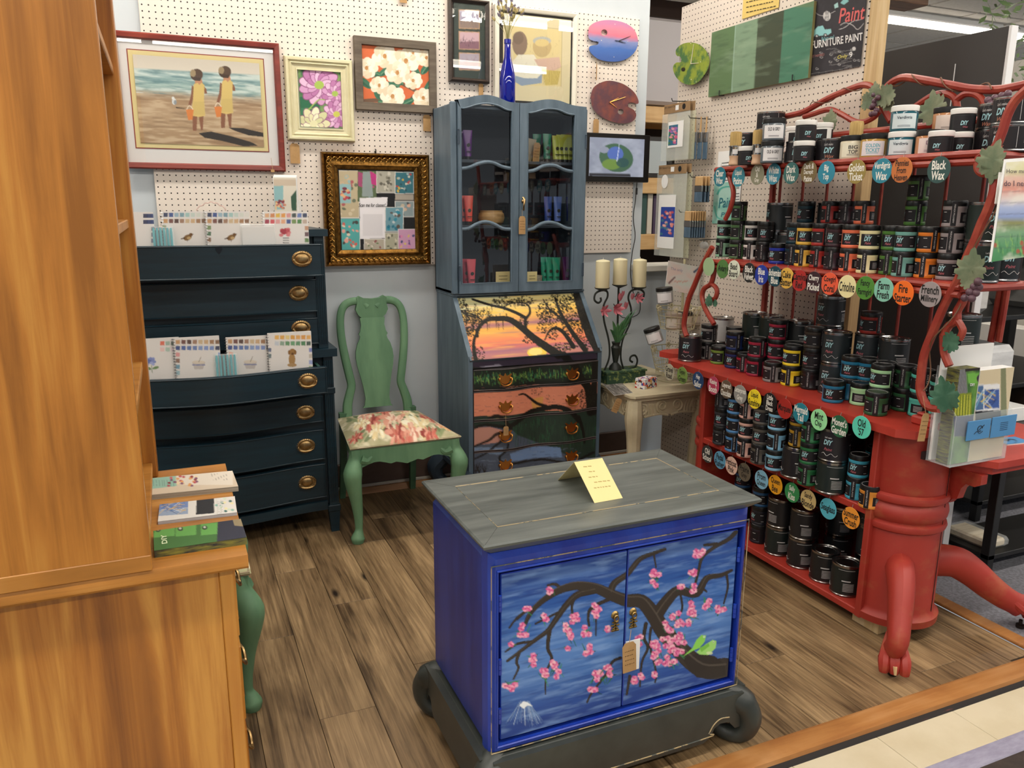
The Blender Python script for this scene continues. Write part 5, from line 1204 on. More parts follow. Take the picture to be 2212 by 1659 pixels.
# ================================================================== red table unit made from a pedestal table
RED = M('barn_red_paint', '#a02e22', .48, col2='#b23a2c', scale=(7, 7, 7), lo=.4, hi=.7)
REDW = M('barn_red_worn', '#9c2e22', .5, col2='#a8603c', scale=(6, 6, 9), lo=.54, hi=.78, detail=7)
REDI = M('barn_red_inner', '#8a241a', .55)
UF, UN, UFAR, TZT = 2.14, 1.845, 2.80, .76
rt = thing('red_display_table', 'barn red pedestal table turned into a paint shelf unit with claw feet', 'table', (2.3, 2.3, 0))
def B(a, b, name, mat=RED, ch=.003): m = MB(); m.box(a, b, ch); return m.build(name, mat, rt, w=True)
B((UF, UN, .045), (2.48, UFAR, .07), 'bottom_shelf'); B((UF, UN, .424), (2.48, UFAR, .45), 'middle_shelf')
B((2.475, UN, .045), (2.487, UFAR, .735), 'back_panel', REDI)
B((UF-.004, UN-.005, .045), (2.48, UN+.02, .735), 'end_panel', REDW); B((UF-.004, UFAR-.02, .045), (2.48, UFAR+.005, .735), 'end_panel', REDW)
mb = MB(); mb.prism([(2.15, 1.715), (2.112, 1.76), (2.11, 3.03), (2.13, 3.06), (2.30, 3.06), (2.30, 1.715)], TZT-.027, TZT); mb.build('front_top_board', RED, rt, w=True, recalc=True)
mb = MB(); mb.prism([(2.302, 1.715), (2.302, 3.10), (2.22, 3.16), (2.20, 3.24), (2.24, 3.27), (2.50, 3.27), (2.50, 1.715)], TZT-.027, TZT); mb.build('back_top_board', RED, rt, w=True, recalc=True)
zr = [onY(1945, y, 1.715).z for y in (1092, 1110, 1128, 1150, 1170)]
prof = [(.135, .045), (.15, .05), (.152, .075), (.14, .085), (.135, .1), (.133, zr[4]-.008)]
for a, b in ((zr[4], zr[3]), (zr[3]+.003, zr[1]-.002), (zr[1]+.001, zr[0]+.006)):
    prof += [(.131, a), (.141, a+(b-a)*.2), (.144, (a+b)/2), (.141, b-(b-a)*.2), (.131, b)]
prof += [(.133, zr[0]+.012), (.132, TZT-.03)]
mb = MB(); mb.lathe(prof, 28, (2.29, UN, 0), a0=PI, a1=2*PI); mb.build('half_column', REDW, rt, w=True)
mb = MB(); mb.lathe(prof, 28, (2.29, UFAR, 0), a0=0, a1=PI); mb.build('half_column', REDW, rt, w=True)
mb = MB(); mb.box((2.20, UN-.131, .66), (2.235, UN-.1185, .685)); mb.build('mortise', M('hole_dark', '#2a0f0b', .9), rt, w=True)
mb = MB(); mb.tube([(2.33, UN-.1335+.003, .06), (2.33, UN-.1335+.003, .72)], .0012, 4); mb.build('crack', M('hole_dark', '#2a0f0b', .9), rt, w=True)
def claw(path, foot, ang, name='claw_leg'):
    q = smooth_path(path, 5); n = len(q); mb = MB()
    mb.tube(q, [np.interp(i/(n-1), [0, .3, .7, .9, 1], [.062, .056, .044, .04, .044]) for i in range(n)], 12, flat=.78)
    fx, fy = foot; ca, sa = math.cos(ang), math.sin(ang)
    L = mb.build(name, REDW, rt, w=True)
    for k in (-1, 0, 1):
        mb = MB(); off = k*.026; P = lambda f, s, z: (fx+ca*f-sa*s, fy+sa*f+ca*s, z)
        mb.tube(smooth_path([P(-.055, off*.5, .115), P(-.02, off*.9, .085), P(.012, off*1.1, .066), P(.03, off*1.15, .045), P(.034, off*1.15, .025)], 4), [np.interp(i/16, [0, .4, .6, 1], [.013, .017, .02, .014]) for i in range(17)], 8); mb.ball(P(.012, off*1.1, .062), .02, 8, 6); o = mb.build('toe', REDW, L); o.location = -Vector(rt.location)
    mb = MB(); mb.lathe([(.004, 0), (.014, .002), (.014, .012), (.006, .014), (.006, .03)], 12, (fx, fy, 0)); o = mb.build('caster', M('caster_iron', '#2b221d', .5, .6), L); o.location = -Vector(rt.location)
    mb = MB(); P = lambda f, s, z: (fx+ca*f-sa*s, fy+sa*f+ca*s, z); mb.tube([P(.045, 0, .055), P(.053, .002, .03)], [.007, .004], 6); o = mb.build('bare_wood_chip', M('bare_wood', '#c8a878', .7), L); o.location = -Vector(rt.location)
cf = onZ(1930, 1470, 0); an = math.atan2(cf.y+.03-UN, cf.x+.03-2.27)
claw([(2.24, 1.79, .25), (2.165, 1.72, .262), (2.11, 1.665, .23), (2.06, 1.62, .17), (2.02, 1.585, .12), (cf.x+.03, cf.y+.035, .085)], (cf.x+.022, cf.y+.025), an)
cr_ = Vector((2.69, 1.625, 0)); an = math.atan2(cr_.y-UN, cr_.x-2.29)
claw([(2.36, 1.82, .235), (2.46, 1.76, .24), (2.52, 1.725, .205), (2.58, 1.69, .15), (2.63, 1.66, .11), (2.675, 1.635, .085)], (2.685, 1.628), an)
# wood block under the near corner
bk = [onZ(u, v, 0) for u, v in ((1840, 1338), (1892, 1372), (1912, 1356))]
mb = MB(); mb.box((bk[0].x-.0, bk[1].y+.0, 0), (bk[0].x+.09, bk[0].y+.0, .044), .001); tag(mb.build('wood_block', PN), 'bare pine block under the near corner of the red unit', 'block')
# side leaf with bracket
LZ = .66
lf = rt
mb = MB(); mb.prism([(2.345, 2.0), (2.352, 1.67), (2.40, 1.60), (2.93, 1.60), (2.93, 2.0)], LZ-.022, LZ); mb.build('side_leaf', RED, lf, w=True, recalc=True)
mb = MB(); mb.prism([(2.365, 1.99), (2.372, 1.685), (2.412, 1.625), (2.92, 1.625), (2.92, 1.99)], LZ-.05, LZ-.0225); mb.build('leaf_rim', RED, lf, w=True, recalc=True)
mb = MB(); mb.prism([(1.76, LZ-.05), (1.76, .475), (1.735, .48), (1.72, .50), (1.705, .505), (1.695, .545), (1.68, .565), (1.65, .565), (1.63, .578), (1.63, LZ-.05)], 2.37, 2.40, 'x'); mb.build('bracket', REDW, lf, w=True, recalc=True)
mb = MB(); mb.box((2.22, 1.69, TZT), (2.36, 1.80, TZT+.03), .006); mb.box((2.235, 1.70, TZT+.03), (2.345, 1.79, TZT+.04), .004); mb.build('foot_block', RED, rt, w=True)

# ================================================================== red vine rack on the table
RX, RXB = 2.15, 2.46
Z2, Z1 = onX(1751, 580, RX).z-.004, onX(1751, 348, RX).z-.002
RY0, RY1 = 1.625, 2.815
VINE = M('vine_red', '#8c2d21', .42, col2='#a44a36', scale=(16, 16, 16), lo=.45, hi=.75)
TEND = M('tendril_brown', '#6b4a34', .6)
vr = thing('vine_rack', 'red two shelf rack with vines, grapes and leaves standing on the red table', 'rack', (2.3, 2.2, TZT))
def T(path, r, name='vine', mat=VINE, seg=8, n=5):
    mb = MB(); q = smooth_path(path, n); mb.tube(q, r, seg); return mb.build(name, mat, vr, w=True)
for z, y0, y1, nm in ((Z2, RY0, RY1, 'lower_shelf'), (Z1, RY0-.02, RY1, 'upper_shelf')):
    mb = MB(); mb.box((RX+.005, y0, z-.014), (RXB, y1, z), .002); mb.build(nm, RED, vr, w=True)
    for dz in (-.008, -.03): T([(RX, y0, z+dz), (RX, (y0+y1)/2, z+dz), (RX, y1, z+dz)], .011, 'shelf_rail')
    T([(RX, y0, z-.012), (2.3, y0-.004, z-.012), (RXB, y0, z-.012)], .012, 'shelf_rail'); T([(RX, y1, z-.012), (2.3, y1+.004, z-.012), (RXB, y1, z-.012)], .012, 'shelf_rail')
    T([(RXB, y0, z+(.12 if nm == 'upper_shelf' else -.012)), (RXB, 2.2, z+(.12 if nm == 'upper_shelf' else -.012)), (RXB, y1, z+(.12 if nm == 'upper_shelf' else -.012))], .011, 'back_rail')
for k in range(8):
    y = RY0+.2+k*.135; T([(RXB, y, TZT), (RXB, y, .99), (RXB, y, Z2-.014)], .006, 'rod'); T([(RXB, y, Z2), (RXB, y, 1.43), (RXB, y, Z1-.014)], .006, 'rod')
T([(RXB, RY1, TZT), (RXB, RY1, 1.2), (RXB, RY1, Z1+.13)], .014, 'back_post'); T([(RXB, RY0, Z2-.02), (RXB, RY0, 1.4), (RXB, RY0, Z1+.13)], .014, 'back_post')
for i in (0, 1):
    a = [onX(u, v, 2.70) for u, v in (((2172, 565), (2157, 650), (2142, 729)), ((2184, 565), (2171, 650), (2158, 729)))[i]]
    a = [a[0]+(a[0]-a[2])*.35]+a+[a[2]+(a[2]-a[0])*.05]; T(a, .012, 'back_post')
def px(X, pts): return [onX(u, v, X) for u, v in pts]
c2 = crop(1240, 500, 4.148); k2 = crop(1500, 180, 5.185); k3 = crop(1812, 180, 5.185); k5 = crop(1812, 440, 5.185); k7 = crop(1760, 680, 4.608)
T(px(RX, c2([(1010, 940), (985, 850), (1000, 730), (1030, 600), (1080, 480), (1150, 310), (1190, 230), (1240, 140)])), .012)
T(px(RX, c2([(1262, 300), (1250, 390), (1225, 470), (1170, 510), (1148, 570), (1160, 650), (1195, 730), (1255, 830)])), .011); T(px(RX, c2([(1222, 470), (1262, 492), (1282, 535), (1268, 595), (1235, 612)])), .010)
T(px(RX, k2([(380, 1000), (405, 1090), (435, 1200), (430, 1300), (392, 1430), (345, 1525)])), .010)
T(px(RX, k3([(1690, 785), (1610, 795), (1560, 860), (1560, 960), (1610, 1012), (1690, 1005)])), .011)
T(px(RX, k3([(1800, 800), (1755, 1000), (1742, 1180), (1715, 1290), (1655, 1450), (1600, 1565)])+k5([(1530, 400), (1430, 620), (1340, 850), (1200, 1100), (1100, 1330), (1005, 1560)])+k7([(1160, 210), (1090, 400), (1060, 600), (1050, 740), (1085, 860), (1150, 920), (1240, 935)])), .0135)
T(px(RX+.02, k5([(1420, 1000), (1380, 1110), (1325, 1210), (1320, 1310), (1230, 1370), (1185, 1470)])+k7([(1280, 230), (1290, 380), (1340, 510)])), .0125); T(px(RX+.02, k5([(1325, 1300), (1370, 1370), (1388, 1430), (1350, 1520)])), .011)
T(px(RX, [(2125, 340), (2150, 318), (2165, 285), (2178, 245), (2198, 212), (2235, 180)]), .013)
CB = RXB
T(px(CB, [(1640, 262), (1675, 256), (1722, 246), (1745, 237), (1790, 212), (1830, 195), (1862, 184), (1882, 187), (1897, 202), (1908, 232), (1925, 262)]), .0125)
T(px(CB, [(1905, 215), (1918, 186), (1948, 168), (1990, 172), (2050, 183), (2100, 192), (2160, 193), (2225, 180)]), .0135)
T(px(CB, [(1737, 252), (1758, 246), (1775, 240), (1795, 237), (1820, 248), (1845, 262), (1864, 264), (1885, 255), (1900, 240)]), .011)
T(px(CB, [(1945, 255), (1985, 225), (2015, 207), (2040, 202), (2058, 208), (2066, 222), (2068, 255)]), .012); T(px(CB, [(2066, 216), (2085, 203), (2105, 203), (2120, 213), (2132, 235)]), .0115)
def tendril(path, r, amp, turns):
    q = smooth_path(path, 8); n = len(q); out = []
    for i, p in enumerate(q):
        t = (q[min(i+1, n-1)]-q[max(i-1, 0)]).normalized(); u = t.orthogonal().normalized(); w = t.cross(u); a = 2*PI*turns*i/n; out.append(p+u*amp*math.cos(a)+w*amp*math.sin(a))
    T(out, r, 'tendril', TEND, 5, 2)
tendril(px(RX, [(2160, 330), (2150, 400), (2140, 450), (2105, 560), (2070, 640), (2035, 715), (2008, 780), (1990, 840)]), .0022, .015, 3)
tendril(px(CB, [(1722, 246), (1790, 212), (1862, 184)]), .002, .0145, 2.5); tendril(px(CB, [(1930, 176), (1990, 172), (2050, 183), (2150, 193)]), .0025, .017, 3); tendril(px(CB, [(1945, 255), (1985, 225), (2040, 202)]), .002, .014, 2)
# leaves and grapes
LEAF = M('leaf_faded_green', '#5c6a50', .7, col2='#7d8266', scale=(20, 20, 20)); LEAFD = M('leaf_deep_green', '#2f5a44', .65, col2='#4a7058', scale=(20, 20, 20))
GRP = M('grape_plum', '#4e3742', .4, col2='#6a4a54', scale=(40, 40, 40))
LV = [(0, -.45), (.08, -.36), (.2, -.44), (.3, -.4), (.3, -.3), (.4, -.3), (.36, -.18), (.48, -.12), (.46, 0), (.34, .02), (.42, .12), (.4, .26), (.28, .22), (.24, .34), (.12, .36), (.08, .5), (0, .58)]
def leaf(u, v, X, size, rot, mat=LEAF, flip=1):
    c = onX(u, v, X); poly = LV+[(-a, b) for a, b in LV[-2:0:-1]]; mb = MB(); V = []; n = len(poly)
    ca, sa = math.cos(rot), math.sin(rot)
    def pt(a, b, lift): 
        a2, b2 = a*ca-b*sa, a*sa+b*ca
        return (c.x-lift, c.y-a2*size, c.z+b2*size)
    V = [pt(a, b, .25*size*(abs(a)-.3*b*b)) for a, b in poly]+[pt(0, 0, .05*size)]; F = [(i, (i+1) % n, n) for i in range(n)]
    V2 = [(x+.0015, y, z) for x, y, z in V]; F2 = [(n+1+b_, n+1+a_, n+1+c_) for a_, b_, c_ in F]
    mb.add(V+V2, F+F2+[(i, n+1+i, n+1+(i+1) % n, (i+1) % n) for i in range(n)]); mb.build('vine_leaf', mat, vr, w=True, recalc=True, ang=60)
gme = [None]
def grapes(pts, X, r):
    for i, (u, v) in enumerate(pts):
        c = onX(u, v, X+.008*((i*7) % 3-1))
        if gme[0] is None: mb = MB(); mb.ball((0, 0, 0), 1, 10, 7); o = mb.build('grape', GRP, vr); gme[0] = o.data
        else: o = mk('grape', gme[0], vr)
        o.location = c-Vector(vr.location); o.scale = (r, r, r)
grapes(k3([(440, 160), (400, 200), (430, 230), (385, 250), (420, 300), (370, 270), (400, 335), (365, 345), (395, 130)]), CB-.03, .0105)
grapes(k3([(1895, 115), (1825, 140), (1745, 165), (1670, 190), (1850, 190), (1775, 215), (1700, 230)]), CB-.06, .0115)
grapes(k5([(1560, 870), (1515, 930), (1570, 935), (1465, 990), (1535, 1000), (1410, 1055), (1490, 1060)]), RX-.02, .0115)
grapes(k2([(980, 425), (1015, 440)]), CB-.02, .009)
for a in ((k3([(530, 150)])[0], CB-.03, .09, 2.1), (k3([(330, 200)])[0], CB-.02, .07, -1.6), (k3([(410, 80)])[0], CB-.025, .06, .2), (k3([(1075, 280)])[0], CB-.03, .115, .3), (k3([(560, 230)])[0], CB-.02, .06, 3.6), (k3([(1730, 850)])[0], RX-.016, .095, -.2), (k3([(1740, 960)])[0], RX-.016, .075, 3.0), (k5([(1500, 720)])[0], RX-.018, .105, .1), (k5([(1450, 850)])[0], RX-.018, .06, 1.3), (k2([(1530, 420)])[0], CB-.03, .085, .1)):
    leaf(a[0][0], a[0][1], a[1], a[2], a[3])
for a in ((c2([(1215, 620)])[0], RX-.01, .055, .3), (c2([(1265, 640)])[0], RX-.005, .035, 1), (k7([(1310, 800)])[0], RX+.0, .11, .5), (k7([(1350, 270)])[0], RX+.01, .07, 1.6)): leaf(a[0][0], a[0][1], a[1], a[2], a[3], LEAFD)
# ================================================================== paint jars, cans, waxes, brushes
LID = M('lid_black', '#121212', .32); LAB = M('label_black', '#1d1a1d', .5, spec=.3); TINM = M('tin_rim', '#9c9a98', .25, 1)
CY = M('letter_ice_blue', '#9cc9cf', .5); PKL = M('letter_rose', '#b4626a', .5); WHL = M('letter_white', '#c8c6c4', .5); LABW = M('label_white', '#d6d3d2', .55)
def cyl(mb, r, a0, a1, z0, z1, n=8, m=None):
    """patch on a cylinder, angles in degrees round the front (-Y)"""
    V = []; F = []
    for i in range(n+1):
        a = math.radians(-90+a0+(a1-a0)*i/n); V += [(r*math.cos(a), r*math.sin(a), z0), (r*math.cos(a), r*math.sin(a), z1)]
    for i in range(n): F.append((2*i, 2*i+2, 2*i+3, 2*i+1))
    mb.add(V, F, m)
def ctext(mb, s, r, ac, zc, w, h, m=None, bold=.02, shear=0, vert=False):
    def f(x, y):
        if vert: x, y = y, -x
        a = math.radians(-90+ac)+x/r; return (r*math.cos(a), r*math.sin(a), zc+y)
    put_text(mb, s, w, h, f, bold, shear, m)
MESH = {}
def cached(key, fn, mats):
    if key not in MESH:
        mb_ = fn()
        if '|J' in key or (key.startswith('jar_body|') and key[9] not in 'XTS'): mb_.v = [(a*.865, b*.865, c*.94) for a, b, c in mb_.v]
        o = mb_.build(key.split('|')[0], mats); MESH[key] = o.data; bpy.data.objects.remove(o)
    return MESH[key]
SEG = 22
def jar_parts(kind, col, nm):
    """list of (part name, mesh)"""
    body = M('paint_'+str(col).strip('#'), col, .35) if col else None
    if kind == 'J' or kind == 'j':                      # plastic jar, black lid
        k = 1.0
        def fb(): m = MB(); m.lathe([(.040, 0), (.0435, .003), (.044, .010), (.0425, .012), (.0425, .056), (.044, .058), (.044, .066), (.039, .069)], SEG); return m
        def fl(): m = MB(); m.lathe([(.0435, .067), (.0445, .069), (.0445, .083), (.043, .086), (.040, .086), (.040, .0848), (.0, .0848)], SEG); return m
        def fp(): m = MB(); cyl(m, .0429, -78, 62, .013, .055, 12); cyl(m, .0447, 66, 92, .004, .082, 4); cyl(m, .0429, 112, 190, .014, .047, 8); return m
        def ft():
            m = MB(); r = .0432; ctext(m, 'DIY', r, -34, .0385, .033, .0175, 0, .035, .25); ctext(m, 'Paint', r, -32, .0225, .026, .0085, 1, .015, .3)
            ctext(m, "Let's make", r, -38, .0515, .022, .004, 2)
            for q in range(5): cyl(m, r, 128, 172, .038-.0045*q, .0395-.0045*q, 4, 2)
            cyl(m, r, 20, 40, .047, .049, 3, 2); cyl(m, r, 26, 44, .019, .0205, 3, 2)
            ring = [(.037*math.cos(a), .037*math.sin(a)) for a in np.linspace(0, 2*PI, 25)[:-1]]; m.tube([(a, b, .0851) for a, b in ring], .0006, 4, closed=True, m=2)
            if nm: ctext(m, nm, .0449, 79, .043, .06, .0055, 2, .0, 0, True)
            return m
        return [('jar_body', cached('jar_body|'+str(col), fb, body)), ('lid', cached('lid|J', fl, LID)), ('label', cached('label|J', fp, LAB)), ('lettering', cached('lettering|J'+nm, ft, [CY, PKL, WHL]))]
    if kind == 'C':                                      # quart can
        def fb(): m = MB(); m.lathe([(.051, 0), (.0535, .002), (.0535, .005), (.052, .007), (.052, .112), (.0535, .114), (.0535, .119), (.050, .119), (.047, .115)], SEG); return m
        def fl(): m = MB(); m.lathe([(.0475, .1155), (.045, .114), (.042, .114), (.040, .117), (.036, .117), (.034, .113), (0, .113)], SEG, cap=False); m.lathe([(.03, .1135), (.03, .1145), (0, .1145)], SEG, cap=False, m=1); return m
        def fp(): m = MB(); cyl(m, .0524, -180, 180, .009, .110, 26); return m
        def ft():
            m = MB(); r = .0527; ctext(m, 'DIY', r, -36, .072, .034, .019, 0, .03, .25); ctext(m, 'Paint', r, -34, .047, .03, .010, 1, .01, .3); ctext(m, "Let's make", r, -36, .09, .026, .006, 2); 
            for q in range(6): cyl(m, r, 62, 104, .05-.0055*q, .0518-.0055*q, 5, 2)
            cyl(m, r, 40, 104, .103, .1042, 5, 2); cyl(m, r, 56, 90, .06, .064, 4, 2); m.tube(smooth_path([(r*math.cos(math.radians(-150+8*i)), r*math.sin(math.radians(-150+8*i)), .028+.005*math.sin(i*1.6)) for i in range(9)], 3), .0007, 4, m=2)
            return m
        LC = M('can_label_'+str(col).strip('#'), col, .42)
        return [('can_body', cached('can_body|C', fb, TINM)), ('lid', cached('lid|C', fl, [TINM, LAB])), ('label', cached('label|C'+str(col), fp, LC)), ('lettering', cached('lettering|C', ft, [CY, PKL, WHL]))]
    if kind == 'K':                                      # wax tin
        def fb(): m = MB(); m.lathe([(.055, 0), (.0575, .002), (.0575, .004), (.056, .006), (.056, .070), (.0575, .072), (.0575, .076), (.054, .076), (.052, .073), (0, .073)], SEG); return m
        def fp(): m = MB(); cyl(m, .0564, -150, 170, .007, .069, 22); return m
        def ft():
            m = MB(); r = .0567; ctext(m, 'DIY', r, -28, .036, .034, .019, 0, .03, .25); ctext(m, 'Wax', r, -24, .015, .03, .011, 1, .01, .3); ctext(m, "Let's make", r, -30, .056, .03, .008, 2, 0, .3); cyl(m, r, 22, 23, .01, .068, 1, 2)
            for q in range(7): cyl(m, r, 42, 84, .052-.0046*q, .0534-.0046*q, 5, 2)
            return m
        return [('tin_body', cached('tin_body|K', fb, TINM)), ('label', cached('label|K', fp, LAB)), ('lettering', cached('lettering|K', ft, [CY, M('letter_copper', '#a86a52', .5), WHL]))]
    if kind == 'X' or kind == 'T':                       # small jar with white lid; T has a white body
        s = {'X': .036, 'T': .037}[kind]; hh = {'X': .070, 'T': .076}[kind]
        def fb(): m = MB(); m.lathe([(s-.003, 0), (s-.0005, .003), (s-.0005, hh-.02), (s-.004, hh-.016)], SEG); return m
        def fl(): m = MB(); m.lathe([(s, hh-.017), (s+.001, hh-.015), (s+.001, hh-.002), (s-.001, hh), (0, hh)], SEG); return m
        def fp(): m = MB(); cyl(m, s, -46, 46, .006, hh-.024, 8); cyl(m, s, 80, 150, .006, hh-.024, 7); return m
        def ft(): m = MB(); r = s+.0004; ctext(m, 'DIY', r, 4, (hh-.02)*.5, .022, .013, 0, .03, .25); ctext(m, 'Wax', r, 10, (hh-.02)*.26, .014, .005, 1, .01, .3); return m
        return [('jar_body', cached('jar_body|%s%s' % (kind, col), fb, body)), ('lid', cached('lid|'+kind, fl, M('lid_white', '#e4e2dd', .4))), ('label', cached('label|'+kind, fp, LAB)), ('lettering', cached('lettering|'+kind, ft, [CY, PKL]))]
    if kind == 'S':                                      # jar with a pale paper label; nm = wording, black or white lid by col2
        colb, lidc, labc, inkc, scale, words = nm
        key = 'S'+col+words+lidc
        def fb(): m = MB(); m.lathe([(.038, 0), (.041, .003), (.0415, .058), (.0385, .063)], SEG); return m
        def fl(): m = MB(); m.lathe([(.0415, .062), (.042, .064), (.042, .078), (.040, .080), (0, .080)], SEG); return m
        def fp(): m = MB(); cyl(m, .0419, -58, 50, .008, .054, 10); return m
        def ft():
            m = MB(); W_ = words.split('|'); h = .012
            for i, s_ in enumerate(W_): ctext(m, s_, .0422, -4, .040-i*.015, .046 if len(s_) > 4 else .03, h if len(s_) < 12 else .008, 0, .02)
            for q in range(2): cyl(m, .0422, -30, 22, .013+q*.0035, .0142+q*.0035, 4)
            return m
        return [('jar_body', cached('jar_body|'+key, fb, M('jarglass_'+col.strip('#'), col, .15))), ('lid', cached('lid|S'+lidc, fl, M('lid_'+lidc.strip('#'), lidc, .4))), ('label', cached('label|'+key, fp, M('paperlabel_'+labc.strip('#'), labc, .6))), ('lettering', cached('lettering|'+key, ft, M('labelink_'+inkc.strip('#'), inkc, .6)))]
HT = {'J': .0811, 'C': .119, 'K': .076, 'X': .070, 'T': .076, 'S': .080}
RAD = {'J': .0383, 'C': .0535, 'K': .0575, 'X': .037, 'T': .038, 'S': .042}
def put(kind, col, nm, x, y, z, turn, label, group, name=None, cat='paint jar'):
    nmn = name or {'J': 'paint_jar', 'C': 'paint_can', 'K': 'wax_tin', 'X': 'wax_jar', 'T': 'wax_jar', 'S': 'wax_jar'}[kind]
    cat = {'J': 'paint jar', 'C': 'paint can', 'K': 'wax tin', 'X': 'wax jar', 'T': 'wax jar', 'S': 'wax jar'}[kind]
    t = thing(nmn, label, cat, (x, y, z), math.atan2(-x, y)+math.radians(turn), group)
    for pn, me in jar_parts(kind, col, nm): mk(pn, me, t)
    return t
def base_at(px, py, z, r):
    p = onZ(px, py, z); d = Vector((p.x, p.y, 0)).normalized(); return p.x+d.x*r, p.y+d.y*r
def at_x(px, X, z):
    v = 700
    for _ in range(6):
        p = onX(px, v, X); q = AX @ np.array([p.x, p.y, z-CAMH]); v = 829.5+FPX*q[1]/q[2]
    return X, p.y
# (px, py or None, X when py is None, [(kind, colour, wording, turn, colour word), ...] from the bottom up)
A, Bv = 0, -95
OCC = {}; FRONT = {}
def stackup(rows, z, where, sep=.0005, js=1.0):
    occ = OCC.setdefault(round(z, 3), [])
    for row in rows:
        px_, py_, X, items = row; k0 = items[0][0]; rr = max(RAD[i[0]]*(js if i[0] == 'J' else 1) for i in items)+.0025
        x, y = base_at(px_, py_, z, rr) if py_ is not None else at_x(px_, X, z)
        for _ in range(80):
            mv = 0
            for ox, oy, r2 in occ:
                d = math.hypot(x-ox, y-oy); need = rr+r2
                if d < need: x += (x-ox)/max(d, .001)*(need-d)*.55; y += (y-oy)/max(d, .001)*(need-d)*.55; mv = 1
            x = min(x, 2.452-rr)
            if not mv: break
        occ.append((x, y, rr)); fr = FRONT.setdefault(round(z, 3), []); wh = where
        if py_ is not None: fr.append((px_, items[0][4]))
        elif fr: wh = 'behind %s one, %s' % (min(fr, key=lambda a: abs(a[0]-px_))[1], where.replace('back row ', '').replace('of ', '').replace('on ', ''))
        zz = z+sep; n = len(items)
        for i, (k, c, nm, turn, cw) in enumerate(items):
            lv = '' if n == 1 else [', lowest of stack', ', second up', ', third up', ', fourth up'][i]
            kindw = {'J': 'paint jar', 'C': 'paint can', 'K': 'wax tin', 'X': 'white lidded jar', 'T': 'tall white lidded jar', 'S': 'labelled jar'}[k]
            lab = '%s %s%s, %s' % (cw, kindw, lv, wh)
            o_ = put(k, c, nm, x+.001*((i*5) % 3-1), y+.001*((i*7) % 3-1), zz, turn, lab, '%s goods %s' % (cw, wh)); zz += HT[k]+sep
            if k == 'J': o_.scale = (js, js, 1)
J = lambda c, nm, turn, cw: ('J', c, nm, turn, cw)
CN = lambda turn=0, c='#1c2022', cw='dark labelled': ('C', c, '', turn, cw)
MINT, WHT, BLK, BLU, BOH, YEL, CAR, CHE, COR, CRI, FAR, FRE, ORG, FRN, AVI = '#8cb89a', '#d8d6d0', '#1f1f1f', '#22359a', '#12333f', '#e0b348', '#a6302a', '#38222a', '#e2704e', '#e6dca8', '#4c7a34', '#6fa79c', '#d97a28', '#948a8a', '#4a6e44'
w2 = 'lower rack shelf'
stackup([
 (1561, 556, 0, [J(MINT, 'APOTHECARY', Bv, 'mint green'), J(MINT, 'APOTHECARY', 10, 'mint green')]),
 (1597, 558, 0, [J('#23301f', 'AVIARY', -130, 'darkest green'), J(AVI, 'AVIARY', 0, 'leaf green')]),
 (1621, 562, 0, [J(WHT, 'BEAD BOARD', Bv, 'white'), J(WHT, 'BEAD BOARD', 15, 'white')]),
 (1648, 566, 0, [J(BLK, 'BLACK VELVET', Bv, 'black'), J(BLK, 'BLACK VELVET', 20, 'black')]),
 (1678, 571, 0, [J(BLU, 'BLUE IRIS', -10, 'bright blue')]),
 (1706, 573, 0, [J(BOH, 'BOHEMIAN BLUE', Bv, 'deep teal'), J(BOH, 'BOHEMIAN BLUE', 10, 'deep teal')]),
 (1734, 577, 0, [J(YEL, 'CAKE BATTER', Bv, 'soft yellow'), J(YEL, 'CAKE BATTER', 15, 'soft yellow')]),
 (1767, 580, 0, [J(CAR, 'CARNIVAL RED', Bv, 'carnival red'), J(CAR, 'CARNIVAL RED', -50, 'carnival red')]),
 (1798, 584, 0, [J(CHE, 'CHERRY PICKED', Bv, 'dark maroon'), J(CHE, 'CHERRY PICKED', 0, 'dark maroon')]),
 (1832, 588, 0, [J(COR, 'COWGIRL CORAL', Bv, 'coral'), J(COR, 'COWGIRL CORAL', 10, 'coral')]),
 (1870, 592, 0, [J(CRI, 'CRINOLINE', Bv, 'cream'), J(CRI, 'CRINOLINE', 25, 'cream')]),
 (1908, 594, 0, [J(FAR, 'FANCY FARMGIRL', Bv, 'grass green'), J(FAR, 'FANCY FARMGIRL', 10, 'grass green')]),
 (1947, 599, 0, [J(FRE, 'FARM FRESH', Bv, 'seafoam'), J(FRE, 'FARM FRESH', 0, 'seafoam')]),
 (1991, 602, 0, [J(ORG, 'FIRE STARTER', Bv, 'orange'), J(ORG, 'FIRE STARTER', -50, 'orange')]),
 (2041, 606, 0, [J(FRN, 'FRENCH MILLINERY', 0, 'warm grey'), J(FRN, 'FRENCH MILLINERY', -85, 'warm grey'), J(FRN, 'FRENCH MILLINERY', -80, 'warm grey')]),
 (2094, 603, 0, [J(FRN, '', -70, 'plain grey'), J(FRN, '', -70, 'plain grey')]),
], Z2, w2, js=.88)
w2b = 'back row of lower rack shelf'
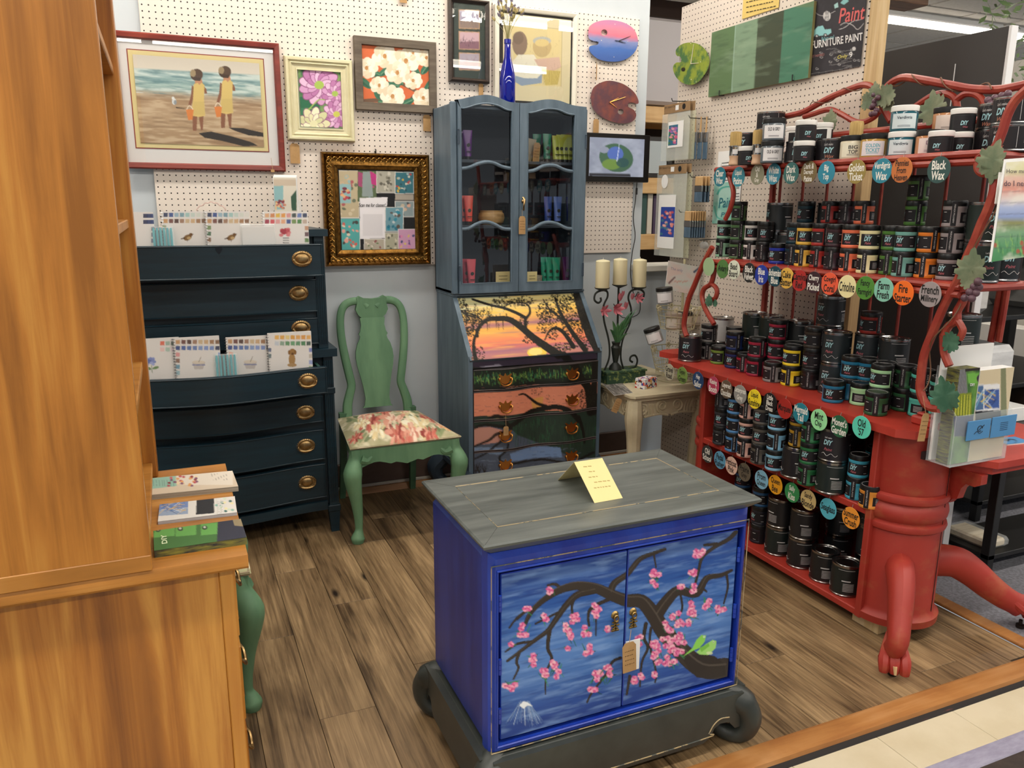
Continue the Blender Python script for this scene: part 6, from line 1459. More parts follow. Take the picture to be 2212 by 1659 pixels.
stackup([
 (1614, None, 2.32, [J(AVI, 'AVIARY', -60, 'moss green')]*2+[J(AVI, 'AVIARY', -60, 'moss green')]), (1662, None, 2.33, [CN(10), CN(-30)]), (1700, None, 2.35, [CN(80)]),
 (1722, None, 2.31, [J(BOH, 'BOHEMIAN BLUE', 5, 'inky teal'), J(BOH, 'BOHEMIAN BLUE', 5, 'inky teal'), J(BOH, '', -20, 'inky teal')]), (1733, None, 2.40, [CN(60), CN(60)]),
 (1782, None, 2.30, [J(CAR, 'CARNIVAL RED', Bv, 'brick red'), J(CAR, '', Bv, 'brick red'), J(CAR, 'CARNIVAL RED', Bv, 'brick red')]), (1818, None, 2.32, [J(CHE, '', Bv, 'wine'), J(CHE, '', Bv, 'wine'), J(CHE, 'CHERRY PICKED', Bv, 'wine')]),
 (1853, None, 2.28, [J(COR, '', -80, 'salmon'), J(COR, '', -80, 'salmon'), J(COR, 'COWGIRL CORAL', -80, 'salmon')]), (1840, None, 2.41, [CN(70), CN(40), ]),
 (1892, None, 2.40, [CN(90)]), (1933, None, 2.27, [J(FAR, '', -60, 'farm green'), J(FAR, '', -60, 'farm green'), J(FAR, 'FANCY FARMGIRL', -60, 'farm green'), J(FAR, 'FANCY FARMGIRL', -65, 'farm green')]),
 (1990, None, 2.38, [CN(60), ]), (2024, None, 2.38, [CN(80)]), (2055, None, 2.40, [CN(0), CN(0)]), (2090, None, 2.38, [CN(60), CN(60)]), (2120, None, 2.30, [CN(60, '#16241f', 'green black'), CN(60, '#16241f', 'green black')]),
], Z2, w2b, js=.88)
# table top
w3 = 'red table top'
LGR, GYP, HEY, KIS, CHO, LET, SUN, LBD, MAR, MER, MCH, MON, O57 = '#8d8c88', '#6f8f3c', '#1b2f63', '#98243c', '#3a2b28', '#858483', '#e9cd2e', '#1d1a1c', '#94281f', '#1f6f92', '#a9d9a4', '#2b5a38', '#58bcaa'
stackup([
 (1489, 783, 0, [CN(15, '#1d1a1f', 'black labelled')]), (1528, 778, 0, [J(LGR, 'GRAVEL ROAD', -85, 'stone grey'), J(LGR, 'GRAVEL ROAD', -40, 'stone grey')]), (1552, 788, 0, [J(GYP, 'GYPSY GREEN', -35, 'olive green')]), (1563, None, 2.31, [J(LGR, '', -60, 'ash grey'), J(LGR, 'GRAVEL ROAD', -60, 'ash grey')]),
 (1583, 797, 0, [J(HEY, 'HEY SAILOR', 5, 'navy blue'), J(HEY, 'HEY SAILOR', -55, 'navy blue')]), (1608, 806, 0, [J(KIS, 'KISSING BOOTH', Bv, 'crimson')]), (1624, None, 2.262, [J(KIS, '', -50, 'raspberry'), J(KIS, 'KISSING BOOTH', -45, 'raspberry')]), (1659, None, 2.29, [J(KIS, '', -20, 'deep rose'), J(KIS, '', -20, 'deep rose'), J(KIS, 'KISSING BOOTH', -15, 'deep rose')]),
 (1637, 814, 0, [J(CHO, '', -60, 'chocolate brown')]), (1671, 822, 0, [J(LET, 'LETTERPRESS GREY', -75, 'letterpress grey')]), (1690, None, 2.30, [J('#5a5448', '', -20, 'taupe'), J('#6c675d', '', -20, 'taupe')]), (1706, 834, 0, [J(SUN, 'LIQUID SUNSHINE', Bv, 'lemon yellow'), J(SUN, '', -20, 'lemon yellow')]),
 (1748, 843, 0, [J(LBD, 'LITTLE BLACK DRESS', Bv, 'jet black'), J(LBD, '', -15, 'jet black'), J('#332e28', 'LITTLE BLACK DRESS', -30, 'brown black')]),
 (1797, 872, 0, [J(MER, 'MERMAID TAIL', 15, 'ocean blue')]), (1832, 866, 0, [J(MER, 'MERMAID TAIL', -110, 'sea blue'), J(MER, '', 10, 'sea blue')]), (1855, 877, 0, [J(MCH, 'MINT CHIP', -160, 'pale mint')]), (1880, None, 2.275, [J(MCH, '', -20, 'ice mint'), J(MCH, 'MINT CHIP', -18, 'ice mint')]),
 (1892, 896, 0, [J(MON, "MONET'S GARDEN", -80, 'forest green')]), (1931, 890, 0, [J(MON, '', -55, 'garden green'), J(MON, "MONET'S GARDEN", -95, 'garden green')]), (1972, 899, 0, [J(O57, '', -160, 'aqua'), J(O57, "OLD '57", -60, 'aqua')]), (2025, None, 2.29, [J(O57, '', -150, 'turquoise'), J(O57, "OLD '57", -50, 'turquoise')]),
], TZT, w3)
w3b = 'back row on red table'
stackup([
 (1604, None, 2.42, [CN(-60, '#17231f', 'green black'), CN(-60, '#17231f', 'green black')]), (1642, None, 2.36, [CN(-120, '#17231f', 'forest black')]*1+[CN(-60, '#17231f', 'forest black')]), (1715, None, 2.40, [CN(-60), CN(-60)]), (1790, None, 2.42, [CN(0), CN(0), CN(-10)]), (1812, None, 2.30, [CN(0, '#20282b', 'slate labelled'), CN(5, '#20282b', 'slate labelled')]), (1832, None, 2.365, [CN(0, '#23292c', 'coal labelled'), CN(0, '#23292c', 'coal labelled'), ('J', MAR, 'MARQUEE', -30, 'marquee red')]),
 (1877, None, 2.40, [CN(-70), CN(-50)]), (1874, None, 2.34, [J(MER, '', 0, 'blue'), J(MER, 'MERMAID TAIL', 0, 'blue')]), (1920, None, 2.36, [J(MCH, '', 0, 'spearmint'), J(MCH, '', 0, 'spearmint')]), (1951, None, 2.40, [CN(-60, '#15211e', 'pine black'), CN(-60, '#15211e', 'pine black'), CN(-60, '#15211e', 'pine black')]),
], TZT, w3b)
x, y = at_x(1557, 2.44, TZT); put('C', '#c9c9c6', '', x, y, TZT+.06, -40, 'white labelled metal can at the back left of the red table', None); mb = MB(); mb.box((x-.05, y-.06, TZT+.0005), (x+.05, y+.06, TZT+.0595), .002); tag(mb.build('riser_box', BLACKM), 'black riser box under the white can on the red table', 'box')
# middle shelf
w4 = 'middle shelf of red unit'
OS, PP, PT, PR, PQ, QB, SK, SG, SU = '#33353a', '#4f86bc', '#d8aa9c', '#57524b', '#7fb4d2', '#b58a26', '#256a3e', '#3f9cb4', '#d98c34'
def tri(c, nm, cw, t=(Bv, -5, 0)): return [J(c, nm, t[0], cw), J(c, nm, t[1], cw), J(c, nm, t[2], cw)]
stackup([
 (1556, 963, 0, tri(OS, 'OLD SCHOOL', 'charcoal', (-60, 5, -120))), (1583, 978, 0, tri(PP, 'PEDAL PUSHER', 'sky blue', (-75, -40, 0))), (1609, 990, 0, tri(PT, 'PETTICOAT PINK', 'pale pink', (Bv, 0, Bv))), (1639, 1005, 0, tri(PR, 'PRAIRIE GREY', 'grey brown', (Bv, 5, 0))), (1671, 1019, 0, [J(PQ, 'PROM QUEEN', 10, 'powder blue'), J(PQ, 'PROM QUEEN', -80, 'powder blue'), J(PQ, 'PROM QUEEN', 5, 'powder blue')]),
 (1706, 1033, 0, [CN(-60, '#1d1a1d', 'black labelled'), J(QB, 'QUEEN BEE', Bv, 'mustard'), J(QB, 'QUEEN BEE', -20, 'mustard')]), (1736, 1047, 0, [J(SK, 'SALLY KISS', Bv, 'emerald green'), J(SK, 'SALLY KISS', 5, 'emerald green'), J(SK, 'SALLY KISS', Bv, 'emerald green')]), (1775, 1065, 0, [CN(-60, '#1a2422', 'green black'), CN(10, '#1d1a1f', 'sandy labelled')]),
 (1838, 1080, 0, [J(SG, 'SEAGLASS', Bv, 'seaglass blue'), J(SG, '', 5, 'seaglass blue')]), (1876, 1102, 0, [J(SU, 'SUMMER CRUSH', Bv, 'amber orange')]),
], .45, w4, js=.93)
stackup([(1885, None, 2.31, [J(SG, '', -40, 'lagoon blue'), J(SG, 'SEAGLASS', -100, 'lagoon blue')]), (1830, None, 2.36, [CN(0), CN(0)]), (1770, None, 2.40, [CN(0)]), (1700, None, 2.38, [CN(0)]), (1640, None, 2.38, [CN(0)])], .45, 'back row of middle shelf')
w5 = 'bottom shelf of red unit'
stackup([(1637, 1176, 0, [J('#20222c', '', -60, 'inky'), J('#20222c', '', -20, 'inky'), J('#2a5a86', '', -20, 'denim blue')]), (1678, 1203, 0, [CN(-60, '#16201f', 'green black'), CN(-120, '#181719', 'coal black')]), (1727, 1231, 0, [CN(-60, '#1a191b', 'coal black'), CN(-70, '#1a191b', 'coal black')]), (1777, 1262, 0, [CN(-70, '#161617', 'shaded black')]), (1822, 1291, 0, [CN(-70, '#161d1c', 'deep black')])], .07, w5)
stackup([(1600, None, 2.30, [J('#20222c', '', 0, 'dusky'), J('#1d2a3c', '', 0, 'dusky'), J('#2a5a86', '', 0, 'dusky')]), (1806, None, 2.38, [CN(-60), CN(-60)]), (1740, None, 2.40, [CN(0), CN(0)]), (1872, None, 2.33, [CN(0), CN(20), CN(10)]), (1680, None, 2.38, [CN(0), CN(0)])], .07, 'back row of bottom shelf')
# top shelf
w1 = 'upper rack shelf'
K_ = lambda turn, cw='': ('K', None, '', turn, ('black labelled '+cw).strip())
stackup([(1606, None, 2.36, [K_(20), K_(10), ]), (1636, None, 2.42, [K_(30, 'glossy'), K_(0, 'glossy'), K_(10, 'glossy')]), (1657, None, 2.36, [K_(-40, 'plain'), K_(-45, 'plain')]),
 (1613, 356, 0, [('X', '#1c1c1e', '', 5, 'dark')]), (1666, 352, 0, [('S', '#5c646a', ('', '#141414', '#d9d6d6', '#26262a', 1, 'OLD & GREY'), 10, 'slate grey'), ('S', '#5c646a', ('', '#141414', '#d9d6d6', '#26262a', 1, 'OLD & GREY'), 5, 'slate grey')]),
 (1701, 351, 0, [K_(10, 'small')]), (1733, 349, 0, [('X', '#1c1c1e', '', 0, 'black'), ('X', '#1c1c1e', '', 10, 'black')]), (1712, None, 2.30, [('X', '#1c1c1e', '', 0, 'sooty'), ('T', '#dcdad4', '', 5, 'white')]), (1770, None, 2.29, [('X', '#1c1c1e', '', 0, 'inky'), ('T', '#dcdad4', '', -20, 'milk white')]),
 (1762, 348, 0, [K_(15, 'low')]), (1792, None, 2.27, [J('#241f22', '', -90, 'dark patina')]), (1820, 346, 0, [('S', '#cfc6ac', ('', '#141414', '#dcd8c2', '#2b2a26', 1, 'BIG|TOP'), 5, 'cream glass')]),
 (1877, 342, 0, [('S', '#a9853f', ('', '#141414', '#d9cfd0', '#3f9aa8', 1, 'GOLDEN|TICKET'), 0, 'gold glass')]), (1923, 340, 0, [('S', '#1f5360', ('', '#e4e2dd', '#c3cfd2', '#2a3a44', 1, 'Verdigris'), 0, 'teal glass'), ('S', '#1f5360', ('', '#e4e2dd', '#c3cfd2', '#2a3a44', 1, 'Verdigris'), 5, 'teal glass')]),
 (1972, 338, 0, [('S', '#b07a50', ('', '#141414', '#d8cac4', '#7a5a6c', 1, 'DIY'), 10, 'copper glass')]), (2023, 334, 0, [('X', '#161618', '', -20, 'jet')]), (2044, None, 2.29, [('X', '#161618', '', 0, 'ebony'), ('X', '#161618', '', 5, 'ebony')]), (2026, None, 2.33, [K_(0, 'hidden'), ('S', '#b07a50', ('', '#141414', '#dcc9bd', '#5a4a44', 1, ' '), 10, 'blush glass')]),
 (2101, 336, 0, [K_(10, 'large'), K_(-5, 'large')]), (2178, None, 2.30, [K_(-5, 'end'), K_(-5, 'end')])], Z1, w1)
def brush(px_, py_, z, label):
    x, y = base_at(px_, py_, z, .02); t = thing('wax_brush', label, 'brush', (x, y, z+.0005), math.atan2(-x, y))
    mb = MB(); mb.lathe([(.020, 0), (.0225, .004), (.021, .014), (.019, .022), (.021, .032), (.022, .036)], 18); mb.build('handle', M('beech', '#c9a484', .5), t)
    mb = MB(); mb.lathe([(.0215, .036), (.0215, .066), (.0222, .067), (.0222, .074)], 18); mb.build('ferrule', M('chrome', '#b9b6b2', .15, 1), t)
    mb = MB(); mb.lathe([(.0215, .074), (.0225, .095), (.0225, .118), (.020, .126), (.0, .129)], 20); mb.build('bristles', M('bristle_tan', '#c2a468', .8, col2='#9a7c45', scale=(300, 300, 6)), t)
    mb = MB(); cyl(mb, .0217, -28, 28, .042, .060, 5); mb.build('price_label', LABW, t)
brush(1586, 357, Z1, 'round wax brush standing by the end of the upper rack shelf'); brush(1635, 355, Z1, 'round wax brush standing beside the slate grey jars'); brush(1844, 345, Z1, 'round wax brush standing between cream and gold jars')

# ================================================================== round colour name signs
SIGNS = [
 (RX-.02, [('Clear|Wax', 1555, 382, '#287585', 1), ('Liquid|Patina', 1595, 382, '#3b8797', 1), ('Old|&|Grey', 1636, 377, '#8d8b74', 1), ('White|Wax', 1671, 376, '#37859d', 1), ('Dark|Wax', 1709, 374, '#386b68', 1), ('Dark &|Decrepit|Patina', 1747, 372, '#75633f', 1), ('Big|Top', 1785, 373, '#28829a', 1), ('Golden|Ticket', 1850, 371, '#948040', 1), ('Verdigris|Wax', 1905, 369, '#2a7f93', 1), ('Pennies|From|Heaven', 1948, 367, '#c06e36', 0), ('Black|Wax', 2028, 367, '#2c4b48', 1)], 'the upper rack shelf'),
 (RX-.02, [('', 1531, 576, '#9ab58a', 1), ('Aviary', 1561, 581, '#527c42', 0), ('Bead|Board', 1585, 583, '#d8dcc8', 0), ('Black|Velvet', 1618, 589, '#252525', 1), ('Blue|Iris', 1645, 594, '#22389a', 1), ('Bohemian|Blue', 1674, 597, '#184452', 1), ('Cake|Batter', 1699, 601, '#dfb04c', 0), ('Carnival|Red', 1727, 606, '#ac2a27', 0), ('Cherry|Picked', 1758, 610, '#3a222a', 1), ('Cowgirl|Coral', 1792, 613, '#e65c3c', 0), ('Crinoline', 1830, 619, '#e8dba4', 0), ('Fancy|Farmgirl', 1869, 622, '#4d8532', 0), ('Farm|Fresh', 1909, 626, '#84bfaa', 0), ('Fire|Starter', 1951, 633, '#ec6c1e', 0), ('French|Millinery', 2009, 636, '#9a8f8f', 0)], 'the lower rack shelf'),
 (2.095, [('Gravel|Road', 1446, 804, '#aeaa95', 0), ('Gypsy|Green', 1474, 811, '#728e48', 0), ('Hey|Sailor', 1508, 822, '#1a3d66', 1), ('Kissing|Booth', 1541, 833, '#ae3b57', 1), ('Layered|Chocolate', 1569, 841, '#605040', 1), ('Letterpress|Grey', 1599, 852, '#8f8d88', 1), ('Liquid|Sunshine', 1630, 862, '#f0d52c', 0), ('Little|Black|Dress', 1663, 870, '#171617', 1), ('Marquee', 1695, 883, '#a32720', 0), ('Mermaid|Tail', 1730, 893, '#237c8c', 1), ('Mint|Chip', 1769, 907, '#9ae0a2', 0), ("Monet's|Garden", 1813, 921, '#245d3e', 1), ("Old|'57", 1861, 923, '#5ccdb2', 0)], 'the red table edge'),
 (UF-.012, [('Old|School', 1528, 981, '#333634', 1), ('Pedal|Pusher', 1555, 994, '#5e9aba', 0), ('Petticoat|Pink', 1580, 1006, '#e4beac', 0), ('Prairie|Grey', 1608, 1020, '#655b4c', 0), ('Prom|Queen', 1645, 1036, '#86bad4', 0), ('Queen|Bee', 1675, 1047, '#e8a01e', 0), ('Sally|Kiss', 1711, 1064, '#31864c', 1), ('Sandy|Blonde', 1746, 1080, '#ccb278', 0), ('Seaglass', 1789, 1099, '#54b0c2', 0), ('Summer|Crush', 1838, 1119, '#e89432', 0)], 'the middle shelf edge')]
dm = MB(); dm.lathe([(.0385, -.001), (.039, -.0006), (.039, .0006), (.0385, .001)], 36); dm.v = [(c, a, b) for a, b, c in dm.v]; dm.build('x', WHITE); _t = bpy.data.objects['x']; DISC = _t.data; bpy.data.objects.remove(_t)
INKW, INKB = M('sign_ink_white', '#e9e6dc', .6), M('sign_ink_black', '#141312', .6)
for X, L, where in SIGNS:
    for s, u, v, c, wht in L:
        p = onX(u, v, X); words = s.replace('|', ' ')
        t = thing('round_sign', ('round sign reading %s hanging from %s' % (words, where)) if s else 'pale green round sign with faded wording hanging from %s' % where, 'sign', p)
        me = DISC.copy(); me.materials.clear(); me.materials.append(M('sign_'+c.strip('#'), c, .45)); mk('disc', me, t)
        if s:
            mb = MB(); W_ = s.split('|'); n = len(W_)
            lines_text(mb, W_, .066 if n < 3 else .058, {1: .034, 2: .056, 3: .063}[n], lambda a, b: (-.0014, -a, b-.001), .022, maxasp=.62, gap=.12)
            mb.build('lettering', INKW if wht else INKB, t)
        mb = MB(); mb.tube([(0, 0, .034), (.004, 0, .05)], .0008, 4); mb.build('hanger', M('fishing_line', '#8a8a84', .4), t)
# ================================================================== pictures on the back wall
def rect(px, Y):
    P = [onY(u, v, Y) for u, v in px]           # TL TR BR BL
    return (P[0].x+P[3].x)/2, (P[1].x+P[2].x)/2, (P[2].z+P[3].z)/2, (P[0].z+P[1].z)/2
def bars(mb, x0, x1, z0, z1, w, prof, yb):
    """mitred frame; prof = list of (inward 0..1, depth towards viewer)"""
    k = len(prof); rings = []
    for t, d in prof: a = w*t; rings.append([(x0+a, yb-d, z0+a), (x1-a, yb-d, z0+a), (x1-a, yb-d, z1-a), (x0+a, yb-d, z1-a)])
    for c in range(4):
        V = []; 
        for r in rings: V += [r[c], r[(c+1) % 4]]
        mb.add(V, [(2*i, 2*i+1, 2*i+3, 2*i+2) for i in range(k-1)])
YB = 3.869
def picframe(name, label, outer, w, prof, mat, inner, paint, mats=(), res=(120, 90), glass=False, extra=None, cat='picture'):
    x0, x1, z0, z1 = rect(outer, YB-.02); t = thing(name, label, cat, ((x0+x1)/2, YB-.01, z0))
    mb = MB(); bars(mb, x0, x1, z0, z1, w, prof, YB); mb.build('frame', mat, t, w=True)
    mb = MB(); mb.box((x0+.004, YB-.008, z0+.004), (x1-.004, YB-.002, z1-.004)); mb.build('backing', M('backing_board', '#2c2620', .8) if not mats else mats[0], t, w=True)
    a0, a1, b0, b1 = rect(inner, YB-.01)
    for i, (m_, ex) in enumerate(mats[1] if mats else ()):
        mb = MB(); mb.box((a0-ex, YB-.0095-.0012*i, b0-ex), (a1+ex, YB-.006, b1+ex)); mb.build('mat', m_, t, w=True)
    cv = Paint((a0, YB-.013, b1), (a1-a0, 0, 0), (0, 0, b0-b1), *res); paint(cv); cv.build('print', t)
    if glass: mb = MB(); mb.add([(x0+w*.7, YB-.016, z0+w*.7), (x1-w*.7, YB-.016, z0+w*.7), (x1-w*.7, YB-.016, z1-w*.7), (x0+w*.7, YB-.016, z1-w*.7)], [(0, 1, 2, 3)]); mb.build('glass', PANE, t, w=True, smooth=False)
    if extra: extra(t, x0, x1, z0, z1)
    return t
# --- beach picture
def beach(cv):
    cv.crop(0, 0, 2.962); tl = cv.Y-(cv.X-287)*.055
    T = [(118, '#cdc4b6'), (146, '#d8cfc0'), (149, '#9db4b4'), (160, '#a4bcba'), (172, '#7f9f9f'), (180, '#a9c0ba'), (190, '#8ba6a2'), (198, '#b9ab94'), (212, '#a98a68'), (240, '#b89c7a'), (300, '#a98a66'), (320, '#8a6f52')]
    cs = np.array([C(c) for _, c in T])
    for k in range(3): cv.I[..., k] = np.interp(tl, [a for a, _ in T], cs[:, k])
    f = cv.field(6, 40, 3); sea = (tl > 148)&(tl < 200); cv.mix(sea*np.clip((f-.5)/.15, 0, 1), '#d5dfd8', .8); cv.mix(sea*np.clip((.42-f)/.12, 0, 1), '#5d8286', .7)
    snd = tl > 200; cv.mix(snd*np.clip((f-.52)/.15, 0, 1), '#cdb594', .8); cv.mix(snd*np.clip((.42-f)/.1, 0, 1), '#84694c', .5)
    S = '#2e2419'
    cv.poly([(1270, 850), (1350, 840), (1480, 870), (1600, 905), (1650, 930), (1560, 935), (1420, 900), (1310, 880)], S); cv.poly([(1460, 815), (1560, 820), (1690, 850), (1690, 875), (1590, 865), (1500, 835)], S)
    SK = '#8a5a3e'; YL = '#d8bd72'
    for ox, oy in ((0, 0), (180, -18)):
        q = lambda P: [(a+ox, b+oy) for a, b in P]
        cv.poly(q([(1230, 740), (1262, 740), (1258, 835), (1235, 835)]), SK); cv.poly(q([(1272, 740), (1302, 740), (1298, 832), (1285, 832)]), SK)
        cv.poly(q([(1228, 545), (1245, 560), (1240, 620), (1222, 680), (1205, 672), (1222, 610)]), SK); cv.poly(q([(1300, 545), (1320, 570), (1325, 600), (1308, 600)]), SK)
        cv.poly(q([(1250, 505), (1290, 505), (1300, 545), (1245, 545)]), '#c08a68')
        cv.poly(q([(1240, 540), (1265, 530), (1275, 545), (1290, 530), (1308, 545), (1305, 640), (1312, 740), (1272, 748), (1225, 738), (1235, 640)]), YL); cv.poly(q([(1240, 650), (1305, 650), (1310, 735), (1230, 735)]), '#c9b06a', .6)
        cv.ell(1258+ox, 480+oy, 40, 38, '#5a4638'); cv.ell(1235+ox, 470+oy, 18, 24, '#a08c6c'); cv.poly(q([(1222, 490), (1290, 500), (1280, 520), (1240, 515)]), '#4a382c')
        cv.poly(q([(1190, 700), (1240, 698), (1232, 765), (1205, 768)]), '#d9823c'); cv.stroke(q([(1195, 700), (1213, 675), (1235, 700)]), 5, 5, '#e8d8c0')
    cv.ell(1115, 650, 14, 20, '#d4d6d4'); cv.ell(1108, 628, 8, 10, '#e2e2de'); cv.ell(1122, 655, 9, 14, '#8d959a'); cv.stroke([(1130, 688), (1180, 695)], 7, 3, S)
RFR = wood('mahogany_frame', '#7e2f24', '#923c2e', '#6a251c', grain=(3, 30, 30), rough=.35)
MATW = M('mat_white', '#dedbd8', .8)
picframe('framed_print', 'large red framed beach print of two toddlers in yellow with buckets', [(238, 67), (605, 92), (614, 369), (262, 365)], .026, [(0, 0), (0, .024), (.2, .028), (.8, .026), (1, .018), (1, .006)], RFR, crop(0, 0, 2.962)([(845, 355), (1655, 400), (1690, 935), (905, 922)]), beach, (MATW, [(M('mat_red', '#8d2f2c', .7), .022), (M('mat_cream', '#d9c88f', .7), .018)]), (190, 130), True)
# --- pink flower print
def lotus(cv):
    cv.fill('#4f7a52'); f = cv.field(5, 6, 8); cv.tint(f, '#2f5340', .5, .7, .9); cv.tint(1-f, '#8fae62', .5, .7, .7); cv.crop(600, 0, 2.962); g = cv.rng
    cv.poly([(140, 620), (230, 610), (310, 625), (260, 690), (150, 690)], '#2f6a4c'); cv.poly([(150, 690), (250, 700), (300, 760), (150, 790)], '#3d7a58')
    def fl(x, y, r, n, cs, ctr):
        for k in range(n*2):
            a = 2*PI*k/n+.2*(k >= n); rr = r*(1 if k < n else .62); cv.ell(x+rr*.6*math.cos(a), y+rr*.6*math.sin(a), rr*.5, rr*.3, '#8a4a78', 1, a); cv.ell(x+rr*.6*math.cos(a), y+rr*.6*math.sin(a), rr*.46, rr*.25, cs[k % len(cs)], 1, a)
        cv.ell(x, y, r*.25, r*.22, ctr)
    pk = ['#cf9cc4', '#e0b9d6', '#b97aaa']; fl(265, 545, 120, 13, pk, '#a3bc5a'); fl(365, 600, 80, 11, pk, '#a3bc5a'); fl(375, 730, 85, 12, pk, '#c4c45a')
    fl(230, 790, 100, 9, ['#dcd9b0', '#ece8c8', '#cfd0a0'], '#dcd9b0'); cv.stroke([(200, 700), (260, 640), (300, 640)], 8, 6, '#9ab85c')
CRF = M('cream_frame', '#d9d2ae', .5, col2='#cdc59e', scale=(12, 12, 12))
picframe('framed_print', 'cream framed print of pink layered flowers beside the beach print', crop(600, 0, 2.962)([(35, 360), (475, 380), (497, 905), (70, 900)]), .055, [(0, 0), (0, .018), (.1, .03), (.28, .03), (.36, .022), (.5, .026), (.62, .018), (.9, .016), (.92, .02), (1, .02), (1, .008)], CRF, crop(600, 0, 2.962)([(130, 447), (400, 460), (412, 818), (148, 812)]), lotus, (M('mat_sage', '#c3ccb8', .8), []), (70, 96))
# --- magnolias on orange
def magn(cv):
    cv.fill('#cf6a40'); f = cv.field(4, 4, 5); cv.tint(f, '#c05c34', .5, .7, .6); cv.crop(600, 0, 2.962); g = cv.rng
    for p, a, b in (([(530, 650), (620, 640), (700, 640)], 30, 18), ([(700, 640), (820, 650), (870, 610), (900, 590)], 16, 14), ([(800, 540), (860, 570), (930, 610)], 18, 20), ([(600, 490), (640, 520), (700, 560)], 10, 8)): cv.stroke(p, a, b, '#6d5442')
    for x, y, l, r in ((690, 455, 70, -.6), (560, 530, 70, .7), (870, 440, 80, .9), (945, 440, 60, -.9), (960, 560, 80, -1.1), (820, 660, 80, -.5), (730, 545, 70, .1), (615, 470, 60, .2), (700, 660, 80, .2), (850, 390, 60, -.4), (770, 520, 50, .5), (640, 600, 50, 1.2), (895, 680, 60, -.4), (700, 410, 50, .4)):
        cv.ell(x, y, l*.75, 22, '#3f7058', 1, r); cv.ell(x, y, l*.7, 5, '#6a9a78', .8, r); cv.ell(x+4, y+8, l*.5, 8, '#2c5040', .7, r)
    def mg(x, y, r, sq=.85):
        for k in range(8):
            a = 2*PI*k/8+g.uniform(-.2, .2); cv.ell(x+r*.55*math.cos(a), y+r*.55*sq*math.sin(a), r*.52, r*.42, ['#e9dcc4', '#f2e8d4', '#dfceb0'][k % 3], 1, a)
        for k in range(5): a = 2*PI*k/5+.5; cv.ell(x+r*.25*math.cos(a), y+r*.25*math.sin(a), r*.34, r*.26, ['#f4ecda', '#e6d6b8'][k % 2], 1, a)
        cv.ell(x, y, r*.16, r*.2, '#b9854e')
        for k in range(6): cv.stroke([(x+g.uniform(-r, r)*.3, y+g.uniform(-r, r)*.3), (x+g.uniform(-r, r)*.6, y+g.uniform(-r, r)*.6)], 3, 1.5, '#caa070', .6, False)
    for x, y, r in ((685, 360, 78), (570, 435, 70), (820, 390, 85), (950, 370, 60), (765, 465, 75), (650, 545, 58), (865, 515, 58), (735, 615, 75), (930, 625, 65), (865, 340, 50)): mg(x, y, r)
BARN = wood('barnwood_frame', '#6f6354', '#8d7f6c', '#554a3e', grain=(3, 30, 30), rough=.7)
picframe('framed_print', 'barnwood framed print of white magnolias on orange', crop(600, 0, 2.962)([(487, 230), (1018, 270), (1010, 722), (500, 705)]), .036, [(0, 0), (0, .026), (.05, .028), (.95, .026), (1, .022), (1, .006)], BARN, crop(600, 0, 2.962)([(525, 272), (988, 308), (985, 692), (530, 668)]), magn, (), (150, 126))
# --- gold frame with class notices
def coll(cv):
    cv.fill('#1d1d1f'); cv.crop(600, 0, 2.962); g = cv.rng
    def ph(x0, y0, x1, y1, base, cs, n=14, border=True, r=14):
        if border: cv.poly([(x0-4, y0-4), (x1+4, y0-4), (x1+4, y1+4), (x0-4, y1+4)], '#d9d6d0')
        cv.poly([(x0, y0), (x1, y0), (x1, y1), (x0, y1)], base)
        for i in range(n): x, y = g.uniform(x0+r, x1-r), g.uniform(y0+r, y1-r); cv.ell(x, y, g.uniform(.5, 1)*r, g.uniform(.4, 1)*r, cs[i % len(cs)], .9, g.uniform(0, 3))
    ph(390, 1095, 520, 1390, '#b9ab8c', ['#c9b090', '#8fb4b4', '#a8505a', '#5f6a58', '#d0c4a8'], 22); cv.poly([(392, 1180), (470, 1180), (470, 1300), (392, 1300)], '#8fb6b8')
    for i in range(12): cv.ell(g.uniform(395, 460), g.uniform(1200, 1280), 12, 9, ['#b84a54', '#e0b080', '#7a3a48'][i % 3])
    ph(512, 1090, 632, 1290, '#5a6a4a', ['#b83a78', '#7d9a9c', '#c9a48a'], 8, False); cv.poly([(545, 1100), (600, 1100), (610, 1260), (540, 1260)], '#8d9a98'); cv.poly([(590, 1095), (632, 1120), (632, 1190), (600, 1180)], '#b8387c'); cv.poly([(515, 1100), (545, 1110), (540, 1200), (515, 1190)], '#a04a70')
    ph(635, 1095, 748, 1232, '#a9a698', ['#5a584e', '#c9c6b8', '#7d7a6c'], 20, True, 11); ph(752, 1105, 866, 1238, '#39707c', ['#d9d4c0', '#b8433c', '#d8b23c', '#2b5058', '#a8b8b8'], 20, True, 10)
    cv.poly([(750, 1245), (868, 1245), (868, 1280), (750, 1280)], '#a89f92'); ph(752, 1290, 866, 1385, '#8a9a9c', ['#d9a890', '#3c3c40', '#c8b8a0'], 10)
    ph(405, 1400, 525, 1598, '#57a7a4', ['#d0584c', '#e8a090', '#4a3430', '#e8d0b8'], 18); ph(690, 1328, 800, 1478, '#6f98a4', ['#1f6f86', '#2d8aa0', '#c8d0d0', '#5d4a3c'], 16); ph(556, 1530, 680, 1600, '#b0a898', ['#5d7a4a', '#d8cfc0', '#8a4a4a'], 12, True, 9); ph(688, 1490, 770, 1598, '#a8a690', ['#5a5a4c', '#d0cbb8'], 12, True, 9); ph(772, 1468, 880, 1592, '#c99ab8', ['#8a4a90', '#3a4a78', '#e0c860', '#d88ab0'], 12, True, 10)
    cv.poly([(525, 1268), (702, 1262), (698, 1320), (686, 1322), (686, 1522), (528, 1528)], '#e6e3e6'); cv.poly([(545, 1370), (670, 1370), (670, 1508), (545, 1508)], '#d8d5d8')
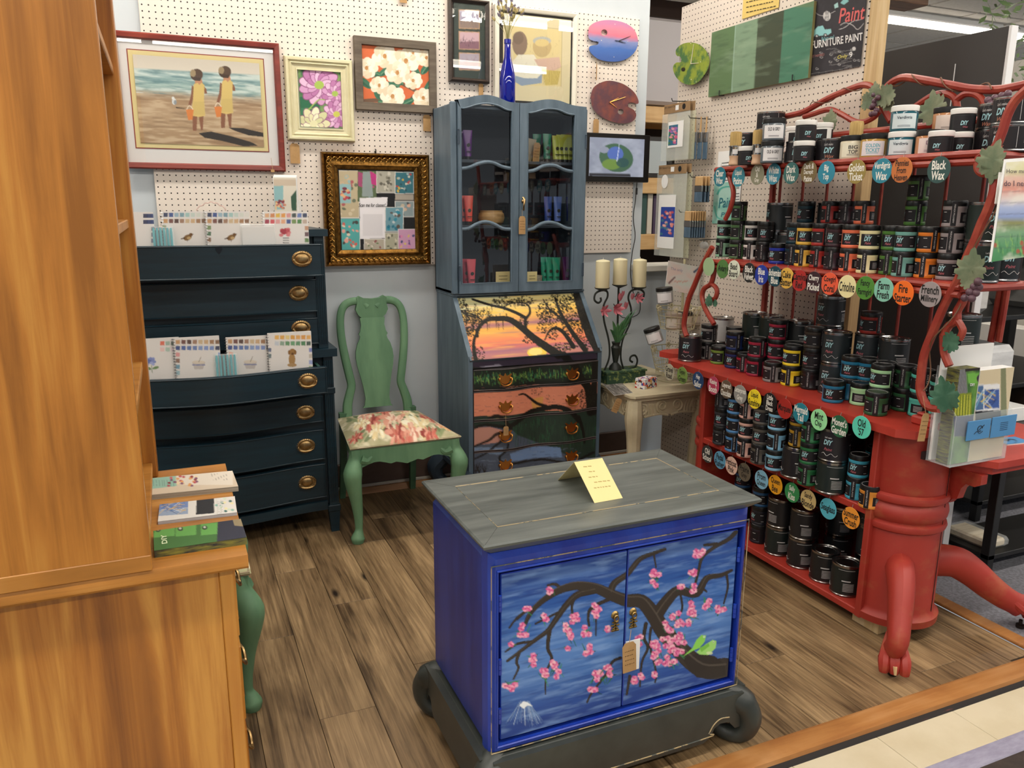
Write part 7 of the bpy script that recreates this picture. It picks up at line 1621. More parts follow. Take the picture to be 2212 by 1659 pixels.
GFR = M('gold_frame', '#8a6430', .32, 1, col2='#5a3f1c', scale=(60, 60, 60), lo=.4, hi=.65)
def goldextra(t, x0, x1, z0, z1):
    mb = MB(); w = .034; n = 0
    def scroll(cx, cz, s, hz):
        q = [(cx+s*hz[0]*r*math.cos(a)-hz[1]*r*math.sin(a), YB-.027, cz+s*hz[1]*r*math.cos(a)+hz[0]*r*math.sin(a)) for a, r in [(-1.2+6*i/12, .0125*(1-.6*i/12)) for i in range(13)]]; mb.tube(q, [.0028-.0014*i/12 for i in range(13)], 5)
    a = x0+w
    while a < x1-w: scroll(a, z1-w+.003, 1, (1, 0)); scroll(a, z0+w-.003, -1, (1, 0)); mb.ball((a+.0125, YB-.027, z1-w+.003), .005, 6, 4); mb.ball((a+.0125, YB-.027, z0+w), .005, 6, 4); a += .0265
    a = z0+w
    while a < z1-w: scroll(x0+w-.003, a, 1, (0, 1)); scroll(x1-w+.003, a, -1, (0, 1)); mb.ball((x0+w, YB-.027, a+.0125), .005, 6, 4); mb.ball((x1-w, YB-.027, a+.0125), .005, 6, 4); a += .0265
    mb.build('scroll_relief', M('gold_relief', '#a87f3f', .3, 1), t, w=True)['kind'] = 'stuff'
    mb = MB(); f = lambda x, y: tuple(onY(804+x, 443-y, YB-.0145)); lines_text(mb, ['Scan me for classes!'], 58, 8, f, .01, shear=.2, maxasp=.9); mb.build('lettering', INKB, t, w=True)
picframe('framed_notice_board', 'ornate gold frame holding a collage of class notices', [(690.5, 328), (926, 334), (930, 571), (707, 575)], .075, [(0, 0), (0, .026), (.04, .032), (.12, .034), (.2, .026), (.3, .021), (.62, .021), (.68, .024), (.76, .025), (.8, .018), (1, .014), (1, .005)], GFR, [(730, 368.7), (893, 370), (897, 537), (740, 540)], coll, (), (120, 120), extra=goldextra, cat='notice board')
mb = MB(); p = onY(811, 328, YB-.004); mb.tube([(p.x, YB-.001, p.z+.012), (p.x, YB-.012, p.z+.01), (p.x, YB-.012, p.z-.01)], .0025, 6); mb.box((p.x-.004, YB-.006, p.z-.008), (p.x+.004, YB-.001, p.z+.004)); tag(mb.build('peg_hook', BLACKM), 'black peg hook above the gold notice frame', 'hook')
# --- dark frame with three scenes
def triple(cv):
    cv.fill('#3b4540'); cv.crop(600, 0, 2.962)
    for y0, y1, cs in ((62, 188, ('#a9a2b4', '#6a6470', '#8d7a70')), (200, 320, ('#c9a8b0', '#5d4a54', '#8a6470')), (335, 450, ('#b0a4b0', '#9a7a84', '#a08890'))):
        cv.poly([(1160, y0), (1291, y0+5), (1291, y1), (1160, y1-4)], '#c09a78'); cv.poly([(1165, y0+6), (1286, y0+10), (1286, y1-6), (1165, y1-9)], cs[0]); cv.poly([(1165, (y0+y1)/2+8), (1286, (y0+y1)/2+4), (1286, y1-6), (1165, y1-9)], cs[2])
        for i in range(30): x, y = cv.rng.uniform(1172, 1280), cv.rng.normal((y0+y1)/2+6, 14); cv.stroke([(x, y), (x+cv.rng.uniform(-3, 3), y-cv.rng.uniform(4, 18))], 4, 2, cs[1], .7, False)
picframe('framed_print', 'dark narrow frame with three small scenes above the hutch', [(969.7, -3), (1057, -1), (1057.5, 179), (971, 177)], .02, [(0, 0), (0, .022), (.4, .03), (.8, .02), (1, .016), (1, .006)], M('walnut_dark', '#2c211a', .4, col2='#3d2f26', scale=(20, 20, 60)), [(980, 8), (1047, 9), (1047, 170), (981, 168)], triple, (), (44, 100), True)
# --- cream frame with two seated girls and a basket
def girls(cv):
    cv.fill('#d6c9a4'); cv.crop(600, 0, 2.962); g = cv.rng
    cv.poly([(1490, 160), (1818, 190), (1812, 552), (1530, 545)], '#d8c692')
    for p in ([(1490, 160), (1818, 190)], [(1818, 190), (1812, 552)]): cv.stroke(p, 2, 2, '#8d7f60', 1, False)
    cv.ell(1550, 280, 48, 78, '#8a7462'); cv.ell(1540, 245, 34, 40, '#7a6656'); cv.ell(1690, 300, 58, 66, '#c0a878'); cv.ell(1690, 262, 58, 26, '#b4b4ac'); cv.ell(1690, 275, 44, 24, '#d8c286')
    cv.poly([(1500, 400), (1540, 350), (1640, 350), (1690, 440), (1680, 520), (1580, 540), (1520, 500)], '#e2dcc8'); cv.poly([(1640, 380), (1800, 365), (1812, 430), (1760, 455), (1670, 430)], '#cfae9c'); cv.poly([(1510, 480), (1580, 500), (1660, 500), (1690, 470), (1690, 530), (1560, 548), (1515, 520)], '#8d9cae')
    cv.poly([(1690, 445), (1808, 455), (1790, 540), (1710, 545)], '#c9b468'); 
    for i in range(10): cv.stroke([(1692+i*12, 455), (1704+i*9, 540)], 2, 2, '#8d7a40', .7, False)
    for i in range(40): x, y = g.uniform(1520, 1800), g.uniform(210, 540); cv.stroke([(x, y), (x+g.uniform(-20, 20), y+g.uniform(10, 30))], 2, 1, '#7d6d58', .4, False)
picframe('framed_print', 'cream framed drawing of two seated children with a basket behind the cobalt bottle', [(1067, 10), (1247, 26), (1246, 236), (1072, 236)], .024, [(0, 0), (0, .02), (.3, .026), (.8, .022), (1, .016), (1, .006)], M('frame_ivory', '#e2dccb', .45), [(1084, 30), (1232, 42), (1231, 222), (1088, 218)], girls, (), (96, 120), True)

# price tags on the wall
for u, v, w, h, lab in ((636, 310, .043, .088, 'kraft price tag hanging below the cream flower frame'), (922, 248, .038, .076, 'kraft price tag hanging below the barnwood magnolia frame'), (871, -14, .034, .04, 'kraft price tag high on the pegboard above the magnolia frame'), (1039, 180, .024, .06, 'kraft price tag hanging below the dark three scene frame'), (1288, 257, .033, .08, 'kraft price tag hanging below the maroon palette clock')):
    pricetag(tuple(onY(u, v, YB-.012)), w, h, lab, ink=False, string=(0, .006, .03))
pricetag(tuple(onY(1289, 138, YB-.02)), .03, .08, 'kraft price tag turned edgewise below the pink and blue palette clock', rz=1.2, ink=False, string=(0, .006, .03))
pricetag(tuple(onY(589, 366, YB-.03)), .016, .012, 'tiny kraft tag on a string at the beach frame corner', ink=False, string=(-.004, -.002, .05))

# ================================================================== palette clocks
def palette(pts, hole, plane, mat, label, hands, handmat, dots):
    """plane: function px -> (a, b) local 2D and mapper back"""
    to3, t0 = plane
    t = thing('palette_clock', label, 'clock', t0)
    ol = smooth_path([(a, b, 0) for a, b in pts+[pts[0]]], 5)[:-1]; ol = [(p.x, p.y) for p in ol]
    (hx, hy, hr) = hole; hl = [(hx+hr*math.cos(a), hy+hr*math.sin(a)) for a in np.linspace(0, 2*PI, 17)[:-1]]
    i0 = min(range(len(ol)), key=lambda i: (ol[i][0]-hx)**2+(ol[i][1]-hy)**2); j0 = min(range(16), key=lambda j: (hl[j][0]-ol[i0][0])**2+(hl[j][1]-ol[i0][1])**2)
    def area(q): return sum(q[i][0]*q[(i+1) % len(q)][1]-q[(i+1) % len(q)][0]*q[i][1] for i in range(len(q)))
    if area(ol)*area(hl) > 0: hl = hl[::-1]; j0 = 15-j0
    n, h = len(ol), 16; bm = bmesh.new()
    front = [bm.verts.new(to3(a, b, .012)) for a, b in ol+hl]; back = [bm.verts.new(to3(a, b, .0)) for a, b in ol+hl]
    es = []
    for L in (front,):
        for s_, c_ in ((0, n), (n, h)):
            for i in range(c_): es.append(bm.edges.new((L[s_+i], L[s_+(i+1) % c_])))
    bmesh.ops.triangle_fill(bm, edges=es, use_beauty=True)
    for s_, c_ in ((0, n), (n, h)):
        for i in range(c_): j = (i+1) % c_; bm.faces.new((front[s_+i], front[s_+j], back[s_+j], back[s_+i]))
    bmesh.ops.recalc_face_normals(bm, faces=bm.faces)
    me = bpy.data.meshes.new('face'); bm.to_mesh(me); bm.free(); me.materials.append(mat); me.transform(Matrix.Translation(-Vector(t0))); mk('face', me, t)
    for hp in hands:
        mb = MB(); mb.tube([to3(a, b, .0155) for a, b in hp], [.0022, .001], 5); mb.build('clock_hand', handmat, t, w=True)
    mb = MB()
    for a, b in dots: p = Vector(to3(a, b, .0125)); mb.ball(p, .0022, 6, 4)
    if dots: mb.build('hour_dots', M('dot_white', '#e8e0d0', .5), t, w=True)['kind'] = 'stuff'
    return t
def planeY(x0, y0, k): return (lambda a, b, d: tuple(onY(x0+a/k, y0+b/k, YB-.004-d))), None
def ramp_paint(name, stops, axis, lo, hi, nz=.3, scale=(6, 6, 20)):
    m, N, L, B = nt(name); tc = N.new('ShaderNodeTexCoord'); sp = N.new('ShaderNodeSeparateXYZ'); L.new(tc.outputs['Object'], sp.inputs[0])
    mr = N.new('ShaderNodeMapRange'); mr.inputs[1].default_value = lo; mr.inputs[2].default_value = hi; L.new(sp.outputs[axis], mr.inputs[0])
    n = _noise(N, L, _coords(N, L, scale), 1, 4); ad = N.new('ShaderNodeMath'); ad.operation = 'MULTIPLY_ADD'; ad.inputs[1].default_value = nz; L.new(n, ad.inputs[0])
    su = N.new('ShaderNodeMath'); su.operation = 'SUBTRACT'; su.inputs[1].default_value = nz*.5; L.new(mr.outputs[0], su.inputs[0]); L.new(su.outputs[0], ad.inputs[2])
    L.new(_ramp(N, L, ad.outputs[0], stops), B.inputs['Base Color']); B.inputs['Roughness'].default_value = .4; return m
K3 = (1240, 0, 2.962)
m1 = ramp_paint('palette_sunset_sea', [(0, '#3c5ca0'), (.3, '#3f68b0'), (.5, '#7a86b4'), (.62, '#cf6e84'), (.75, '#d67c90'), (1, '#b47aa8')], 'Z', -.1, .1, .25, (8, 8, 30))
c0 = onY(1240+250/2.962, 260/2.962, YB-.012)
palette([(90, 225), (100, 170), (150, 138), (230, 128), (320, 145), (385, 190), (410, 265), (390, 330), (330, 380), (250, 395), (160, 380), (105, 335), (98, 300), (125, 290), (150, 285), (155, 268), (125, 262), (98, 250)], (193, 208, 20), (planeY(*K3)[0], c0), m1, 'palette shaped clock painted pink and blue on the narrow pegboard', [((285, 262), (362, 230)), ((285, 262), (330, 275)), ((280, 262), (262, 258))], BLACKM, [(175, 258), (343, 265), (255, 365), (262, 155)])
m2 = M('palette_maroon', '#5d3a44', .5, col2='#8c4a3c', scale=(14, 14, 14), lo=.42, hi=.7, detail=6)
c0 = onY(1240+258/2.962, 655/2.962, YB-.012)
palette([(105, 620), (125, 560), (180, 525), (240, 517), (320, 540), (385, 590), (413, 645), (405, 665), (370, 655), (345, 665), (350, 685), (385, 705), (398, 740), (375, 775), (320, 790), (250, 780), (170, 745), (120, 690)], (298, 715, 18), (planeY(*K3)[0], c0), m2, 'palette shaped clock in maroon with gold hands below the pink clock', [((228, 655), (330, 620)), ((228, 655), (285, 625)), ((228, 655), (275, 690))], GOLD, [])
def planeX(x0, y0, k, X): return (lambda a, b, d: tuple(onX(x0+a/k, y0+b/k, X-d)))
m3 = M('palette_green_gold', '#8a9a2c', .5, col2='#3f6a34', scale=(18, 18, 18), lo=.44, hi=.58, detail=5)
c0 = onX(1440+395/7.373, 30+795/7.373, 2.52)
palette([(145, 640), (150, 570), (215, 500), (310, 462), (430, 460), (540, 500), (630, 590), (680, 700), (670, 840), (610, 960), (510, 1080), (400, 1130), (270, 1105), (160, 1020), (105, 900), (110, 820), (160, 775), (220, 770), (235, 730), (215, 680), (170, 672)], (265, 885, 34), (planeX(1440, 30, 7.373, 2.528), c0), m3, 'palette shaped clock in splashed greens and yellow on the right pegboard', [((385, 790), (432, 478)), ((385, 795), (510, 782))], M('hand_cream', '#d8d2bc', .5), [(390, 1045), (470, 1085), (540, 765), (385, 470)])

# ================================================================== wall tablet with a picture of a palette
x0, x1, z0, z1 = rect([(1265, 288), (1405, 290), (1402, 395), (1264, 391)], 3.83)
t = thing('wall_tablet', 'black framed tablet showing a palette picture on the narrow pegboard', 'tablet', ((x0+x1)/2, 3.85, z0))
mb = MB(); mb.box((x0, 3.83, z0), (x1, 3.866, z1), .004); mb.build('casing', M('tablet_black', '#0c0c0d', .3), t, w=True)
a0, a1, b0, b1 = rect([(1274, 298), (1394, 299), (1388, 381), (1272, 382)], 3.829)
cv = Paint((a0, 3.8292, b1), (a1-a0, 0, 0), (0, 0, b0-b1), 70, 50); cv.fill('#7d8496'); f = cv.field(3, 3, 3); cv.tint(f, '#98a0b0', .4, .7, .8); cv.crop(1240, 0, 2.962)
cv.poly([(100, 1105), (360, 1110), (360, 1130), (100, 1125)], '#33343a'); cv.ell(270, 1010, 108, 88, '#3f5a48', 1, .3); cv.ell(195, 960, 30, 20, '#7d8496'); cv.ell(265, 985, 50, 45, '#4c62a8', .9); cv.ell(240, 1050, 60, 34, '#64803f', .9); cv.ell(310, 1040, 40, 30, '#2f4a4c', .9); cv.stroke([(275, 1030), (290, 925)], 5, 3, '#b8c4d8')
cv.build('screen', t, printmat('screen_print', .2, .55))
q = smooth_path([onY(u, v, 3.86) for u, v in ((1376, 393), (1373, 430), (1368, 470), (1372, 510), (1366, 545), (1362, 590), (1370, 640))]+[Vector((2.46, 3.86, .98)), Vector((2.47, 3.862, .86)), Vector((2.36, 3.862, .84)), Vector((2.3, 3.864, .92))], 5)
mb = MB(); mb.tube(q, .0025, 6); c = mb.build('power_cord', BLACKM); tag(c, 'thin black power cord hanging from the wall tablet', 'cord')
p = q[3]; mb = MB(); mb.tube([(p.x, p.y-.003, p.z+.018), (p.x, p.y-.003, p.z-.018)], .006, 8); mb.build('inline_switch', BLACKM, c)
# ================================================================== right pegboard: sample board, poster, notes, packs
WX = 2.545
def quadX(px, X): return [onX(u, v, X) for u, v in px]
def boardX(name, label, cat, px, X, th, paint, res, mat):
    P = quadX(px, X); y0 = (P[0].y+P[3].y)/2; y1 = (P[1].y+P[2].y)/2; zt = (P[0].z+P[1].z)/2; zb = (P[2].z+P[3].z)/2
    t = thing(name, label, cat, (X+th/2, (y0+y1)/2, zb))
    mb = MB(); mb.box((X, y0, zb), (X+th, y1, zt), .001); mb.build('panel', mat, t, w=True)
    if paint: cv = Paint((X-.0004, y0, zt), (0, y1-y0, 0), (0, 0, zb-zt), *res); paint(cv); cv.build('print', t)
    return t, y0, y1, zb, zt
def greens(cv):
    cv.crop(1440, 30, 7.373)
    cv.fill('#5f7a58')
    for P, c in (([(700, 200), (1105, 100), (1035, 1400), (600, 1400)], '#5c7650'), ([(1105, 0), (1462, 0), (1378, 1400), (1035, 1400)], '#7a9378'), ([(1462, -60), (1872, -60), (1760, 1400), (1378, 1400)], '#424a38'), ([(1872, -100), (2500, -100), (2500, 1400), (1760, 1400)], '#4a7a62')): cv.poly(P, c)
    f = cv.field(4, 9, 31); cv.tint(f, '#93a88c', .55, .8, .35); f = cv.field(8, 20, 32); cv.tint(f, '#2f4236', .55, .8, .35)
    cv.stroke([(1105, 100), (1035, 1300)], 14, 14, '#9ab4a4', .7, False)
gb, y0, y1, zb, zt = boardX('sample_board', 'green striped paint sample board on the right pegboard', 'board', [(1537, 69), (1758, 4), (1746, 169), (1531, 209)], 2.524, .014, greens, (110, 80), M('board_edge_gold', '#8a8050', .6))
for u, v in ((1555, 205), (1713, 172)):
    p = onX(u, v, 2.52); mb = MB(); mb.tube([(WX, p.y, p.z+.0), (2.515, p.y, p.z-.004), (2.515, p.y, p.z+.02)], .003, 6); tag(mb.build('peg_hook', BLACKM), 'black peg hook holding the green sample board', 'hook', 'hooks under the sample board')
def chalk(cv):
    cv.fill('#2b282c'); f = cv.field(5, 6, 9); cv.tint(f, '#38353a', .4, .7, .7); cv.crop(1640, 0, 3.77); g = cv.rng; Wc = '#c9c6c4'
    cv.poly([(440, 255), (480, 215), (520, 208), (535, 240), (585, 235), (588, 265), (560, 285), (445, 295)], '#8cc4c4'); cv.ell(470, 293, 16, 14, '#2b282c'); cv.ell(470, 293, 8, 7, Wc); cv.ell(540, 285, 16, 14, '#2b282c'); cv.ell(540, 285, 8, 7, Wc)
    cv.ell(552, 130, 30, 40, Wc); [cv.stroke([(540+k*8, 95), (536+k*10, 165)], 4, 3, '#2b282c') for k in range(4)]
    cv.stroke([(650, 240), (700, 220), (760, 175), (820, 160), (860, 140)], 4, 4, Wc); cv.stroke([(660, 205), (700, 185), (760, 205), (800, 240), (850, 190)], 4, 4, Wc)
    for i in range(14): x, y = g.uniform(470, 850), g.uniform(385, 560); q = [(x+14*math.cos(a)*(1-a/9), y+12*math.sin(a)*(1-a/9)) for a in np.linspace(0, 6, 10)]; cv.stroke(q, 3, 2, Wc, .9)
    for i in range(22): y = 400+i*8; x = g.uniform(540, 720); cv.stroke([(x, y), (x+g.uniform(30, 110), y-8)], 3, 3, '#a8a5a3', .6, False)
    cv.stroke([(415, 600), (840, 535)], 3, 3, '#8d8a88', .7, False); cv.ell(770, 395, 14, 16, Wc); cv.poly([(660, 25), (700, -20), (730, 10), (690, 40)], '#8cc4c4', .9); cv.poly([(610, 40), (640, 20), (645, 60), (615, 70)], '#a8d0cc', .9); cv.stroke([(470, 20), (460, 100), (530, 130), (620, 90)], 3, 3, Wc)
cb, cy0, cy1, czb, czt = boardX('chalk_poster', 'black chalk style poster advertising furniture paint on the right pegboard', 'poster', [(1760, -55), (1875, -75), (1861, 145), (1748, 162)], 2.539, .004, chalk, (90, 150), BLACKM)
def ftx(u0, v0, ang, X=2.5375):
    ca, sa = math.cos(ang), math.sin(ang); return lambda x, y: tuple(onX(u0+x*ca+y*sa*-0, v0-y+x*math.tan(ang), X))
for s, u, v, w, h, c, bold, sh in (('Paint', 1840, 30, 58, 32, '#d0605e', .012, .25), ('FURNITURE PAINT', 1808, 88, 112, 17, '#dcd9d6', .02, 0), ('GET INSPIRED', 1766, 120, 30, 5, '#a86a66', 0, 0), ('Only', 1820, 123, 22, 10, '#d8cc5c', .0, .2), ('9', 1833+5, 118, 7, 12, '#dcd9d6', .02, 0), ('Natural', 1788, 82, 28, 9, '#7fbcc0', 0, .2)):
    mb = MB(); put_text(mb, s, w, h, ftx(u, v, -.17), bold, sh); mb.build('lettering', M('chalk_'+c.strip('#'), c, .7), cb, w=True)
nb, *_ = boardX('note_sheet', 'yellow handwritten note sheet above the green sample board', 'note', [(1606, -25), (1686, -45), (1682, 17), (1603, 41)], 2.541, .002, None, None, M('note_yellow2', '#d9bd6c', .75))
mb = MB(); rs = random.Random(8)
for k in range(3):
    a = 1612
    while a < 1672: l = rs.uniform(3, 8); y = 4+k*11-(a-1612)*.22; P = [onX(u, v, 2.5395) for u, v in ((a, y), (a+l, y-l*.22), (a+l, y-l*.22+2), (a, y+2))]; mb.add(P, [(0, 1, 2, 3)]); a += l+2
mb.build('handwriting', M('ink_dark', '#4a3a20', .8), nb, w=True)
# two sheets
ws, *_ = boardX('paper_sheet', 'white printed sheet behind the rack end on the right pegboard', 'paper', [(1550, 329), (1602, 322), (1600, 470), (1545, 470)], 2.541, .001, None, None, WHITE)
mb = MB()
for k in range(15): y = 352+k*6.2; P = [onX(u, v, 2.5398) for u, v in ((1559, y), (1559+(38 if k % 5 else 20), y-3), (1559+(38 if k % 5 else 20), y-1.4), (1559, y+1.6))]; mb.add(P, [(0, 1, 2, 3)])
mb.build('printed_lines', M('print_grey', '#5a5a5c', .8), ws, w=True)
def teal(cv):
    cv.fill('#a9d0c4'); f = cv.field(3, 5, 2); cv.tint(f, '#7cc0b0', .4, .7, .9); cv.crop(1500, 180, 5.185); cv.stroke([(260, 1240), (300, 1180), (380, 1160), (430, 1180)], 22, 12, '#4fae9f'); cv.stroke([(230, 1380), (260, 1500), (380, 1540)], 20, 10, '#5ab4a4')
tp, *_ = boardX('teal_poster', 'teal watercolour poster reading Paint behind the rack end', 'poster', [(1542, 398), (1592, 389), (1586, 480), (1539, 487)], 2.540, .0015, teal, (40, 60), WHITE)
for s, u, v, w, h in (('Paint', 1570, 437, 36, 22), ('Pix', 1567, 463, 20, 10)): mb = MB(); put_text(mb, s, w, h, ftx(u, v, -.1, 2.5385), .012, .2); mb.build('lettering', M('teal_ink', '#24707c', .7), tp, w=True)
# stencil packs hanging from hooks
HK = crop(1380, 180, 4.15)
CRD = M('kraft_header', '#8d6f4c', .8, col2='#9a7c58', scale=(30, 30, 30))
def pack(hd, bd, art, label, X, extra=()):
    H = quadX(HK(hd), X); Bq = quadX(HK(bd), X); t = thing('stencil_pack', label, 'stencil pack', ((X, (H[0].y+H[1].y)/2, Bq[2].z)))
    def bx(P, x0, x1, m, nm): mb = MB(); ya, yb_ = (P[0].y+P[3].y)/2, (P[1].y+P[2].y)/2; za, zb_ = (P[0].z+P[1].z)/2, (P[2].z+P[3].z)/2; mb.box((x0, ya, za), (x1, yb_, zb_), .0008); return mb.build(nm, m, t, w=True)
    bx(H, X-.002, X+.002, CRD, 'header'); bx(H, X+.018, X+.022, CRD, 'rear_header').location.y -= .012; bx(Bq, X-.0012, X+.001, glassy('bag_clear', '#dcdfd8', .12, .3), 'bag'); bx(Bq, X+.018, X+.02, glassy('bag_yellowish', '#d3d4b4', .2, .35), 'rear_bag').location.y -= .02
    A = quadX(HK(art[0]), X-.003); mb = MB(); bx(A, X-.0028, X-.0014, WHITE, 'insert')
    A2 = quadX(HK(art[1]), X-.003); cv = Paint((X-.0031, A2[0].y, A2[0].z), (0, A2[1].y-A2[0].y, 0), (0, 0, A2[3].z-A2[0].z), 30, 44); cv.fill(art[2]); g = cv.rng
    for k in range(26): cv.ell(cv.X.min()+g.uniform(.1, .9)*np.ptp(cv.X), cv.Y.min()+g.uniform(.1, .9)*np.ptp(cv.Y), 3.2, 2.6, art[3][k % len(art[3])], .9)
    cv.build('art_print', t)
    e = H[1]; mb = MB(); c_ = (H[0]+H[2])/2; mb.lathe([(.014, 0), (.014, .0006)], 20); yy = H[1].y+(H[0].y-H[1].y)*.22; mb.v = [(X-.0024-c, yy+a, c_.z+b) for a, b, c in mb.v]; mb.build('round_badge', BLACKM, t, w=True)
    mb = MB(); mb.box((X-.003, H[1].y+(H[0].y-H[1].y)*.42, c_.z-.012), (X-.0022, H[1].y+(H[0].y-H[1].y)*.54, c_.z+.012)); mb.build('price_sticker', WHITE, t, w=True)
    mb = MB(); put_text(mb, 'JRV Stencil Co', (H[0].y-H[1].y)*.42, .014, lambda x, y: (X-.0026, H[1].y+(H[0].y-H[1].y)*.77-x, c_.z+.008+y), .0); mb.build('lettering', M('print_brown', '#2c2018', .8), t, w=True)
    mb = MB(); mb.tube([(WX, c_.y, H[0].z+.006), (X-.03, c_.y, H[0].z+.0), (X-.036, c_.y, H[0].z+.014)], .0025, 6); mb.build('hook', BLACKM, t, w=True)
pack([(232, 186), (462, 170), (460, 252), (228, 270)], [(215, 268), (465, 255), (440, 680), (195, 700)], ([(270, 345), (405, 335), (385, 572), (250, 578)], [(270, 380), (352, 374), (340, 555), (258, 560)], '#2f6a86', ['#c85a7c', '#e8a0a8', '#4a7a4a', '#9a6ab0']), 'hanging stencil pack with teal floral card, above the other pack', 2.44)
pack([(182, 735), (430, 722), (428, 808), (180, 820)], [(175, 805), (430, 800), (400, 1575), (130, 1530)], ([(195, 1000), (350, 1000), (290, 1490), (148, 1465)], [(200, 1108), (325, 1122), (290, 1390), (172, 1372)], '#27449a', ['#e08a7c', '#e8b0a0', '#3f7a8a', '#c0504c']), 'hanging stencil pack with blue floral card and oval sticker', 2.43)
p = onX(*HK([(232, 880)])[0], 2.427); mb = MB(); mb.lathe([(.03, 0), (.03, .0005)], 24); mb.v = [(2.427-c, p.y+a*1.0, p.z+b*1.15) for a, b, c in mb.v]; tag(mb.build('oval_sticker', WHITE), 'white oval sticker on the blue stencil pack', 'sticker')
# brush packs
BLUB, FER = M('bristle_blue_grey', '#3c5468', .5, col2='#5c7488', scale=(200, 200, 10)), M('ferrule_tin', '#8d8f92', .3, 1)
HND = wood('brush_handle', '#c09a68', '#d0ad7c', '#a8814f', grain=(40, 40, 4))
def flatbrush(u, v0, v1, X, wd, label, grp, wide=False):
    a = onX(u, v0, X); b = onX(u, v1, X); L = a.z-b.z; t = thing('paint_brush', label, 'brush', (X, a.y, b.z), 0, grp)
    mb = MB(); w = wd
    if wide: mb.box((-.005, -w, L*.62), (.005, w, L), .004)
    else: mb.tube([(0, 0, L*.5), (0, 0, L*.75), (0, 0, L)], [.006, .0045, .0035], 8)
    mb.build('handle', HND, t); mb = MB(); mb.box((-.0052, -w*1.02, L*.4), (.0052, w*1.02, L*.64), .002); mb.build('ferrule', FER, t); mb = MB(); mb.box((-.0045, -w, 0), (.0045, w, L*.41), .003); mb.build('bristles', BLUB, t)
    return t
for i, u in enumerate((1503, 1515, 1527)): flatbrush(u, 252, 344, 2.47+.012*i, .016, 'slim paint brush with blue bristles hanging in the upper group of three', 'upper hanging brushes')
for i, u in enumerate((1511, 1519, 1526)): flatbrush(u, 381, 437, 2.44+.02*i, .03, 'wide flat paint brush hanging below the slim brushes', 'middle hanging brushes', True)
for i in range(7): flatbrush(1487+i*5.2, 456, 514, 2.42+.014*i, .026, 'flat paint brush with blue bristles in the lowest hanging row', 'lowest hanging brushes', True)
for u, v in ((1505, 262), (1508, 385), (1483, 458)): p = onX(u, v, WX); q = onX(u+30, v, WX); mb = MB(); mb.tube([(WX, q.y, p.z), (2.42, q.y, p.z), (2.412, q.y, p.z+.012)], .0022, 6); tag(mb.build('peg_hook', BLACKM), 'black peg hook carrying hanging paint brushes', 'hook', 'brush hooks')
p = onX(1521, 530, 2.46); t = thing('clear_bag', 'small clear bag hanging by the rack end', 'bag', p); mb = MB(); mb.ball((0, 0, 0), .035, 12, 8, (.35, 1, .55)); mb.build('bag', glassy('bag_grey', '#a8a8a4', .15, .5), t); mb = MB(); mb.tube([(.09, 0, .03), (-.03, 0, .026)], .0025, 6); mb.build('hook', BLACKM, t)

# ================================================================== half wall and opening beside the back wall
mb = MB(); mb.box((2.478, 3.89, 0), (3.3, 4.0, 1.10)); struct(mb.build('wall_half', WALL))
mb = MB(); mb.box((2.42, 3.80, 1.10), (3.3, 4.02, 1.135), .004); struct(mb.build('trim_9', M('sill_white', '#c9c6bc', .6)))
bsv = thing('bookcase', 'pale wooden bookcase seen through the gap behind the back wall', 'bookcase', (3.1, 4.7, 0))
BW_ = wood('bookcase_maple', '#c29a64', '#d2ad7a', '#a88250', grain=(2, 30, 30), rough=.5)
for z in (.5, 1.18, 1.54, 1.98): mb = MB(); mb.box((2.3, 4.5, z), (4.0, 4.86, z+.1), .004); mb.build('shelf', BW_, bsv, w=True)
mb = MB(); mb.box((2.3, 4.86, 0), (4.0, 4.88, 2.1)); mb.build('back_panel', M('bookcase_back', '#2a2420', .8), bsv, w=True)
for x in (2.28, 3.6): mb = MB(); mb.box((x, 4.5, 0), (x+.03, 4.88, 2.1), .003); mb.build('side_panel', BW_, bsv, w=True)
cols = ['#3a4a6c', '#e0ddd4', '#5a2c2c', '#20242c', '#8a8a84', '#2b4a44', '#c8c0b0', '#40304a', '#b8b4a8', '#1d1d22']
for i in range(14):
    mb = MB(); x = 2.66+i*.045; h = .22+.03*((i*7) % 4); mb.box((x, 4.53, 1.2801), (x+.038, 4.72, 1.28+h), .002); tag(mb.build('book', M('book_'+cols[i % 10].strip('#'), cols[i % 10], .5)), '%s book standing in the pale bookcase' % ['navy', 'ivory', 'maroon', 'black', 'grey', 'dark green', 'beige', 'plum', 'stone', 'charcoal'][i % 10], 'book', 'books in the pale bookcase')
mb = MB(); mb.box((2.62, 4.52, 1.6401), (3.1, 4.54, 1.9), .004); m_ = mb.build('leaning_mirror', M('mirror_dark', '#26221e', .3)); tag(m_, 'dark framed glass leaning on the pale bookcase', 'frame'); mb = MB(); mb.box((2.68, 4.515, 1.67), (3.05, 4.52, 1.87)); mb.build('glass', M('mirror_pale', '#aab2b4', .15), m_)
mb = MB(); mb.box((2.55, 4.55, 2.1005), (3.2, 4.85, 2.62), .02); tag(mb.build('storage_bin', M('bin_grey', '#aaa5a6', .35)), 'pale grey plastic bin on top of the bookcase', 'bin')
# timber bulkhead and grid beyond the opening
mb = MB(); mb.box((2.3, 4.3, 2.83), (5, 4.5, 3.05), .004); struct(mb.build('trim_10', wood('bulkhead_wood', '#6a4a34', '#7d5a40', '#4a3222', grain=(2, 20, 20), rough=.6)))
mb = MB(); mb.box((2.3, 5.0, 2.74), (5, 5.1, 2.85), .004); struct(mb.build('trim_11', M('bulkhead_dark', '#3a2a22', .7)))

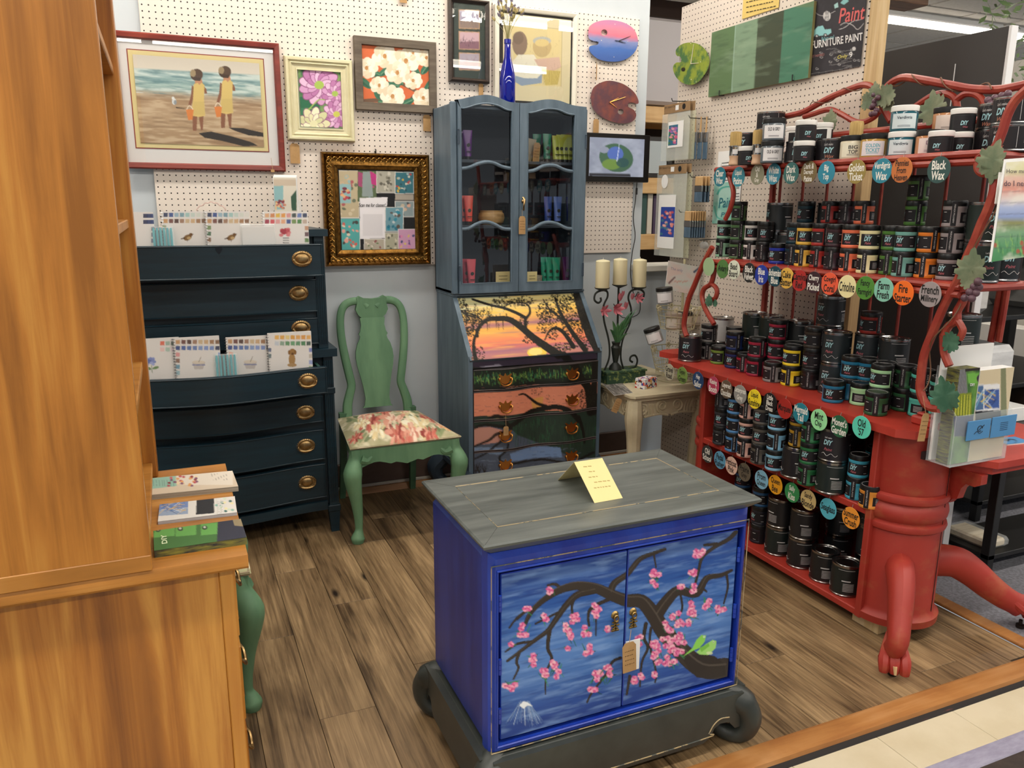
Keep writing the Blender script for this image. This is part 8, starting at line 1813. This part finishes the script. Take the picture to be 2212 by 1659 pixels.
# ================================================================== candle holder with lilies on the cream table
IRON = M('wrought_iron_green', '#20251f', .5)
CYY = 3.46
cx = onY(1337, 790, CYY).x; bz = KZ
cd = thing('lily_candelabra', 'dark iron candle holder with pink lilies on the cream table', 'candle holder', (cx, CYY, bz))
e0, e1 = onY(1301, 800, CYY).x, onY(1383, 800, CYY).x
mb = MB(); hb = onY(1340, 797, CYY).z-bz; mb.prism([(e0-cx, -.05), (e1-cx, -.05), (e1-cx+.0, .05), (e0-cx, .05)], 0, hb*.92); mb.prism([(e0-cx-.006, -.056), (e1-cx+.006, -.056), (e1-cx+.006, .056), (e0-cx-.006, .056)], hb*.85, hb); mb.build('base', M('base_mossy', '#2c4a34', .6, col2='#7d8a4c', scale=(40, 40, 50), lo=.52, hi=.62), cd, recalc=True)
Z = lambda v: onY(1337, v, CYY).z-bz
X_ = lambda u: onY(u, 650, CYY).x-cx
xc = X_(1334)
mb = MB(); mb.lathe([(.034, Z(797)), (.03, Z(790)), (.012, Z(782)), (.014, Z(778)), (.022, Z(760)), (.026, Z(750)), (.018, Z(745)), (.022, Z(740)), (.024, Z(738)), (0, Z(739))], 20, (xc, 0, 0)); mb.build('urn', IRON, cd)
def wire(pts, nm='arm', r=.0055): mb = MB(); mb.tube(smooth_path([(X_(u), d, Z(v)) for u, v, d in pts], 6), r, 8, flat=.7); mb.build(nm, IRON, cd)
wire([(1310, 798, 0), (1320, 770, 0), (1318, 735, 0), (1306, 690, 0), (1304, 660, 0), (1312, 640, 0), (1310, 628, 0), (1298, 626, 0), (1286, 632, 0), (1284, 645, 0), (1292, 652, 0), (1298, 648, 0), (1297, 641, 0)])
wire([(1352, 798, 0), (1345, 770, 0), (1348, 735, 0), (1362, 700, 0), (1364, 670, 0), (1357, 645, 0), (1362, 630, 0), (1378, 626, 0), (1390, 634, 0), (1388, 648, 0), (1380, 652, 0), (1376, 645, 0)])
wire([(1366, 798, 0), (1378, 795, 0), (1382, 782, 0), (1377, 771, 0), (1368, 772, 0), (1366, 780, 0), (1372, 785, 0)])
wire([(1337, 742, .0), (1338, 690, .01), (1338, 619, .012)], 'stem_rod', .006)
for i, (u, v, d) in enumerate(((1300, 622, 0), (1340, 617, .012), (1379, 623, 0))):
    mb = MB(); mb.lathe([(.004, -.014), (.012, -.01), (.036, 0), (.039, .005), (.036, .003), (0, .002)], 24, (X_(u), d, Z(v))); mb.build('drip_pan', IRON, cd)
    cdl = thing('pillar_candle', 'ivory pillar candle on the lily candle holder, %s' % ['above the scrolled arm by the secretary', 'on the tall middle rod', 'above the scrolled arm by the red rack'][i], 'candle', (cx+X_(u), CYY+d, bz+Z(v)+.002))
    H_ = [562, 560, 562][i]; hh = Z(H_)-Z(v); mb = MB(); mb.lathe([(.0335, 0), (.035, .003), (.035, hh-.006), (.032, hh-.002), (.01, hh+.003), (0, hh+.003)], 26); mb.build('wax', M('candle_ivory', '#e0d6ae', .5), cdl)
    mb = MB(); mb.tube([(0, 0, hh), (.001, 0, hh+.012)], .0012, 5); mb.build('wick', WHITE, cdl)
PET = M('lily_pink', '#a8525f', .6, col2='#c97a80', scale=(40, 40, 40)); GRN = M('lily_leaf', '#2f5a3a', .55, col2='#4a7a44', scale=(20, 20, 20))
def petal(mb, c, d, L, w, up):
    d = Vector(d).normalized(); s = d.cross(Vector((0, -1, .2))).normalized(); u = s.cross(d); P = []
    for i in range(6):
        f = i/5; ww = w*math.sin(PI*(.12+.86*f))*.5; P.append([Vector(c)+d*L*f+u*(up*L*f*f)+s*k*ww+u*(-abs(k)*ww*.4) for k in (-1, 0, 1)])
    V = [p for r in P for p in r]; F = [(3*i+k, 3*i+k+1, 3*i+k+4, 3*i+k+3) for i in range(5) for k in (0, 1)]; mb.add(V, F)
def lily(u, v, d, s, dirn, n=6):
    c = (X_(u), d, Z(v))
    for k in range(n):
        a = 2*PI*k/n; mb = MB(); petal(mb, c, Vector(dirn)*.5+Vector((math.cos(a), -.3, math.sin(a))), s, s*.45, .2); mb.build('petal', PET, cd, recalc=False)
lily(1324, 665, -.03, .05, (0, -1, .2)); lily(1303, 668, -.015, .04, (-.6, -.4, 0)); lily(1373, 644, -.02, .035, (.5, -.2, -.2))
def bud(u, v, s, tx): c = Vector((X_(u), -.01, Z(v))); [(lambda mb: (petal(mb, c, (tx+.25*math.cos(a), -.1+.2*math.sin(a), 1), s, s*.4, .05), mb.build('petal', PET, cd)))(MB()) for a in (0, 2.1, 4.2)]
bud(1337, 650, .045, .1); bud(1350, 668, .04, .05); bud(1363, 648, .035, .1); bud(1343, 640, .03, 0)
for u0, v0, u1, v1, w in ((1334, 740, 1318, 690, .01), (1335, 740, 1358, 672, .014), (1333, 740, 1312, 708, .01), (1336, 740, 1352, 705, .012), (1334, 740, 1342, 690, .012), (1335, 740, 1330, 695, .01), (1336, 742, 1369, 668, .012), (1334, 742, 1320, 722, .01), (1337, 742, 1358, 720, .012)):
    mb = MB(); a = Vector((X_(u0), -.005, Z(v0))); b = Vector((X_(u1), -.03, Z(v1))); n = 8; V = []
    for i in range(n+1): f = i/n; c = a.lerp(b, f)+Vector((0, 0, .02*math.sin(PI*f))); ww = w*math.sin(PI*(.15+.85*f)); V += [c+Vector((-ww, 0, 0)), c+Vector((0, -.004, 0)), c+Vector((ww, 0, 0))]
    mb.add(V, [(3*i+k, 3*i+k+1, 3*i+k+4, 3*i+k+3) for i in range(n) for k in (0, 1)]); mb.build('leaf', GRN, cd)
# small things on the cream table
p = onZ(1400, 838, KZ); mb = MB(); mb.box((-.052, -.03, 0), (.05, .03, .05), .001)
t = thing('pattern_box', 'small box with a red white and blue mosaic pattern on the cream table', 'box', (p.x, p.y+.02, KZ), .35)
m_, N_, L_, B_ = nt('mosaic_pattern'); vo = N_.new('ShaderNodeTexVoronoi'); vo.inputs['Scale'].default_value = 1; vo.distance = 'CHEBYCHEV'; L_.new(_coords(N_, L_, (95, 95, 95)), vo.inputs['Vector']); se = N_.new('ShaderNodeSeparateColor'); L_.new(vo.outputs['Color'], se.inputs[0])
rp = _ramp(N_, L_, se.outputs[0], [(0, '#d9d6d2'), (.34, '#b83028'), (.5, '#2c4aa0'), (.64, '#d9d6d2'), (.8, '#3a2a24'), (.9, '#d8a03c')]); rp.node.color_ramp.interpolation = 'CONSTANT'; L_.new(rp, B_.inputs['Base Color']); mb.build('box', m_, t)
def slatemat(cv):
    cv.fill('#5a5652'); f = cv.field(30, 6, 3); cv.tint(f, '#a8a29a', .5, .6, .8); f = cv.field(6, 30, 4); cv.tint(f, '#38342f', .55, .7, .7)
stack('printed_leaflet', 'grey printed leaflet lying on the cream table edge', 'leaflet', [(1296, 823), (1333, 818), (1374, 845), (1327, 854)], KZ, .002, (slatemat, WHITE), 30, 20)
p = onZ(1357, 828, KZ); pricetag((p.x, p.y+.02, KZ+.046), .05, .046, 'kraft tag propped upright on the cream table', rz=.1)
p = onY(1340, 846, KY-.004); pricetag((p.x, KY-.0012, KZ-.001), .034, .07, 'kraft tag hanging over the cream table edge', ry=.45)

# ================================================================== tiered wire baskets
BWR = M('wire_cream', '#b9b08c', .5)
SYY = 3.40; bx_ = onY(1463, 700, SYY).x
tb = thing('tiered_basket_stand', 'cream wire stand with two flowered baskets on the cream table', 'stand', (bx_, SYY, KZ))
zf = lambda v: onY(1470, v, SYY).z-KZ
mb = MB(); mb.tube([(.025, 0, 0), (.025, 0, zf(560))], .007, 8); mb.build('pole', BWR, tb)
def basket(v0, v1, r0, r1, dx=0):
    z0, z1 = zf(v1), zf(v0); mb = MB()
    for f in (0, .33, .66, 1): r = r0+(r1-r0)*f; z = z0+(z1-z0)*f; mb.tube([(dx+r*math.cos(a), r*math.sin(a), z) for a in np.linspace(0, 2*PI, 29)[:-1]], .003 if f == 1 else .0018, 5, closed=True)
    for k in range(20): a = 2*PI*k/20; mb.tube([(dx+r0*math.cos(a), r0*math.sin(a), z0), (dx+r1*math.cos(a), r1*math.sin(a), z1)], .0016, 5)
    for k in range(4): a = PI*k/4; mb.tube([(dx-r0*math.cos(a), -r0*math.sin(a), z0), (dx+r0*math.cos(a), r0*math.sin(a), z0)], .0016, 5)
    o = mb.build('basket', BWR, tb)
    for k in range(7):
        a = 2*PI*k/7+.4; fb_ = MB(); c = Vector((dx+r1*math.cos(a), r1*math.sin(a), z1)); 
        for j in range(5): b = 2*PI*j/5; fb_.ball(c+Vector((.009*math.cos(b), -.004, .009*math.sin(b))), .0065, 6, 4, (1, .5, 1))
        q = fb_.build('wire_flower', M('flower_cream', '#d6cdaa', .6), o)
basket(665, 708, .085, .11); basket(752, 800, .10, .13)
mb = MB(); 
for k in range(3): mb.tube([(.1*math.cos(a), .1*math.sin(a), .004+.03*k) for a in np.linspace(0, 2*PI, 25)[:-1]], .0025, 5, closed=True)
mb.build('foot_ring', BWR, tb)
P = quadX([(1444, 563), (1516, 578), (1506, 637), (1437, 625)], 2.30)
sg = thing('card_sign', 'white card sign with faint handwriting on the wire basket stand', 'sign', (bx_, SYY, KZ+zf(600)))
def card(cv):
    cv.fill('#dcd9d2'); f = cv.field(2, 3, 6); cv.tint(f, '#e8c8bc', .5, .7, .6); cv.tint(1-f, '#cfe0d4', .55, .7, .6); cv.crop(1240, 500, 4.148)
    cv.stroke([(1075, 365), (1120, 325)], 18, 14, '#4a5a74'); cv.stroke([(855, 460), (905, 410)], 16, 12, '#7a5a58')
    for k in range(5): cv.stroke([(900+k*24, 450+6*(k % 2)), (920+k*24, 440)], 10, 6, '#d8907c', .8, False)
Yc = SYY-.02; C_ = [onY(u, v, Yc) for u, v in ((1444, 563), (1516, 578), (1506, 637), (1437, 625))]
cv = Paint(C_[0], C_[1]-C_[0], C_[3]-C_[0], 44, 36); card(cv); cv.build('print', sg); n_ = Vector((0, .0012, 0)); mb = MB(); Q4 = [C_[0], C_[1], C_[1]+C_[3]-C_[0], C_[3]]; mb.add([p+n_*.3 for p in Q4]+[p+n_*2 for p in Q4], [(0, 1, 2, 3), (7, 6, 5, 4), (0, 4, 5, 1), (1, 5, 6, 2), (2, 6, 7, 3), (3, 7, 4, 0)]); mb.build('card', WHITE, sg, w=True, recalc=True, smooth=False)
mb = MB(); lines_text(mb, ['The only'], 26, 8, lambda x, y: tuple(onY(1462+x, 583-y+x*.2, Yc-.002)), 0, shear=.2); mb.build('lettering', M('ink_lilac', '#9a94a8', .8), sg, w=True)
for (u, v, dz, tl, lab) in ((1437, 655, 0, .12, 'white labelled jar with black lid tilted in the upper wire basket'), (1417, 740, 0, .35, 'white labelled jar with black lid tilted in the lower wire basket')):
    p = onY(u, v, SYY-.06); t = thing('wax_jar', lab, 'wax jar', p); t.rotation_euler = (0, -tl, math.atan2(-p.x, p.y))
    for pn, me in jar_parts('S', '#8a8a88', ('', '#141414', '#d9d6d6', '#3a3a3a', 1, ' ')): mk(pn, me, t)
for k, (u, v) in enumerate(((1455, 690), (1478, 690), (1500, 688))):
    p = onY(u, v, SYY-.03+.03*k); put('S', '#a89880', ('', ['#b8a898', '#141414', '#d8d0c0'][k], '#cfc6b6', '#5a4a44', 1, ' '), p.x, p.y, KZ+zf(708)+.004, 20*k, ['tan lidded', 'black lidded', 'cream lidded'][k]+' jar standing in the upper wire basket', None)

# ================================================================== brochure holder, cards and tag on the side leaf
a = onZ(2058, 938, LZ); b = onZ(2185, 920, LZ)
hx0, hx1, hy = a.x, b.x, (a.y+b.y)/2
hy = 1.625; hx0 = onY(2062, 930, hy).x; hx1 = onY(2182, 915, hy).x
t = thing('brochure_holder', 'clear acrylic holder with paint brochures and blue cards on the red side leaf', 'brochure holder', ((hx0+hx1)/2, hy+.04, LZ))
zt_ = onY(2120, 745, hy+.06).z; zm = onY(2120, 790, hy+.03).z
ACR = glassy('acrylic_clear', '#e8f0f2', .04, .16)
mb = MB(); zl = onY(2120, 900, hy).z; mb.box((hx0, hy, LZ), (hx1, hy+.003, zl+.012), .0008); mb.box((hx0, hy+.085, LZ), (hx1, hy+.088, zm), .0008); mb.box((hx0, hy, LZ), (hx1, hy+.088, LZ+.003), .0008)
for x in (hx0, hx1-.003): mb.prism([(hy, LZ), (hy+.088, LZ), (hy+.088, zm-.03), (hy+.05, zl+.06), (hy, zl+.012)], x, x+.003, 'x')
mb.build('holder', ACR, t, w=True, recalc=True)
mb = MB(); mb.box((hx0-.002, hy+.07, LZ+.005), (hx1-.03, hy+.078, zt_), .0008); mb.build('rear_card', WHITE, t, w=True)
def bgreen(cv):
    cv.fill('#3f6a34'); cv.crop(1760, 680, 4.608); f = cv.field(3, 6, 4); cv.tint(f, '#6a9a44', .45, .7, .9)
    cv.poly([(1360, 490), (1500, 490), (1520, 780), (1375, 800)], '#8d8d90'); [cv.stroke([(1370+14*k, 500), (1384+14*k, 790)], 5, 5, '#2a2a2e', 1, False) for k in range(10)]
    cv.poly([(1375, 790), (1560, 780), (1560, 1000), (1380, 1020)], '#7d8a24'); [cv.stroke([(1380+9*k, 1000), (1390+9*k+cv.rng.uniform(-8, 8), 800)], 4, 3, ['#c8c83c', '#3f4a1c', '#e0d860'][k % 3], 1, False) for k in range(20)]; cv.poly([(1380, 1010), (1600, 1000), (1600, 1210), (1390, 1210)], '#1f2c5c')
    cv.poly([(1500, 490), (1700, 490), (1700, 560), (1500, 570)], '#2a2420'); cv.poly([(1520, 590), (1680, 580), (1690, 680), (1530, 690)], '#6fae48'); cv.ell(1640, 640, 30, 40, '#3a2a3a'); 
mb = MB(); mb.box((hx0+.003, hy+.012, LZ+.004), (hx0+.09, hy+.055, zm+.0), .001); mb.build('brochure_pile', PG[2], t, w=True)
cv = Paint((hx0+.004, hy+.0115, zm), (.09, 0, 0), (0, 0, LZ+.006-zm), 48, 90); bgreen(cv); cv.build('front_brochure', t)
def bclay(cv):
    cv.fill('#cfc0a0'); cv.crop(1760, 680, 4.608); cv.poly([(1590, 700), (1840, 690), (1840, 950), (1600, 960)], '#e2e2e4'); cv.poly([(1595, 710), (1680, 705), (1680, 945), (1605, 950)], '#4a6a94'); cv.poly([(1690, 750), (1835, 740), (1835, 930), (1690, 935)], '#3f5a9c')
    for k in range(14): cv.stroke([(cv.rng.uniform(1600, 1830), cv.rng.uniform(720, 940)), (cv.rng.uniform(1600, 1830), cv.rng.uniform(720, 940))], 12, 5, ['#e0c040', '#7ab0c8', '#2b3a6c', '#c8d4dc'][k % 4], .9, False)
    cv.poly([(1600, 960), (1850, 950), (1850, 1100), (1600, 1100)], '#22242c'); cv.poly([(1850, 500), (1900, 500), (1910, 1100), (1850, 1100)], '#5a6a48', .8)
cv = Paint((hx0+.095, hy+.0095, zm-.01), (hx1-hx0-.1, 0, 0), (0, 0, LZ+.006-zm+.01), 56, 80); bclay(cv); cv.build('front_brochure', t)
mb = MB(); lines_text(mb, ['CLAY BASED'], 24, 5, lambda x, y: tuple(onY(2140+x, 838-y, hy+.0085)), .02); lines_text(mb, ['DIY'], 10, 6, lambda x, y: tuple(onY(2101+x, 831-y, hy+.0085)), .02); mb.build('lettering', WHITE, t, w=True)
mb = MB(); mb.box((hx0+.095, hy+.01, LZ+.004), (hx1-.006, hy+.05, zm-.01), .001); mb.build('brochure_pile', WHITE, t, w=True)
BC = M('card_blue', '#4a86b8', .6)
for i, (u0, v0, u1, v1) in enumerate(((2091, 911, 2135, 945), (2144, 902, 2190, 938))):
    q0, q1 = onY(u0, v0, hy-.004), onY(u1, v1, hy-.004); mb = MB(); mb.box((q0.x, hy-.006, q1.z), (q1.x, hy-.003, q0.z), .0006); c = mb.build('blue_card', BC, t, w=True); mb = MB(); cxx, cz = (q0.x+q1.x)/2, (q0.z+q1.z)/2
    if i == 0:
        mb.tube([(cxx+.011*math.cos(a)+.004, hy-.0064, cz+.009*math.sin(a)+.004) for a in np.linspace(0, 5.2, 16)], .0014, 4)
        mb.tube([(cxx, hy-.0066, cz), (cxx+.022, hy-.0066, cz+.014)], .0012, 4); mb.tube(smooth_path([(cxx-.02, hy-.0064, cz-.012), (cxx-.008, hy-.0064, cz-.004), (cxx+.004, hy-.0064, cz-.012), (cxx+.018, hy-.0064, cz-.006)], 4), .001, 4)
    else:
        for k in range(5): mb.box((cxx-.018, hy-.0066, cz+.012-.006*k), (cxx+.018, hy-.0062, cz+.0132-.006*k))
    o = mb.build('printed_design', M('ink_navy', '#14202e', .7), c); o.location = -Vector(t.location)
def bluecard(cv):
    cv.fill('#4a86b8'); cv.crop(1760, 680, 4.608); cv.stroke([(1850, 1260), (1930, 1240), (2000, 1250), (1990, 1275)], 10, 6, '#1b2a3c'); cv.ell(1920, 1250, 24, 10, '#1b2a3c'); cv.stroke([(1830, 1270), (1900, 1280)], 6, 4, '#1b2a3c')
stack('business_cards', 'small stack of blue business cards lying on the red side leaf', 'cards', [(2140, 948), (2192, 943), (2224, 953), (2176, 960)], LZ, .004, (bluecard, WHITE), 24, 14)
p = onX(2001, 893, 2.132); pricetag(tuple(p), .031, .09, 'long kraft price tag hanging from the rack vine over the table edge', ry=.1, string=(-.012, .01, .055))

# ================================================================== watercolour poster and sheet at the rack end
def wcol(cv):
    T = [(345, '#dcd6b0'), (372, '#d8d4a8'), (385, '#d8b4a4'), (410, '#d69484'), (430, '#d8c8c4'), (448, '#a8b4d4'), (468, '#8a9cc8'), (480, '#8a8a58'), (500, '#7aa07c'), (530, '#5a9468'), (560, '#4a8a58')]
    cs = np.array([C(c) for _, c in T]); 
    for k in range(3): cv.I[..., k] = np.interp(cv.Y, [a for a, _ in T], cs[:, k])
    f = cv.field(3, 8, 7); cv.tint(f, '#e8e4d8', .5, .75, .6)
    for i in range(60): x, y = cv.rng.uniform(2140, 2260), cv.rng.uniform(515, 555); cv.stroke([(x, y), (x+cv.rng.uniform(-3, 3), y-14)], 2, 1, ['#3f7a4c', '#8ab868'][i % 2], .8, False)
    for i in range(9): cv.ell(cv.rng.uniform(2150, 2260), cv.rng.uniform(520, 545), 4, 5, '#b04a40', .8)
    for k in range(6): y = 415+k*24; cv.stroke([(2160-k*3, y), (2260, y-3)], 2.5, 2.5, '#4a4a5c', .35, False)
Yp = 1.50; q = [onY(u, v, Yp) for u, v in ((2170, 344), (2290, 335), (2275, 560), (2137, 566))]
t = thing('watercolour_poster', 'watercolour poster asking how much paint is needed at the rack end', 'poster', (q[3].x+.1, Yp, q[3].z))
cv = Paint(q[0]+Vector((.008, 0, -.008)), (q[1]-q[0])*.94, (q[3]-q[0])*.97, 60, 80); wcol(cv); cv.build('print', t, lift=.0006)
n_ = Vector((0, .001, 0)); mb = MB(); Q4 = [q[0], q[1], q[1]+q[3]-q[0], q[3]]; mb.add([p+n_*.2 for p in Q4]+[p+n_*2 for p in Q4], [(0, 1, 2, 3), (7, 6, 5, 4), (0, 4, 5, 1), (1, 5, 6, 2), (2, 6, 7, 3), (3, 7, 4, 0)]); mb.build('sheet', WHITE, t, w=True, recalc=True, smooth=False)
mb = MB(); lines_text(mb, ['How much paint'], 84, 12, lambda x, y: tuple(onY(2214+x, 371-y, Yp-.0025)), 0, maxasp=.9); lines_text(mb, ['do I need?'], 62, 12, lambda x, y: tuple(onY(2200+x, 396-y, Yp-.0025)), 0, maxasp=.9); mb.build('lettering', M('ink_plum', '#4a3a4a', .8), t, w=True)
mb = MB(); q2 = [onY(u, v, 1.53) for u, v in ((2160, 372), (2180, 372), (2160, 440), (2148, 440))]; mb.box((q2[3].x, 1.528, q2[3].z), (q2[3].x+.1, 1.53, q2[0].z)); tag(mb.build('paper_sheet', WHITE), 'white paper sheet tucked behind the watercolour poster', 'paper')
mb = MB(); mb.tube([onX(2195, 330, 2.44), (q[1].x-.06, Yp, q[0].z)], .0015, 5); tag(mb.build('poster_string', STRING), 'thin string holding the watercolour poster to the rack', 'string')
# ================================================================== the shop beyond on the right
BKS = M('black_steel', '#141414', .45)
def metal_table(loc, w, d, h, label, shelf=.12, mid=None):
    t = thing('metal_table', label, 'table', loc)
    for x in (0, w):
        for y in (0, d): mb = MB(); mb.box((x-.018, y-.018, 0), (x+.018, y+.018, h), .002); mb.build('leg', BKS, t)
    for z in [h, shelf]+([mid] if mid else []):
        mb = MB(); mb.box((-.018, -.018, z-.02), (w+.018, d+.018, z), .002); mb.build('shelf' if z != h else 'table_top', BKS, t)
    return t
a = onZ(2123, 1240, 0)
m1_ = metal_table((2.96, 1.965, 0), .62, .22, .50, 'black steel side table behind the red pedestal', .09)
m2_ = metal_table((3.45, 2.38, 0), .9, .5, .45, 'low black steel table further along the carpet', .10)
p = onZ(2095, 1195, .11); t = thing('film_roll_stack', 'clear wrapped stack of cream cloths on the side table shelf', 'cloths', (3.05, 2.08, .0905))
mb = MB(); mb.box((-.06, -.09, 0), (.05, .1, .035), .008); mb.build('cloth', M('cloth_cream', '#d8c8a8', .8, col2='#bfae8c', scale=(4, 60, 60)), t); mb = MB(); mb.box((-.07, -.1, -.0), (.065, .11, .042), .012); mb.build('wrap', CLEAR, t)
mb = MB(); mb.box((3.5, 2.42, .4505), (3.8, 2.62, .52), .003); tag(mb.build('white_box', WHITE), 'white box on the low black steel table', 'box')
mb = MB(); mb.box((4.0, 2.42, .4505), (4.25, 2.75, .56), .004); tag(mb.build('dark_box', M('dark_brown_box', '#2a1c16', .5)), 'dark brown box on the low black steel table', 'box')
# tall black shelf with linens
t = thing('black_shelf', 'tall black shelving with linens behind the rack end', 'shelving', (3.7, 2.6, 0))
for x in (3.35, 4.6): mb = MB(); mb.box((x-.03, 2.55, 0), (x+.03, 2.61, 2.05), .003); mb.build('post', BKS, t, w=True); mb = MB(); mb.box((x-.03, 3.1, 0), (x+.03, 3.16, 2.05), .003); mb.build('post', BKS, t, w=True)
for z in (.6, .95, 1.3, 1.7): mb = MB(); mb.box((3.32, 2.55, z-.025), (4.63, 3.16, z), .003); mb.build('shelf', BKS, t, w=True)
for i, (x, z, w, h, c, lab) in enumerate(((3.45, .95, .25, .16, '#c9c6c2', 'folded pale linen on the black shelving'), (3.75, 1.3, .3, .14, '#d8d8da', 'folded white linen on the black shelving'), (3.5, 1.3, .2, .1, '#2c3044', 'folded navy cloth on the black shelving'), (3.6, .6, .35, .18, '#dcdcdc', 'rolled white cloth on the low black shelf'), (4.1, .95, .3, .2, '#8d8a86', 'folded grey blanket on the black shelving'), (3.55, 1.7, .5, .22, '#b8b0a4', 'beige basket on top of the black shelving'))):
    mb = MB(); mb.box((x, 2.62, z+.0005), (x+w, 2.95, z+h), .03); tag(mb.build('linen', M('linen_'+c.strip('#'), c, .85, col2=tuple(v*.8 for v in C(c)), scale=(10, 10, 40))), lab, 'linen')
# hanging greenery
p = onX(2208, 90, 3.12); t = thing('hanging_greenery', 'hanging bunch of artificial greenery beside the charcoal panel', 'plant', p)
rs = random.Random(4); mb = MB()
for i in range(420):
    a_ = rs.uniform(0, 6.28); h = rs.uniform(-.32, .24); rad = .17*math.sqrt(max(0, 1-(h/.34)**2))*math.sqrt(rs.uniform(.3, 1)); c = Vector((.02+rad*math.cos(a_), rad*math.sin(a_), h)); d = Vector((rs.uniform(-1, 1), rs.uniform(-1, 1), rs.uniform(-1, .6))).normalized(); s = d.orthogonal().normalized(); L = rs.uniform(.03, .06)
    mb.add([c, c+d*L*.5+s*L*.2, c+d*L, c+d*L*.5-s*L*.2], [(0, 1, 2, 3)])
mb.build('foliage', M('fern_green', '#3f5a34', .7, col2='#6a7d4a', scale=(15, 15, 15)), t)['kind'] = 'stuff'
mb = MB(); mb.tube([(0, 0, .2), (0, 0, CEIL-p.z)], .003, 5); mb.build('hanging_wire', BKS, t)
mb = MB(); mb.tube(smooth_path([(-.02, 0, -.28), (-.05, -.02, -.36), (-.02, 0, -.44), (-.08, -.03, -.5)], 4), .008, 6); mb.build('twig', M('twig_dark', '#2a221c', .8), t)
# display wall further back on the right
mb = MB(); mb.box((5.2, 2.0, 0), (5.3, 6.5, 2.4)); struct(mb.build('wall_far_right', M('wall_far_warm', '#a8a49c', .8)))
for i, (y, z, w, h, c, lab) in enumerate(((2.4, 1.25, .5, .55, '#3a3a44', 'dark wall picture on the far display wall'), (3.2, 1.4, .45, .4, '#b8b4a4', 'pale wall picture on the far display wall'), (2.2, .3, .7, .5, '#6a4a34', 'brown crate by the far display wall'), (3.1, .3, .6, .7, '#d8d4cc', 'white crate by the far display wall'))):
    mb = MB(); mb.box((5.05 if z < 1 else 5.17, y, z if z > 1 else 0), (5.2, y+w, (z if z > 1 else 0)+h), .006); tag(mb.build('wall_picture' if z > 1 else 'crate', M('far_'+c.strip('#'), c, .6)), lab, 'picture' if z > 1 else 'crate')
